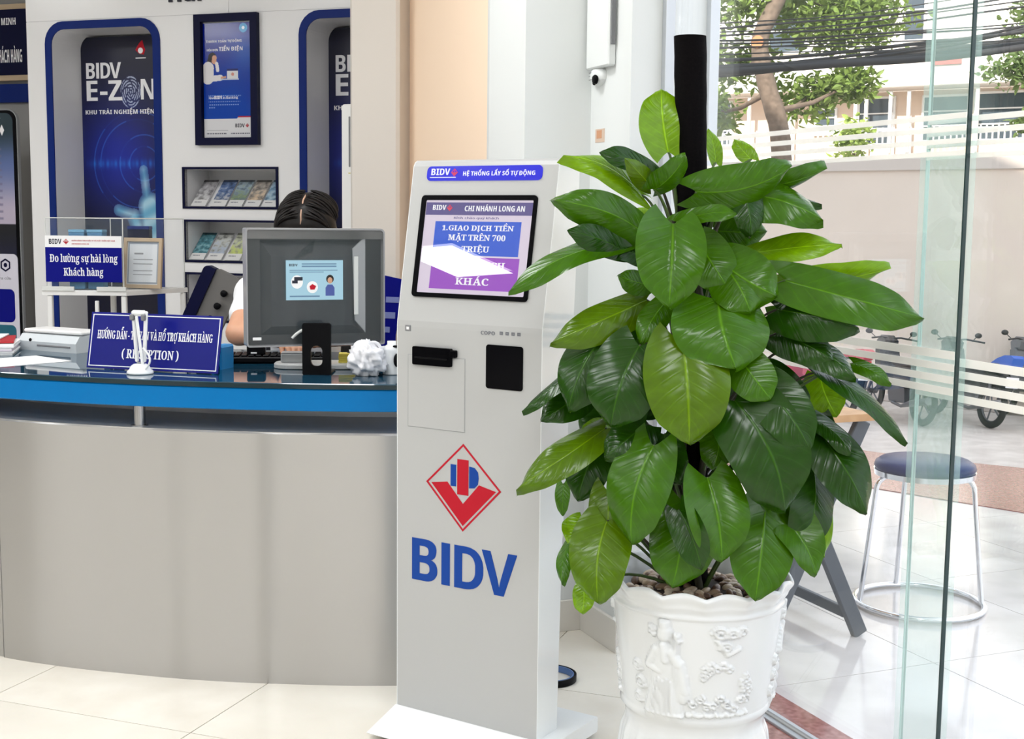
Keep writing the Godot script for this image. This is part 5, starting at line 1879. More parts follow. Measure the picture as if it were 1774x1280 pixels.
	var ad := thing("card_reader", "small black card reader standing on the keyboard edge", "card reader", Vector3(-0.783, TOP + 0.026, -3.955), face(Vector3(1, 0, -0.1)))
	mb = MB.new()
	box(mb, Vector3(0, 0.016, 0), Vector3(0.055, 0.032, 0.04), 0.004)
	obj("body", mb, M.black, ad)
	mb = MB.new()
	box(mb, Vector3(-0.006, 0.006, 0.0205), Vector3(0.018, 0.005, 0.002), 0.0005)
	obj("slot", mb, M.paper, ad)
	# oval tray with a grey and a yellow pad
	var tr := thing("oval_tray", "white oval tray on the glass behind the monitor's foot", "tray", Vector3(-0.573, TOP, -3.85), face(Vector3(0.996, 0, -0.09)))
	mb = MB.new()
	plate(mb, rrect(-0.135, -0.06, 0.135, 0.06, [0.055], 8), 0.0, 0.014, Transform3D(Basis(Vector3(1, 0, 0), Vector3(0, 0, -1), Vector3(0, 1, 0)), Vector3(0, 0.002, 0)), 0.004)
	obj("plate", mb, mat(rgb(206, 208, 208), 0.3), tr)
	mb = MB.new()
	plate(mb, rrect(-0.12, -0.05, 0.12, 0.05, [0.045], 8), 0.0, 0.004, Transform3D(Basis(Vector3(1, 0, 0), Vector3(0, 0, -1), Vector3(0, 1, 0)), Vector3(0, -0.002, 0)))
	obj("foot", mb, M.mid_grey, tr)
	var gp := thing("grey_pad", "flat grey box standing on the oval tray", "box", Vector3(-0.645, TOP + 0.016, -3.85), face(Vector3(0.996, 0, -0.09)))
	obj("box", sweep_box(Vector3(0.085, 0.027, 0.05), 0.003, Vector3(0, 0.0135, 0)), mat(rgb(176, 178, 178), 0.5), gp)
	obj("lid", sweep_box(Vector3(0.083, 0.003, 0.048), 0.001, Vector3(0, 0.0285, 0)), M.grey, gp)
	var yp := thing("sticky_pad", "yellow sticky note pad on the oval tray", "note pad", Vector3(-0.490, TOP + 0.016, -3.86), face(Vector3(0.996, 0, -0.09)))
	for i in 4:
		obj("sheets", sweep_box(Vector3(0.056, 0.0062, 0.05), 0.0004, Vector3(0.0006 * (i % 2), 0.0034 + i * 0.0067, 0)), M.yellow, yp)
	var stp := thing("stapler", "black stapler lying behind the yellow pad", "stapler", Vector3(-0.442, TOP, -3.885), face(Vector3(0.98, 0, -0.2)))
	obj("base", sweep_box(Vector3(0.12, 0.008, 0.03), 0.003, Vector3(0, 0.004, 0)), M.black, stp)
	obj("arm", sweep_box(Vector3(0.115, 0.016, 0.026), 0.005, Vector3(0.0, 0.036, 0)), M.black, stp)
	obj("hinge", sweep_box(Vector3(0.022, 0.03, 0.028), 0.004, Vector3(0.045, 0.02, 0)), M.black, stp)
	# crumpled white plastic bag
	var bag := thing("plastic_bag", "crumpled white plastic bag on the counter beside the kiosk", "bag", Vector3(-0.412, TOP, -3.665), Basis.IDENTITY)
	mb = MB.new()
	var fn := FastNoiseLite.new()
	fn.seed = 12
	fn.frequency = 9.0
	var rows := []
	for i in 25:
		var e := -PI / 2 + PI * i / 24.0
		var row := PackedVector3Array()
		for j in 41:
			var q := TAU * (j % 40) / 40.0
			var d := Vector3(cos(e) * cos(q), sin(e), -cos(e) * sin(q))
			var k := 1.0 + 0.42 * fn.get_noise_3dv(d * 0.22) + 0.22 * absf(fn.get_noise_3dv(d * 0.6))
			row.append(Vector3(d.x * 0.052 * k, maxf(0.0008, 0.046 + d.y * 0.050 * k), d.z * 0.05 * k))
		rows.append(row)
	mb.grid(rows, false, true)
	obj("bag", mb, mat(rgb(232, 232, 236), 0.35), bag)
	for x in [-0.018, 0.02]:
		mb = MB.new()
		pts = []
		for i in 10:
			var t := i / 9.0
			pts.append(Vector3(x + 0.02 * cos(t * PI), 0.074 + 0.022 * sin(t * PI), 0.01 * x * 50.0))
		tube(mb, pts, 0.005, 6)
		obj("handle", mb, mat(rgb(232, 232, 236), 0.35), bag)
	# white bottle with a black pump, against the kiosk
	var bo := thing("pump_bottle", "white bottle with a black side nozzle, half hidden by the kiosk", "bottle", Vector3(-0.345, TOP, -3.70), Basis.IDENTITY)
	mb = MB.new()
	lathe(mb, [[0.0, 0.0], [0.024, 0.0], [0.026, 0.003], [0.026, 0.070], [0.022, 0.080], [0.013, 0.086], [0.013, 0.096], [0.0, 0.096]], 24)
	obj("body", mb, M.gloss_white, bo)
	mb = MB.new()
	box(mb, Vector3(0.020, 0.082, 0.012), Vector3(0.03, 0.006, 0.02), 0.002)
	obj("nozzle", mb, M.black, bo)
	mb = MB.new()
	ball(mb, Vector3(0.018, 0.043, 0.024), Vector3(0.011, 0.020, 0.008), 12)
	box(mb, Vector3(0.021, 0.018, 0.026), Vector3(0.004, 0.03, 0.004), 0.001)
	obj("clip", mb, M.black, bo)
	# cables between the monitor and the bottle
	for k in 2:
		mb = MB.new()
		pts = []
		for i in 10:
			var t := i / 9.0
			pts.append(Vector3(-0.47 + 0.1 * t + 0.012 * k, TOP + 0.072 - 0.040 * t + 0.006 * sin(t * 5.0 + k) - 0.012 * k, -3.79 + 0.02 * t))
		tube(mb, pts, 0.0035, 8)
		var cb := obj("cable", mb, M.black)
		tag(cb, ["upper black cable sloping from the monitor to the white bottle", "lower black cable sloping from the monitor to the white bottle"][k], "cable")


# ================================================================ monitor

func monitor():
	var t := thing("counter_monitor", "dark monitor on the counter with a small lit advert on its back", "monitor", Vector3(-0.569, TOP, -3.72), face(Vector3(0.936, 0, -0.352)))
	var y0 := 0.080
	var y1 := 0.412
	var x0 := -0.190
	var x1 := 0.204
	var mb := MB.new()
	plate(mb, rrect(x0, y0, x1, y1, [0.008, 0.008, 0.012, 0.008]), -0.05, -0.022)
	obj("screen_housing", mb, mat(rgb(30, 31, 35), 0.3), t)
	# raised back: a truncated box with sloping silver flank
	mb = MB.new()
	var o := rect(0.30, 0.27, 0.0, 0.245)
	var i2 := rect(0.235, 0.20, -0.005, 0.235)
	for k in 4:
		var a := o[k]
		var b := o[(k + 1) % 4]
		var c := i2[k]
		var d := i2[(k + 1) % 4]
		mb.quad(Vector3(a.x, a.y, -0.022), Vector3(b.x, b.y, -0.022), Vector3(d.x, d.y, -0.004), Vector3(c.x, c.y, -0.004), Vector3(b.y - a.y, a.x - b.x, 0.5))
	mb.quad(Vector3(i2[0].x, i2[0].y, -0.004), Vector3(i2[1].x, i2[1].y, -0.004), Vector3(i2[2].x, i2[2].y, -0.004), Vector3(i2[3].x, i2[3].y, -0.004), Vector3(0, 0, 1))
	obj("back_shell", mb, mat(rgb(34, 37, 43), 0.25), t)
	mb = MB.new()
	plate(mb, PackedVector2Array([Vector2(0.150, 0.113), Vector2(0.150, 0.392), Vector2(0.112, 0.356), Vector2(0.118, 0.150)]), -0.004, 0.002, Transform3D.IDENTITY, 0.001)
	var fl := obj("silver_flank", mb, M.grey, t)
	mb = MB.new()
	box(mb, Vector3(0.122, 0.250, 0.0035), Vector3(0.013, 0.168, 0.003), 0.001)
	obj("light_strip", mb, M.acrylic_edge, fl)
	# clear acrylic cover in front, with bright edges
	mb = MB.new()
	plate(mb, rrect(x0 - 0.003, y0, x1, y1, [0.008, 0.006, 0.012, 0.006]), 0.006, 0.010)
	var cov := obj("clear_cover", mb, M.acrylic, t)
	mb = MB.new()
	ring(mb, rrect(x0 - 0.004, y0 - 0.002, x1 + 0.002, y1 + 0.002, [0.008, 0.006, 0.014, 0.006]), rrect(x0 - 0.0005, y0 + 0.002, x1 - 0.002, y1 - 0.003, [0.008, 0.006, 0.012, 0.006]), -0.05, 0.0102)
	obj("cover_edge", mb, mat(rgb(150, 150, 152), 0.2), cov)
	mb = MB.new()
	plate(mb, rect(0.392, 0.026, 0.006, 0.3965), 0.002, 0.006)
	obj("top_band", mb, mat(rgb(120, 119, 118), 0.2), t)
	# the small lit panel
	var ad := up_part("advert_panel", rect(0.164, 0.113, -0.001, 0.267), 0.0105, 0.0135, glow(rgb(176, 218, 236), 0.72, 0.1), t)
	text("BIDV", "sansbold", Vector3(-0.062, 0.310, 0.0137), 0.024, 0.007, M.ink, ad)
	for q in [[0.012, 0.313, 0.10, 0.003], [0.012, 0.306, 0.10, 0.004], [-0.004, 0.295, 0.138, 0.002], [-0.024, 0.290, 0.098, 0.002], [-0.03, 0.221, 0.086, 0.004]]:
		mb = MB.new()
		box(mb, Vector3(q[0], q[1], 0.0137), Vector3(q[2], q[3], 0.0006), 0.0)
		obj("print_line", mb, mat(rgb(96, 130, 160), 0.5), ad)
	up_part("drawn_disc", ellipse(0.017, 0.019, -0.052, 0.262), 0.0135, 0.014, M.paper, ad)
	up_part("drawn_disc", ellipse(0.016, 0.017, -0.008, 0.247), 0.0135, 0.014, M.paper, ad)
	up_part("drawn_shape", PackedVector2Array([Vector2(-0.066, 0.258), Vector2(-0.050, 0.258), Vector2(-0.050, 0.266), Vector2(-0.036, 0.266), Vector2(-0.036, 0.276), Vector2(-0.060, 0.276), Vector2(-0.060, 0.266), Vector2(-0.066, 0.266)]), 0.014, 0.0143, M.ink, ad)
	up_part("drawn_shape", PackedVector2Array([Vector2(-0.014, 0.240), Vector2(-0.002, 0.240), Vector2(0.003, 0.250), Vector2(-0.008, 0.256), Vector2(-0.016, 0.250)]), 0.014, 0.0143, M.letter_red, ad)
	up_part("drawn_dress", PackedVector2Array([Vector2(0.030, 0.222), Vector2(0.056, 0.222), Vector2(0.056, 0.245), Vector2(0.050, 0.254), Vector2(0.036, 0.254), Vector2(0.030, 0.245)]), 0.0135, 0.014, mat(rgb(70, 86, 156), 0.5), ad)
	up_part("drawn_hair", ellipse(0.011, 0.012, 0.043, 0.270), 0.0135, 0.014, M.eye, ad)
	up_part("drawn_face", ellipse(0.007, 0.009, 0.043, 0.266), 0.014, 0.0144, M.skin, ad)
	var l := AreaLight3D.new()
	l.name = "advert_light"
	l.area_size = Vector2(0.16, 0.11)
	l.light_energy = 0.0015
	l.light_color = rgb(176, 218, 236)
	l.shadow_enabled = true
	l.transform = t.transform * Transform3D(Basis(Vector3(-1, 0, 0), Vector3(0, 1, 0), Vector3(0, 0, -1)), Vector3(0, 0.267, 0.03))
	add_child(l, true)
	up_part("label", rect(0.024, 0.008, -0.166, 0.102), 0.0102, 0.011, M.paper, t)
	# foot: an upright black board with a slot
	var ft := Transform3D(face(Vector3(1, 0, 0)), Vector3.ZERO)
	mb = MB.new()
	var ou := rrect(-0.0405, 0.0, 0.0405, 0.148, [0.004, 0.004, 0.008, 0.008])
	var inn := rrect(-0.0165, 0.026, 0.0165, 0.084, [0.014, 0.014, 0.016, 0.016])
	ring(mb, ou, inn, 0.0, 0.012)
	var nk := obj("stand", mb, M.black, t)
	nk.transform = t.transform.affine_inverse() * Transform3D(Basis.IDENTITY, Vector3(-0.5545, TOP, -3.672))
	mb = MB.new()
	box(mb, Vector3(0, 0.003, -0.05), Vector3(0.078, 0.006, 0.10), 0.002)
	obj("stand_foot", mb, M.black, nk)
	mb = MB.new()
	var pts := []
	for i in 8:
		var q := i / 7.0
		pts.append(Vector3(-0.022 - 0.045 * q, 0.128 - 0.026 * q * q, 0.020 - 0.008 * q))
	tube(mb, pts, 0.0042, 8)
	obj("tie", mb, M.acrylic_edge, t)


# ================================================================ people

# joined tapered bones [from, to, radius, radius, blend] -> one smooth surface (surface nets)
func blob(mb: MB, bones: Array, cell: float):
	var lo := Vector3.INF
	var hi := -Vector3.INF
	for b in bones:
		var r := maxf(b[2], b[3]) + 2.5 * cell
		for p in [b[0], b[1]]:
			lo = lo.min(p - Vector3.ONE * r)
			hi = hi.max(p + Vector3.ONE * r)
	var nx := int((hi.x - lo.x) / cell) + 2
	var ny := int((hi.y - lo.y) / cell) + 2
	var nz := int((hi.z - lo.z) / cell) + 2
	var f := PackedFloat32Array()
	f.resize(nx * ny * nz)
	f.fill(1.0)
	for b in bones:
		var p: Vector3 = b[0]
		var q: Vector3 = b[1]
		var ra: float = b[2]
		var rb: float = b[3]
		var kk: float = b[4]
		var m := maxf(ra, rb) + kk + 2.0 * cell
		var d := q - p
		var l2 := maxf(d.length_squared(), 1e-9)
		var a0 := ((p.min(q) - Vector3.ONE * m - lo) / cell).floor()
		var a1 := ((p.max(q) + Vector3.ONE * m - lo) / cell).ceil()
		for z in range(maxi(0, int(a0.z)), mini(nz, int(a1.z) + 1)):
			for y in range(maxi(0, int(a0.y)), mini(ny, int(a1.y) + 1)):
				for x in range(maxi(0, int(a0.x)), mini(nx, int(a1.x) + 1)):
					var w := lo + Vector3(x, y, z) * cell - p
					var t := clampf(w.dot(d) / l2, 0.0, 1.0)
					var e := (w - d * t).length() - lerpf(ra, rb, t)
					var i := (z * ny + y) * nx + x
					var g := f[i]
					var h := maxf(kk - absf(e - g), 0.0)
					f[i] = minf(e, g) - h * h / (4.0 * kk)
	var sy := nx
	var sz := nx * ny
	var at := {}
	var off := [0, 1, sy, sy + 1, sz, sz + 1, sz + sy, sz + sy + 1]
	for z in nz - 1:
		for y in ny - 1:
			for x in nx - 1:
				var i := z * sz + y * sy + x
				var s := 0
				for o in off:
					if f[i + o] < 0.0:
						s += 1
				if s == 0 or s == 8:
					continue
				var sum := Vector3.ZERO
				var n := 0
				for e in [[0, 1], [2, 3], [4, 5], [6, 7], [0, 2], [1, 3], [4, 6], [5, 7], [0, 4], [1, 5], [2, 6], [3, 7]]:
					var v0 := f[i + off[e[0]]]
					var v1 := f[i + off[e[1]]]
					if (v0 < 0.0) != (v1 < 0.0):
						var t := v0 / (v0 - v1)
						var c0 := Vector3(e[0] & 1, (e[0] >> 1) & 1, e[0] >> 2)
						var c1 := Vector3(e[1] & 1, (e[1] >> 1) & 1, e[1] >> 2)
						sum += c0.lerp(c1, t)
						n += 1
				var pos := lo + (Vector3(x, y, z) + sum / n) * cell
				var gr := Vector3(f[i + 1] + f[i + 1 + sy] + f[i + 1 + sz] + f[i + 1 + sy + sz] - f[i] - f[i + sy] - f[i + sz] - f[i + sy + sz],
					f[i + sy] + f[i + sy + 1] + f[i + sy + sz] + f[i + sy + 1 + sz] - f[i] - f[i + 1] - f[i + sz] - f[i + 1 + sz],
					f[i + sz] + f[i + sz + 1] + f[i + sz + sy] + f[i + sz + 1 + sy] - f[i] - f[i + 1] - f[i + sy] - f[i + 1 + sy])
				at[i] = mb.v.size()
				mb.v.append(pos)
				mb.n.append(gr.normalized())
				mb.t.append(Vector2.ZERO)
	for i in at:
		for ax in 3:
			var st: int = [1, sy, sz][ax]
			var u: int = [sy, sz, 1][ax]
			var w: int = [sz, 1, sy][ax]
			if (f[i] < 0.0) == (f[i + st] < 0.0) or not (at.has(i - u) and at.has(i - w) and at.has(i - u - w)):
				continue
			var a: int = at[i]
			var b: int = at[i - u]
			var c: int = at[i - u - w]
			var d: int = at[i - w]
			if f[i] < 0.0:
				mb.k.append_array([a, c, b, a, d, c])
			else:
				mb.k.append_array([a, b, c, a, c, d])


func hand_bones(wrist: Vector3, dirn: Vector3, up: Vector3, thumb_side: float) -> Array:
	# palm of three bones, four fingers of three joints, a thumb from the side of the palm
	var d := dirn.normalized()
	var s := d.cross(up).normalized() * thumb_side
	var u := s.cross(d).normalized() * thumb_side
	var out := []
	var k := 0.004
	for i in 4:
		var x := 0.024 - i * 0.016
		var base: Vector3 = wrist + d * (0.088 - 0.004 * absf(i - 1.2)) + s * x
		out.append([wrist + s * x * 0.6, base, 0.014, 0.011, 0.012])
		var ln: float = [0.070, 0.078, 0.072, 0.056][i]
		var p1: Vector3 = base + d * ln * 0.45 + u * 0.008
		var p2: Vector3 = p1 + d * ln * 0.30 - u * 0.012
		var p3: Vector3 = p2 + d * ln * 0.18 - u * 0.017
		out.append([base, p1, 0.0095, 0.0088, k])
		out.append([p1, p2, 0.0088, 0.0080, k])
		out.append([p2, p3, 0.0080, 0.0070, k])
	var t0: Vector3 = wrist + d * 0.030 + s * 0.028
	var t1: Vector3 = t0 + d * 0.032 + s * 0.022 - u * 0.004
	var t2: Vector3 = t1 + d * 0.030 + s * 0.006 - u * 0.010
	out.append([wrist + d * 0.015 + s * 0.010, t0, 0.015, 0.013, 0.010])
	out.append([t0, t1, 0.012, 0.0100, k])
	out.append([t1, t2, 0.0100, 0.0085, k])
	return out


func clerk():
	var t := thing("person", "seated woman with dark centre-parted hair and white short sleeves, bent over behind the monitor", "person", Vector3(-0.72, 0, -4.42))
	var hips := Vector3(0, 0.56, -0.10)
	var chest := Vector3(0.01, 0.93, -0.03)
	var neck := Vector3(0.02, 1.09, 0.0)
	var sh := [Vector3(-0.165, 1.03, -0.02), Vector3(0.185, 1.03, -0.02)]
	var el := [Vector3(-0.172, 0.918, 0.205), Vector3(0.205, 0.918, 0.190)]
	var wr := [Vector3(-0.020, 0.910, 0.335), Vector3(0.115, 0.910, 0.335)]
	var hc := Vector3(0.03, 1.232, 0.055)
	var hb := Basis(Vector3(1, 0, 0), 0.50) * Basis(Vector3(0, 1, 0), -0.05)
	var H := func(x, y, z) -> Vector3: return hc + hb * Vector3(x, y, z)
	# body: torso, arms, legs
	var mb := MB.new()
	var bones := [
		[hips, Vector3(0, 0.72, -0.08), 0.125, 0.105, 0.05], [Vector3(0, 0.72, -0.08), chest, 0.105, 0.115, 0.05], [chest + Vector3(-0.06, 0.05, 0), chest + Vector3(0.06, 0.05, 0), 0.095, 0.095, 0.04],
		[sh[0], sh[1], 0.058, 0.058, 0.04], [chest + Vector3(0, 0.08, 0), neck, 0.07, 0.052, 0.03], [neck, H.call(0, -0.06, -0.01), 0.050, 0.050, 0.02],
	]
	for k in 2:
		var sg := -1.0 if k == 0 else 1.0
		bones.append([sh[k], el[k], 0.050, 0.041, 0.03])
		bones.append([el[k], wr[k], 0.040, 0.026, 0.012])
		var hip := hips + Vector3(sg * 0.08, -0.03, 0.02)
		var knee := Vector3(sg * 0.13, 0.50, 0.32)
		var ank := Vector3(sg * 0.13, 0.10, 0.26)
		bones.append([hip, knee, 0.085, 0.060, 0.04])
		bones.append([knee, ank, 0.058, 0.038, 0.02])
		bones.append([ank + Vector3(0, -0.05, -0.02), ank + Vector3(0, -0.065, 0.14), 0.036, 0.030, 0.03])
	blob(mb, bones, 0.013)
	# hands on the keyboard
	for k in 2:
		var d: Vector3 = [Vector3(0.45, -0.08, 0.9), Vector3(-0.35, -0.08, 0.9)][k]
		blob(mb, hand_bones(wr[k], d, Vector3.UP, [-1.0, 1.0][k]) + [[el[k].lerp(wr[k], 0.85), wr[k], 0.028, 0.024, 0.012]], 0.0035)
	# head with brow, cheeks, nose, lips, chin and ears
	blob(mb, [
		[H.call(0, 0.035, -0.030), H.call(0, 0.030, 0.018), 0.078, 0.074, 0.02], [H.call(0, -0.01, 0.030), H.call(0, -0.075, 0.048), 0.060, 0.034, 0.03], [H.call(-0.030, -0.060, 0.035), H.call(0.030, -0.060, 0.035), 0.034, 0.034, 0.03],
		[H.call(-0.036, -0.025, 0.058), H.call(-0.034, -0.03, 0.056), 0.024, 0.024, 0.02], [H.call(0.036, -0.025, 0.058), H.call(0.034, -0.03, 0.056), 0.024, 0.024, 0.02],
		[H.call(-0.034, 0.022, 0.080), H.call(0.034, 0.022, 0.080), 0.010, 0.010, 0.015], [H.call(0, 0.008, 0.088), H.call(0, -0.034, 0.101), 0.007, 0.010, 0.010], [H.call(-0.010, -0.036, 0.094), H.call(0.010, -0.036, 0.094), 0.007, 0.007, 0.006],
		[H.call(0, -0.094, 0.066), H.call(0, -0.096, 0.066), 0.020, 0.020, 0.02], [H.call(-0.078, -0.01, -0.012), H.call(-0.080, -0.045, -0.006), 0.012, 0.008, 0.008], [H.call(0.078, -0.01, -0.012), H.call(0.080, -0.045, -0.006), 0.012, 0.008, 0.008],
		[H.call(0, -0.05, -0.02), neck + Vector3(0, 0.02, 0), 0.05, 0.05, 0.02],
	], 0.0045)
	obj("body", mb, M.skin, t)
	mb = MB.new()
	for x in [-0.031, 0.031]:
		ball(mb, H.call(x, 0.002, 0.083), Vector3(0.011, 0.005, 0.006), 10, hb)
	obj("eyes", mb, M.eye, t)
	mb = MB.new()
	blob(mb, [[H.call(-0.018, -0.066, 0.081), H.call(0, -0.064, 0.089), 0.005, 0.0065, 0.004], [H.call(0, -0.064, 0.089), H.call(0.018, -0.066, 0.081), 0.0065, 0.005, 0.004]], 0.002)
	obj("mouth", mb, M.lip, t)
	# hair: two smooth wings from a centre parting, falling behind the shoulders
	mb = MB.new()
	var hr := [[H.call(0, 0.046, -0.034), H.call(0, 0.044, 0.010), 0.088, 0.082, 0.01], [H.call(-0.018, 0.052, 0.0), H.call(-0.034, 0.046, 0.018), 0.074, 0.058, 0.03], [H.call(0.018, 0.052, 0.0), H.call(0.034, 0.046, 0.018), 0.074, 0.058, 0.03], [H.call(0, 0.02, -0.05), H.call(0, -0.06, -0.05), 0.080, 0.065, 0.03]]
	for s in [-1.0, 1.0]:
		hr.append([H.call(s * 0.058, 0.050, 0.020), H.call(s * 0.080, -0.01, 0.020), 0.034, 0.024, 0.04])
		hr.append([H.call(s * 0.080, -0.01, 0.020), H.call(s * 0.085, -0.12, 0.03), 0.025, 0.022, 0.02])
		hr.append([H.call(s * 0.085, -0.12, 0.03), Vector3(0.03 + s * 0.085, 1.02, 0.085), 0.024, 0.014, 0.02])
		hr.append([H.call(s * 0.05, -0.04, -0.07), Vector3(0.02 + s * 0.05, 1.0, -0.10), 0.045, 0.035, 0.03])
	blob(mb, hr, 0.006)
	# locks combed from the parting to the sides
	for sg in [-1.0, 1.0]:
		for i in 22:
			var a := -0.75 + i * 0.082
			var lock := []
			for k in 9:
				var q := 0.10 + k * 0.175
				lock.append(H.call(sg * 0.1015 * sin(q) * (0.55 + 0.45 * cos(a)), 0.045 + 0.0945 * cos(q) * cos(a * 0.85), -0.022 + 0.105 * sin(a) + 0.010 * sin(q * 2.0 + i)))
			tube(mb, lock, [0.001, 0.0030, 0.0042, 0.0048, 0.0050, 0.0048, 0.0042, 0.0034, 0.001], 6, false)
	obj("hair", mb, M.hair, t)
	mb = MB.new()
	var pts := []
	for i in 9:
		var a := -0.15 + i * 0.155
		pts.append(H.call(0.001 * sin(i * 2.0), 0.045 + 0.0925 * cos(a), -0.018 + 0.110 * sin(a)))
	tube(mb, pts, [0.001, 0.003, 0.0036, 0.0038, 0.0038, 0.0036, 0.0032, 0.0028, 0.001], 6)
	obj("parting", mb, M.scalp, t)
	# blouse with short sleeves, trousers
	mb = MB.new()
	var cl := [[hips + Vector3(0, 0.0, 0), Vector3(0, 0.72, -0.08), 0.135, 0.115, 0.05], [Vector3(0, 0.72, -0.08), chest, 0.115, 0.124, 0.05], [chest + Vector3(-0.06, 0.05, 0), chest + Vector3(0.06, 0.05, 0), 0.103, 0.103, 0.04], [sh[0], sh[1], 0.064, 0.064, 0.04], [chest + Vector3(0, 0.08, 0), neck + Vector3(0, -0.03, -0.005), 0.075, 0.060, 0.03]]
	for k in 2:
		cl.append([sh[k], sh[k].lerp(el[k], 0.55), 0.058, 0.056, 0.03])
	blob(mb, cl, 0.012)
	obj("blouse", mb, M.shirt, t)
	mb = MB.new()
	var tr := [[hips + Vector3(0, -0.02, 0), hips + Vector3(0, 0.03, 0), 0.14, 0.135, 0.03]]
	for s in [-1.0, 1.0]:
		tr.append([hips + Vector3(s * 0.08, -0.03, 0.02), Vector3(s * 0.13, 0.50, 0.32), 0.092, 0.068, 0.04])
		tr.append([Vector3(s * 0.13, 0.50, 0.32), Vector3(s * 0.13, 0.14, 0.265), 0.066, 0.052, 0.02])
	blob(mb, tr, 0.014)
	obj("trousers", mb, M.trousers, t)
	# her chair
	var c := thing("office_chair", "dark office chair under the seated clerk, hidden behind the counter", "chair", Vector3(-0.72, 0, -4.52))
	obj("seat", sweep_box(Vector3(0.44, 0.06, 0.42), 0.025, Vector3(0, 0.392, 0)), M.moto_black, c)
	obj("backrest", sweep_box(Vector3(0.40, 0.36, 0.05), 0.02, Vector3(0, 0.70, -0.24)), M.moto_black, c)
	obj("bracket", sweep_box(Vector3(0.06, 0.40, 0.02), 0.006, Vector3(0, 0.56, -0.262)), M.moto_black, c)
	mb = MB.new()
	lathe(mb, [[0.0, 0.07], [0.03, 0.07], [0.025, 0.20], [0.025, 0.36], [0.0, 0.36]], 16)
	obj("column", mb, M.steel_dark, c)
	for i in 5:
		var a := i * TAU / 5
		mb = MB.new()
		tube(mb, [Vector3(0, 0.09, 0), Vector3(cos(a) * 0.26, 0.06, sin(a) * 0.26)], [0.022, 0.014], 8)
		var lg := obj("leg", mb, M.moto_black, c)
		mb = MB.new()
		lathe(mb, [[0.0, -0.012], [0.028, -0.012], [0.030, 0.0], [0.028, 0.012], [0.0, 0.012]], 16, Vector3(cos(a) * 0.26, 0.03, sin(a) * 0.26), Basis(Vector3(cos(a), 0, sin(a)), PI / 2))
		obj("caster", mb, M.rubber, lg)


# ================================================================ behind the counter

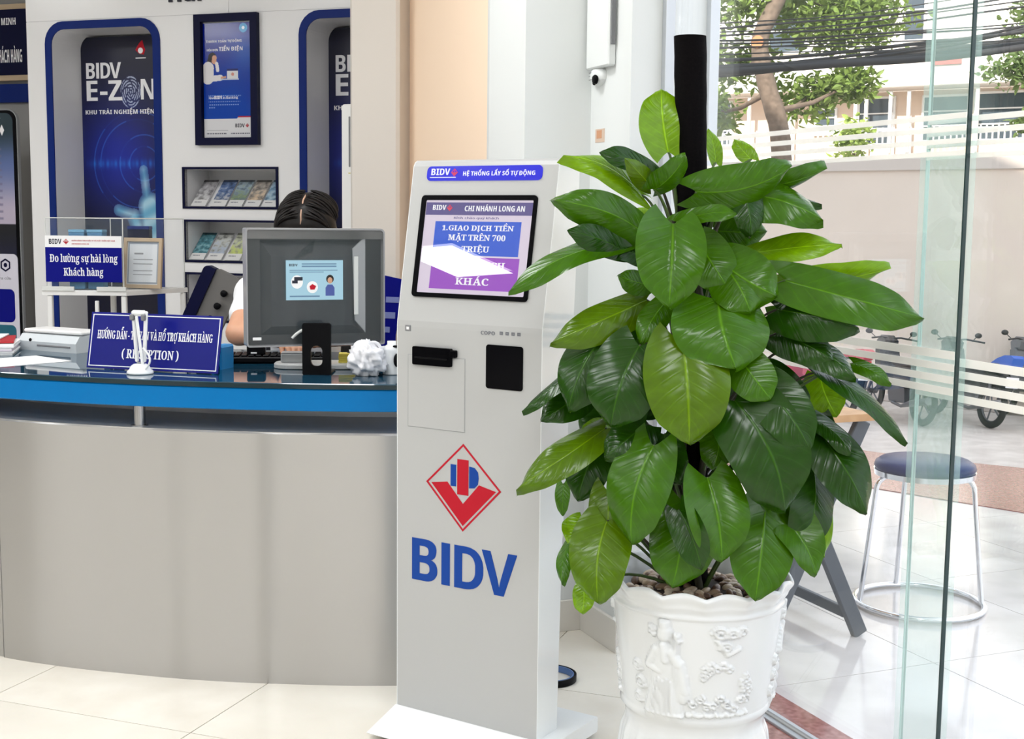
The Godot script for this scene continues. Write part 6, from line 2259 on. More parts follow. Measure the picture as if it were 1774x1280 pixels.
func behind_counter():
	# acrylic display stand on a white frame
	var at := Vector3(-1.865, 0, -5.2)
	var ft := face(Vector3(0.985, 0, 0.0))
	var t := thing("acrylic_stand", "white frame stand with a clear acrylic box and a blue customer satisfaction sign", "stand", at, ft)
	var mb := MB.new()
	for q in [[0.008, 0.0], [0.305, 0.0], [0.47, -0.28], [0.175, -0.28]]:
		mb = MB.new()
		box(mb, Vector3(q[0], 0.485, q[1] - 0.012), Vector3(0.020, 0.97, 0.020), 0.002)
		obj("leg", mb, M.white, t)
	mb = MB.new()
	box(mb, Vector3(0.195, 0.48, -0.012), Vector3(0.014, 0.94, 0.014), 0.002)
	obj("leg", mb, M.white, t)
	mb = MB.new()
	var deck := Transform3D(Basis(Vector3(1, 0, 0), Vector3(0, 0, -1), Vector3(0, 1, 0)), Vector3.ZERO)
	plate(mb, PackedVector2Array([Vector2(-0.02, -0.002), Vector2(0.318, -0.002), Vector2(0.488, 0.30), Vector2(0.15, 0.30)]), 0.972, 0.992, deck, 0.002)
	obj("shelf", mb, M.white, t)
	for x in [[-0.02, 0.11], [0.20, 0.318]]:
		mb = MB.new()
		box(mb, Vector3((x[0] + x[1]) / 2, 0.998, 0.003), Vector3(x[1] - x[0], 0.018, 0.008), 0.001)
		obj("bracket", mb, M.acrylic_edge, t)
	# clear panes of the box
	var f0 := Vector3(0.0, 0.994, 0.0)
	var f1 := Vector3(0.308, 0.994, 0.0)
	var b1 := Vector3(0.478, 0.994, -0.29)
	var b0 := Vector3(0.17, 0.994, -0.29)
	for q in [[f0, f1], [f1, b1], [b1, b0], [b0, f0]]:
		mb = MB.new()
		var d: Vector3 = (q[1] - q[0]).normalized()
		box(mb, (q[0] + q[1]) / 2 + Vector3(0, 0.142, 0), Vector3(q[0].distance_to(q[1]), 0.284, 0.003), 0.0, face(d))
		var pn := obj("pane", mb, M.acrylic, t)
		mb = MB.new()
		box(mb, (q[0] + q[1]) / 2 + Vector3(0, 0.2855, 0), Vector3(q[0].distance_to(q[1]), 0.004, 0.004), 0.001, face(d))
		box(mb, q[1] + Vector3(0, 0.142, 0), Vector3(0.004, 0.284, 0.004), 0.001, face(d))
		obj("edge", mb, M.acrylic_edge, pn)
	var s := up_part("sign_board", rect(0.305, 0.183, 0.152, 1.118), 0.002, 0.006, M.paper, t)
	up_part("sign_field", rect(0.305, 0.138, 0.152, 1.0945), 0.006, 0.0066, M.blue, s)
	text("BIDV", "sansbold", Vector3(0.040, 1.1865, 0.0062), 0.050, 0.020, M.ink, s)
	diamond(s, Vector3(0.083, 1.186, 0.006), 0.011, M.letter_red, M.letter_red)
	text("NGÂN HÀNG TMCP ĐẦU TƯ VÀ PHÁT TRIỂN VIỆT NAM", "sansbold", Vector3(0.192, 1.191, 0.0062), 0.172, 0.008, M.letter_red, s)
	text("CHI NHÁNH LONG AN", "sansbold", Vector3(0.140, 1.178, 0.0062), 0.068, 0.006, M.letter_red, s)
	text("Đo lường sự hài lòng", "serifbold", Vector3(0.152, 1.118, 0.0068), 0.270, 0.046, M.letter_white, s)
	text("Khách hàng", "serifbold", Vector3(0.150, 1.062, 0.0068), 0.158, 0.042, M.letter_white, s)
	# what stands in the box
	var c := thing("framed_certificate", "certificate in a light wooden frame inside the acrylic box", "certificate", at + Vector3(0.345, 0.996, -0.125), face(Vector3(0.55, 0, 0.12)) * Basis(Vector3(1, 0, 0), -0.12))
	mb = MB.new()
	ring(mb, rect(0.170, 0.206, 0, 0.103), rect(0.142, 0.176, 0, 0.103), -0.006, 0.008)
	obj("frame", mb, M.wood_frame, c)
	var pp := up_part("paper", rect(0.146, 0.180, 0, 0.103), -0.005, 0.0, mat(rgb(222, 226, 230), 0.4), c)
	mb = MB.new()
	ring(mb, rect(0.136, 0.170, 0, 0.103), rect(0.124, 0.156, 0, 0.103), 0.0, 0.0006)
	obj("border", mb, mat(rgb(150, 160, 172), 0.4), pp)
	for y in [0.142, 0.118, 0.100, 0.072, 0.056]:
		mb = MB.new()
		box(mb, Vector3(0.0 if y < 0.14 else -0.02, y, 0.0004), Vector3(0.086 if y < 0.14 else 0.04, 0.003 if y < 0.14 else 0.007, 0.0006), 0.0)
		obj("line", mb, M.grey, pp)
	for i in 2:
		var b := thing("gift_box", ["light blue box on the left in the acrylic box, behind the sign", "light blue box next to it, nearer the middle of the acrylic box"][i], "box", at + Vector3(0.112 + i * 0.070, 0.9955, -0.06 - i * 0.012), ft)
		obj("carton", sweep_box(Vector3(0.062, 0.226, 0.06), 0.002, Vector3(0, 0.113, 0)), mat(rgb(84, 136, 176), 0.4), b)
		obj("lid", sweep_box(Vector3(0.064, 0.012, 0.062), 0.002, Vector3(0, 0.232, 0)), mat(rgb(116, 170, 204), 0.4), b)
	var nb := thing("navy_box", "dark navy box standing behind the certificate in the acrylic box", "box", at + Vector3(0.315, 0.9955, -0.215), ft)
	obj("carton", sweep_box(Vector3(0.090, 0.240, 0.05), 0.002, Vector3(0, 0.120, 0)), M.dark_navy, nb)
	obj("lid", sweep_box(Vector3(0.092, 0.014, 0.052), 0.002, Vector3(0, 0.246, 0)), M.navy, nb)
	# leaning dark board with knobs, left of the clerk
	var kb := thing("knob_board", "leaning dark blue board with black knobs along its grey edge, beside the clerk", "board", Vector3(-1.26, 0.0, -5.05), face(Vector3(1, 0, 0.1)))
	var rot := Transform3D(Basis(Vector3(0, 0, 1), -0.44), Vector3(-0.055, 0.76, 0.0))
	mb = MB.new()
	plate(mb, rrect(0.0, 0.0, 0.125, 0.375, [0.01, 0.01, 0.03, 0.03]), -0.02, 0.0, rot)
	obj("panel", mb, mat(rgb(106, 104, 102), 0.5), kb)
	mb = MB.new()
	plate(mb, rrect(-0.035, -0.02, 0.012, 0.37, [0.004, 0.004, 0.004, 0.02]), -0.03, 0.012, rot)
	obj("edge", mb, M.dark_navy, kb)
	for i in 6:
		mb = MB.new()
		lathe(mb, [[0.0, 0.03], [0.012, 0.03], [0.014, 0.024], [0.009, 0.012], [0.009, 0.0]], 14, rot * Vector3(0.082 - 0.004 * i, 0.300 - i * 0.056, 0.0), Basis(Vector3(1, 0, 0), PI / 2))
		obj("knob", mb, M.black, kb)
	mb = MB.new()
	box(mb, Vector3(0.0, 0.39, -0.09), Vector3(0.05, 0.78, 0.04), 0.004)
	box(mb, Vector3(0.0, 0.01, -0.05), Vector3(0.28, 0.02, 0.24), 0.004)
	obj("support", mb, M.mid_grey, kb)
	# blue board with pale blocks between the monitor and the kiosk
	var bb := thing("blue_board", "tilted dark blue board with pale blocks, seen between the monitor and the kiosk", "board", Vector3(-0.50, 0, -4.95), face(Vector3(1, 0, 0.05)) * Basis(Vector3(0, 0, 1), -0.03))
	mb = MB.new()
	plate(mb, PackedVector2Array([Vector2(-0.16, 0.0), Vector2(0.02, 0.0), Vector2(0.028, 0.85), Vector2(0.058, 1.062), Vector2(-0.10, 1.09)]), -0.015, 0.0)
	obj("panel", mb, M.blue, bb)
	for i in 3:
		mb = MB.new()
		box(mb, Vector3([0.012, 0.004, -0.006][i], [0.985, 0.925, 0.870][i], 0.001), Vector3([0.05, 0.04, 0.022][i], [0.022, 0.024, 0.022][i], 0.002), 0.0005)
		obj("pale_block", mb, mat(rgb(120, 132, 190), 0.5), bb)
	mb = MB.new()
	box(mb, Vector3(-0.06, 0.01, -0.04), Vector3(0.22, 0.02, 0.2), 0.004)
	obj("foot", mb, M.mid_grey, bb)
	# slender white device beside the pillar
	var d := thing("white_column_device", "slender white standing device with a dark slot, against the left of the pillar", "device", WO + WV * 1.035 + WN * 0.80, face(WV))
	mb = MB.new()
	plate(mb, rrect(-0.036, 0.0, 0.050, 1.755, [0.004, 0.004, 0.008, 0.014]), -0.12, 0.0, Transform3D.IDENTITY, 0.003)
	obj("body", mb, M.white, d)
	mb = MB.new()
	plate(mb, rrect(-0.003, 1.500, 0.004, 1.705, [0.003]), 0.0, 0.002)
	obj("slot", mb, M.mid_grey, d)
	mb = MB.new()
	box(mb, Vector3(0.0, 1.475, 0.001), Vector3(0.010, 0.003, 0.002), 0.0005)
	obj("indicator", mb, M.yellow, d)
	# small things on the column
	var cp := GV * -3.52 + NV * 1.749
	var cf := face(GV)
	var tk := thing("cable_trunking", "white plastic cable trunking running down the column beside the glass", "trunking", GV * -3.545 + NV * 1.7355 + Vector3.UP * 1.745, cf)
	obj("cover", sweep_box(Vector3(0.150, 1.25, 0.026), 0.004, Vector3(0.0, 0.625, 0.0)), M.column, tk)
	obj("dark_gap", sweep_box(Vector3(0.006, 1.2, 0.014), 0.001, Vector3(0.079, 0.66, -0.0)), M.mid_grey, tk)
	var dt := thing("motion_detector", "white domed detector with a black lens under the cable trunking", "detector", GV * -3.575 + NV * 1.749 + Vector3.UP * 1.724, cf)
	mb = MB.new()
	ball(mb, Vector3(0, 0, 0.002), Vector3(0.046, 0.030, 0.024), 18)
	obj("dome", mb, M.column, dt)
	for y in [0.010, 0.0, -0.010]:
		mb = MB.new()
		box(mb, Vector3(-0.016, y, 0.0225), Vector3(0.026, 0.0016, 0.003), 0.0004)
		obj("slit", mb, M.mid_grey, dt)
	mb = MB.new()
	lathe(mb, [[0.0, 0.010], [0.011, 0.010], [0.014, 0.006], [0.014, 0.0]], 16, Vector3(0.016, -0.012, 0.020), Basis(Vector3(1, 0, 0), PI / 2))
	ball(mb, Vector3(0.002, -0.022, 0.020), Vector3(0.006, 0.006, 0.006), 8)
	obj("lens", mb, M.black, dt)
	var sk := thing("wall_sticker", "small faded orange sticker on the column below the detector", "sticker", GV * -3.567 + NV * 1.749 + Vector3.UP * 1.548, cf)
	obj("paper", sweep_box(Vector3(0.062, 0.040, 0.0012), 0.0003, Vector3(0, 0, 0.0006)), mat(rgb(214, 190, 170), 0.8), sk)
	obj("print", sweep_box(Vector3(0.034, 0.024, 0.0008), 0.0002, Vector3(-0.004, 0.004, 0.0014)), mat(rgb(206, 152, 116), 0.8), sk)
	# curved loop lying on the floor behind the kiosk
	var lp := thing("floor_band", "curved blue and black band lying on the floor tiles behind the kiosk", "band", Vector3(0.115, 0.0, -3.56), face(Vector3(0.94, 0, 0.34)))
	for q in [[0.075, 0.006, 0.012, M.black, "outer_band"], [0.068, 0.005, 0.012, mat(rgb(84, 116, 168), 0.3), "inner_band"]]:
		mb = MB.new()
		var rows := []
		for i in 37:
			var a := -1.9 + 3.5 * i / 36.0
			var row := PackedVector3Array()
			for w in [[-1, 0.0], [1, 0.0], [1, 0.018], [-1, 0.018], [-1, 0.0]]:
				row.append(Vector3((q[0] + w[0] * q[1] * 0.5) * cos(a), 0.001 + w[1], (q[0] + w[0] * q[1] * 0.5) * sin(a) * 0.95))
			rows.append(row)
		mb.grid(rows, true)
		obj(q[4], mb, q[3], lp)


# ================================================================ outdoors

func outdoors():
	# boundary wall of the car park
	var wy := deg_to_rad(50.0)
	var wd := Vector3(sin(wy), 0, cos(wy))
	var wo := Vector3(5.75, -1.2, -17.7)
	var ft := face(wd)
	var w := struct_node("wall_boundary", wo, ft)
	obj("wall", sweep_box(Vector3(44.0, 3.20, 0.22), 0.0, Vector3(0, 1.60, -0.11)), M.beige, w)
	obj("coping", sweep_box(Vector3(44.0, 0.17, 0.30), 0.01, Vector3(0, 3.285, -0.11)), M.coping, w)
	obj("footing", sweep_box(Vector3(44.0, 0.10, 0.10), 0.01, Vector3(0, 0.05, 0.02)), M.concrete, w)
	# building across the street
	var by := deg_to_rad(58.0)
	var bd := Vector3(sin(by), 0, cos(by))
	var bo := Vector3(8.006, 0, -30.0)
	var bf := face(bd)
	var b := thing("street_building", "pale two-storey building with barred dark windows across the street", "building", bo, bf)
	obj("lower_storey", sweep_box(Vector3(26.0, 4.9, 8.0), 0.0, Vector3(0, 1.75, -4.0)), M.facade_warm, b)
	obj("upper_storey", sweep_box(Vector3(26.0, 4.4, 7.4), 0.0, Vector3(0, 6.4, -4.4)), M.facade, b)
	obj("balcony_band", sweep_box(Vector3(26.0, 0.64, 0.9), 0.02, Vector3(0, 4.54, 0.35)), M.facade, b)
	obj("red_panel", sweep_box(Vector3(0.62, 0.42, 0.04), 0.0, Vector3(1.92, 4.86, 0.83)), mat(rgb(208, 96, 92), 0.7), b)
	for q in [[-4.6, 0.9, 3.1, 4.1], [-3.55, 0.5, 3.1, 4.1], [-0.95, 0.45, 3.3, 3.85], [0.22, 0.78, 3.05, 4.06], [1.75, 0.95, 3.1, 4.05], [3.1, 1.4, 3.1, 4.08], [0.80, 0.44, 5.4, 7.4], [-2.2, 0.9, 5.3, 6.8], [4.6, 0.9, 5.3, 6.8]]:
		var mb := MB.new()
		box(mb, Vector3(q[0], (q[2] + q[3]) / 2, 0.0 if q[2] < 5.0 else -0.68), Vector3(q[1], q[3] - q[2], 0.06), 0.0)
		var wn := obj("window", mb, M.pane_dark, b)
		mb = MB.new()
		ring(mb, rect(q[1] + 0.08, q[3] - q[2] + 0.08, q[0], (q[2] + q[3]) / 2), rect(q[1] - 0.02, q[3] - q[2] - 0.02, q[0], (q[2] + q[3]) / 2), 0.0, 0.06)
		if q[2] > 5.0:
			for i in mb.v.size():
				mb.v[i].z -= 0.68
		for i in range(1, 3):
			box(mb, Vector3(q[0], lerpf(q[2], q[3], i / 3.0), 0.05 if q[2] < 5.0 else -0.63), Vector3(q[1], 0.03, 0.03), 0.0)
		obj("frame", mb, M.window_white, wn)
	for q in [[-0.08, 4.0], [0.16, 4.0], [0.70, 4.0], [1.10, 4.0], [2.55, 4.0], [-2.6, 4.0], [-1.6, 4.0]]:
		obj("pillar", sweep_box(Vector3(0.07, 1.9, 0.07), 0.0, Vector3(q[0], 3.2, 0.6)), M.window_white, b)
	# fence of thin bars in front of it
	var fe := thing("bar_fence", "white fence of thin vertical bars in front of the street building", "fence", bo + bd.cross(Vector3.UP) * 1.3, bf)
	for y in [2.62, 3.26]:
		obj("rail", sweep_box(Vector3(22.0, 0.05, 0.04), 0.0, Vector3(0, y, 0)), M.window_white, fe)
	obj("plinth", sweep_box(Vector3(22.0, 3.3, 0.2), 0.0, Vector3(0, 0.95, 0)), M.facade_warm, fe)
	var bar := sweep_box(Vector3(0.03, 0.72, 0.03), 0.0, Vector3(0, 2.96, 0)).mesh()
	for i in 90:
		var o := obj("bar", bar, M.window_white, fe)
		o.position = Vector3(-5.0 + i * 0.12, 0, 0)
	# dark hoarding behind, and street
	var st := struct_node("ground_street")
	var mb := MB.new()
	box(mb, Vector3(14, -1.15, -30), Vector3(60, 0.1, 16), 0.0, bf)
	obj("asphalt", mb, mat(rgb(150, 148, 146), 0.95), st)
	# street trees
	tree("street_tree", "leaning street tree with a sawn-off orange limb and light green leaves", [Vector3(4.427, -1.200, -20.706), Vector3(4.236, 1.657, -20.706), Vector3(4.165, 2.668, -20.706), Vector3(3.927, 3.442, -20.706), Vector3(3.808, 4.061, -20.706), Vector3(3.998, 4.572, -20.706), Vector3(4.308, 5.227, -20.825), Vector3(4.462, 6.179, -20.944)], 0.18,
		[[Vector3(3.629, 4.929, -21.182), Vector3(0.95, 0.75, 0.7), 900], [Vector3(5.176, 4.572, -21.301), Vector3(1.15, 0.62, 0.8), 1500], [Vector3(5.414, 3.502, -21.420), Vector3(0.55, 0.28, 0.4), 420], [Vector3(4.819, 3.323, -21.777), Vector3(0.6, 0.42, 0.4), 330], [Vector3(3.272, 3.026, -21.658), Vector3(0.5, 0.45, 0.4), 260], [Vector3(3.689, 3.859, -21.896), Vector3(0.8, 0.4, 0.4), 360], [Vector3(4.046, 6.417, -20.944), Vector3(2.0, 0.9, 1.4), 1600]], 0, true)
	tree("street_tree", "darker street tree at the far end of the wall behind the cables", [Vector3(9.877, -1.200, -23.205), Vector3(9.817, 2.133, -23.205), Vector3(9.639, 4.037, -23.205), Vector3(9.758, 5.703, -23.205)], 0.19,
		[[Vector3(9.223, 4.692, -22.848), Vector3(0.75, 0.7, 0.7), 900], [Vector3(9.758, 5.941, -23.205), Vector3(1.1, 0.9, 1.0), 900], [Vector3(8.687, 3.918, -22.848), Vector3(0.6, 0.3, 0.5), 300], [Vector3(9.044, 3.026, -22.848), Vector3(0.5, 0.22, 0.4), 180]], 2, false)
	tree("garden_shrub", "small bright shrub growing by the white bar fence", [Vector3(7.0, 0.5, -27.2), Vector3(7.0, 1.8, -27.2), Vector3(7.02, 2.7, -27.2)], 0.05,
		[[Vector3(7.0, 3.0, -27.2), Vector3(0.42, 0.5, 0.4), 320]], 1, false)
	# overhead cables
	var cr := RandomNumberGenerator.new()
	cr.seed = 17
	var lines := [[3.08, 3.40, 0.045], [3.15, 3.47, 0.045], [3.21, 3.56, 0.038], [3.20, 3.56, 0.028], [3.24, 3.62, 0.024], [3.10, 3.66, 0.024], [3.22, 3.72, 0.022], [3.60, 4.02, 0.014], [3.56, 3.93, 0.014], [3.66, 4.06, 0.010], [3.62, 3.86, 0.010], [3.50, 3.70, 0.010], [3.46, 3.66, 0.009], [3.43, 3.60, 0.009], [3.38, 3.50, 0.009], [3.72, 4.16, 0.008], [3.54, 3.78, 0.012]]
	for i in lines.size():
		var q = lines[i]
		mb = MB.new()
		var pts := []
		for k in 22:
			var t := k / 21.0
			var x := lerpf(-1.0, 9.0, t)
			var u := (x - 2.4) / 3.7
			var y: float = lerpf(q[0], q[1], u * u * 0.5 + u * 0.5 if u > 0.0 else u * 0.5) + 0.012 * sin(x * 2.1 + i)
			pts.append(Vector3(x, y, -16.0 - 0.09 * ((i * 5) % 17)))
		tube(mb, pts, q[2], 6)
		var thick: bool = q[2] > 0.018
		var o := obj("overhead_cable", mb, M.cable)
		tag(o, "thick black bundle of overhead cables strung low across the street" if thick else "thin black overhead cable strung high across the street", "cable", "thick low overhead cables" if thick else "thin high overhead cables")


func tree(called: String, label: String, trunk: Array, r: float, crowns: Array, tone: int, cut: bool):
	var o := thing(called, label, "tree" if called != "garden_shrub" else "shrub", trunk[0])
	var pts := []
	var rad := []
	for i in trunk.size():
		pts.append(trunk[i] - trunk[0])
		rad.append(r * (1.0 - 0.45 * i / (trunk.size() - 1)))
	var sm := []
	var sr := []
	for i in pts.size() - 1:
		for k in 5:
			var t := k / 5.0
			var p0: Vector3 = pts[maxi(i - 1, 0)]
			var p3: Vector3 = pts[mini(i + 2, pts.size() - 1)]
			sm.append(pts[i].cubic_interpolate(pts[i + 1], p0, p3, t))
			sr.append(lerpf(rad[i], rad[i + 1], t) * (1.0 + 0.04 * sin(i * 5.0 + k * 2.0)))
	sm.append(pts[-1])
	sr.append(rad[-1])
	var mb := MB.new()
	tube(mb, sm, sr, 14)
	obj("trunk", mb, M.bark, o)
	if cut:
		mb = MB.new()
		var c: Vector3 = Vector3(3.748, 4.037, -20.587) - trunk[0]
		tube(mb, [c + Vector3(0.10, 0.0, -0.16), c + Vector3(0.0, 0.01, 0.0)], [0.12, 0.10], 14)
		obj("limb_stump", mb, M.bark, o)
		mb = MB.new()
		var dd := Vector3(-0.10, 0.01, 0.16).normalized()
		tube(mb, [c + Vector3(0, 0.01, 0) - dd * 0.01, c + Vector3(0, 0.01, 0) + dd * 0.006], 0.097, 16)
		obj("cut_face", mb, M.cut, o)
	for q in crowns:
		mb = MB.new()
		var end: Vector3 = q[0] - trunk[0]
		var near: Vector3 = sm[0]
		for p in sm:
			if p.distance_to(end) < near.distance_to(end):
				near = p
		tube(mb, [near, near.lerp(end, 0.5) + Vector3(0, -0.08, 0), end], [r * 0.28, r * 0.2, r * 0.1], 7)
		obj("branch", mb, M.bark, o)
	# leaves: small folded blades
	var lf := MB.new()
	for s in [-1.0, 1.0]:
		lf.quad(Vector3(0, 0, 0), Vector3(s * 0.03, 0.045, 0.012), Vector3(s * 0.024, 0.085, 0.012), Vector3(0, 0.125, 0), Vector3(0, 0, 1))
	var lm := lf.mesh()
	var cr := RandomNumberGenerator.new()
	cr.seed = 5 + tone
	for q in crowns:
		var mm := MultiMesh.new()
		mm.transform_format = MultiMesh.TRANSFORM_3D
		mm.mesh = lm
		mm.instance_count = int(q[2] * 1.5)
		for i in int(q[2] * 1.5):
			var d := Vector3(cr.randfn(), cr.randfn(), cr.randfn()).normalized() * pow(cr.randf(), 0.45)
			var p: Vector3 = q[0] - trunk[0] + d * q[1] * (0.75 + 0.5 * cr.randf())
			mm.set_instance_transform(i, Transform3D(Basis.from_euler(Vector3(cr.randf() * TAU, cr.randf() * TAU, cr.randf() * TAU)).scaled(Vector3.ONE * cr.randf_range(0.85, 1.6)), p))
		var mi := MultiMeshInstance3D.new()
		mi.multimesh = mm
		mi.material_override = M["foliage%d" % tone]
		mi.name = "foliage"
		mi.set_meta("kind", "stuff")
		o.add_child(mi, true)


func outdoor_things():
	# steel stool with a navy seat
	var s := thing("stool", "round steel stool with a shiny navy blue seat on the tiled forecourt", "stool", Vector3(1.398, 0, -4.32))
	var mb := MB.new()
	lathe(mb, [[0.0, 0.462], [0.14, 0.462], [0.160, 0.468], [0.166, 0.480], [0.162, 0.494], [0.145, 0.506], [0.10, 0.514], [0.0, 0.518]], 40)
	obj("seat", mb, M.stool_seat, s)
	mb = MB.new()
	lathe(mb, [[0.158, 0.452], [0.165, 0.452], [0.165, 0.452], [0.167, 0.470], [0.167, 0.470], [0.160, 0.470]], 40)
	obj("seat_rim", mb, M.chrome, s)
	for i in 3:
		var a := deg_to_rad([-95.0, 10.0, 176.0][i])
		var d := Vector3(cos(a), 0, sin(a))
		mb = MB.new()
		var pts := []
		for k in 6:
			var e := k / 5.0 * PI / 2
			pts.append(d * (0.110 + 0.055 * sin(e)) + Vector3.UP * (0.400 + 0.052 * cos(e)))
		for k in range(1, 9):
			pts.append(d * (0.165 + 0.040 * k / 8.0) + Vector3.UP * (0.400 - 0.380 * k / 8.0))
		tube(mb, pts, 0.0088, 10)
		obj("leg", mb, M.chrome, s)
	mb = MB.new()
	torus(mb, Vector3(0, 0.012, 0), 0.212, 0.0105)
	obj("foot_ring", mb, M.chrome, s)
	# folding table: its right end shows beside the plant
	var tb := thing("folding_table", "small folding table with a wooden top and crossed dark steel legs, behind the plant", "table", Vector3(0.95, 0, -4.4))
	var o0 := tb.position
	mb = MB.new()
	var pl := PackedVector2Array()
	for q in [[-3.24, 2.55], [-4.02, 2.55], [-4.02, 2.10], [-3.24, 2.10]]:
		var e: Vector3 = GV * q[0] + NV * q[1] - o0
		pl.append(Vector2(e.x, e.z))
	flat_slab(mb, pl, 0.690, 0.712)
	obj("top", mb, M.wood, tb)
	for k in 2:
		for q in [[2.545, 2.20, 0.014], [2.20, 2.545, -0.014]]:
			var gg := -3.275 - 0.66 * k
			var a: Vector3 = NV * q[0] + GV * (gg + q[2]) - o0
			var b: Vector3 = NV * q[1] + GV * (gg + q[2]) + Vector3.UP * 0.69 - o0
			var d := (b - a).normalized()
			var sd := GV
			mb = MB.new()
			box(mb, (a + b) / 2, Vector3(0.024, a.distance_to(b) - 0.012, 0.050), 0.003, Basis(sd, d, sd.cross(d)))
			obj("leg", mb, M.mid_steel, tb)
	for q in [[0.10, 2.545, 2.20], [0.10, 2.20, 2.545]]:
		var e: Vector3 = NV * lerpf(q[1], q[2], q[0]) + GV * -3.605 + Vector3.UP * 0.69 * q[0] - o0
		mb = MB.new()
		box(mb, e, Vector3(0.62, 0.034, 0.02), 0.003, face(GV))
		obj("stretcher", mb, M.mid_steel, tb)
	var pb := thing("paper_pad", "white and lilac pad of paper lying on the wooden folding table", "paper", GV * -3.55 + NV * 2.40 + Vector3.UP * 0.713, face(GV))
	obj("sheets", sweep_box(Vector3(0.22, 0.020, 0.15), 0.001, Vector3(0, 0.010, 0)), M.paper, pb)
	obj("cover", sweep_box(Vector3(0.18, 0.002, 0.12), 0.0004, Vector3(0, 0.021, 0)), mat(rgb(190, 186, 226), 0.6), pb)
	# motorcycles
	motorcycle("black motorcycle with a blue tail parked left of the dark glass edge", Vector3(5.05, -1.2, -15.85), Vector3(-0.25, 0, -0.97), M.moto_black, M.moto_blue)
	motorcycle("black motorcycle with a blue tail parked right of the dark glass edge", Vector3(5.86, -1.2, -15.75), Vector3(-0.25, 0, -0.97), M.moto_black, M.moto_blue)
	motorcycle("red motorcycle parked behind the plant's leaves by the boundary wall", Vector3(4.15, -1.2, -16.3), Vector3(-0.55, 0, -0.84), M.moto_red, M.moto_red)
	motorcycle("grey motorcycle parked farthest along, cut by the picture's edge", Vector3(6.78, -1.2, -15.8), Vector3(-0.25, 0, -0.97), M.moto_grey, M.moto_black)


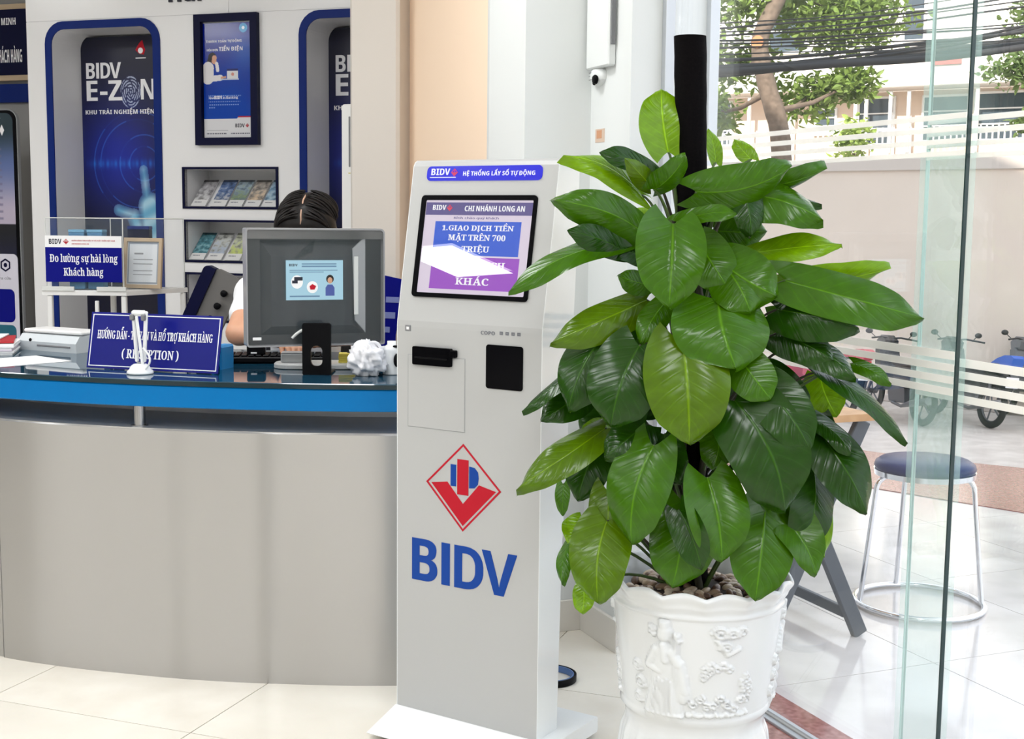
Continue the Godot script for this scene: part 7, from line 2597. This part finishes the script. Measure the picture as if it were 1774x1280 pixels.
func motorcycle(label: String, at: Vector3, heading: Vector3, shell: Material, tail: Material):
	# rear wheel at the origin, front wheel along x; it leans a little to its stand
	var m := thing("motorcycle", label, "motorcycle", at, face(heading) * Basis(Vector3(1, 0, 0), 0.09))
	var fl := Basis(Vector3(1, 0, 0), PI / 2)
	for x in [0.0, 1.22]:
		var mb := MB.new()
		torus(mb, Vector3(x, 0.285, 0), 0.242, 0.043, fl, 36, 10, 0.9)
		var w := obj("tyre", mb, M.rubber, m)
		mb = MB.new()
		torus(mb, Vector3(x, 0.285, 0), 0.205, 0.012, fl, 32, 8)
		for i in 5:
			var a := i * TAU / 5
			tube(mb, [Vector3(x, 0.285, 0), Vector3(x + 0.2 * cos(a), 0.285 + 0.2 * sin(a), 0)], 0.011, 6)
		tube(mb, [Vector3(x, 0.285, -0.06), Vector3(x, 0.285, 0.06)], 0.035, 12)
		obj("rim", mb, M.moto_grey, w)
	var tf := func(z0: float, z1: float, pts: PackedVector2Array, called: String, mt: Material):
		var mb := MB.new()
		plate(mb, pts, z0, z1, Transform3D.IDENTITY, 0.012)
		return obj(called, mb, mt, m)
	tf.call(-0.085, 0.085, PackedVector2Array([Vector2(-0.18, 0.66), Vector2(0.10, 0.46), Vector2(0.45, 0.42), Vector2(0.62, 0.52), Vector2(0.60, 0.68), Vector2(0.10, 0.72)]), "body_shell", shell)
	tf.call(-0.11, 0.11, PackedVector2Array([Vector2(-0.20, 0.74), Vector2(0.20, 0.715), Vector2(0.52, 0.68), Vector2(0.66, 0.70), Vector2(0.62, 0.76), Vector2(0.24, 0.79), Vector2(-0.16, 0.81)]), "seat", M.moto_black)
	tf.call(-0.09, 0.09, PackedVector2Array([Vector2(-0.42, 0.90), Vector2(-0.38, 0.80), Vector2(-0.14, 0.70), Vector2(0.06, 0.73), Vector2(0.02, 0.80), Vector2(-0.10, 0.87), Vector2(-0.24, 0.92), Vector2(-0.36, 0.93)]), "tail_fairing", tail)
	tf.call(-0.05, 0.05, PackedVector2Array([Vector2(-0.30, 0.60), Vector2(-0.28, 0.40), Vector2(-0.22, 0.40), Vector2(-0.20, 0.62), Vector2(0.05, 0.66), Vector2(0.02, 0.70)]), "rear_mudguard", M.moto_black)
	tf.call(-0.08, 0.08, PackedVector2Array([Vector2(0.30, 0.24), Vector2(0.66, 0.22), Vector2(0.72, 0.34), Vector2(0.60, 0.44), Vector2(0.34, 0.42)]), "engine", M.moto_grey)
	tf.call(-0.15, 0.15, PackedVector2Array([Vector2(0.72, 0.40), Vector2(0.86, 0.34), Vector2(0.98, 0.62), Vector2(1.02, 0.86), Vector2(0.94, 0.90), Vector2(0.84, 0.66)]), "leg_shield", shell)
	tf.call(-0.10, 0.10, PackedVector2Array([Vector2(0.90, 0.88), Vector2(1.06, 0.84), Vector2(1.10, 0.96), Vector2(1.00, 1.04), Vector2(0.88, 0.98)]), "headlamp_cowl", shell)
	tf.call(-0.055, 0.055, PackedVector2Array([Vector2(0.98, 0.44), Vector2(1.06, 0.565), Vector2(1.24, 0.60), Vector2(1.44, 0.52), Vector2(1.42, 0.50), Vector2(1.24, 0.565), Vector2(1.08, 0.535)]), "front_mudguard", shell)
	for z in [-0.07, 0.07]:
		var mb := MB.new()
		tube(mb, [Vector3(1.22, 0.285, z), Vector3(1.00, 0.86, z * 0.6)], 0.019, 8)
		obj("fork", mb, M.moto_grey, m)
		mb = MB.new()
		tube(mb, [Vector3(0.96, 1.0, 0.0), Vector3(0.92, 1.02, z * 2.0), Vector3(0.80, 1.0, z * 4.9)], 0.012, 8)
		obj("handlebar", mb, M.moto_black, m)
		mb = MB.new()
		tube(mb, [Vector3(0.90, 1.0, z * 3.2), Vector3(0.93, 1.06, z * 4.2)], 0.006, 6)
		ball(mb, Vector3(0.93, 1.08, z * 4.6), Vector3(0.012, 0.035, 0.055), 12)
		obj("mirror", mb, M.moto_black, m)
		mb = MB.new()
		tube(mb, [Vector3(0.0, 0.29, z * 1.1), Vector3(-0.02, 0.64, z * 1.1)], 0.022, 8)
		obj("shock_absorber", mb, M.moto_grey, m)
	var mb2 := MB.new()
	tube(mb2, [Vector3(0.55, 0.22, -0.10), Vector3(0.30, 0.20, -0.12), Vector3(0.05, 0.27, -0.13), Vector3(-0.30, 0.34, -0.13)], [0.02, 0.02, 0.042, 0.045], 12)
	obj("exhaust", mb2, M.moto_grey, m)
	mb2 = MB.new()
	tube(mb2, [Vector3(0.42, 0.24, 0.09), Vector3(0.36, 0.012, 0.24)], 0.011, 8)
	obj("kickstand", mb2, M.moto_black, m)
	mb2 = MB.new()
	box(mb2, Vector3(-0.385, 0.76, 0), Vector3(0.02, 0.05, 0.11), 0.006)
	obj("tail_lamp", mb2, M.letter_red, m)
	mb2 = MB.new()
	box(mb2, Vector3(-0.33, 0.60, 0), Vector3(0.012, 0.13, 0.17), 0.002)
	obj("number_plate", mb2, M.paper, m)
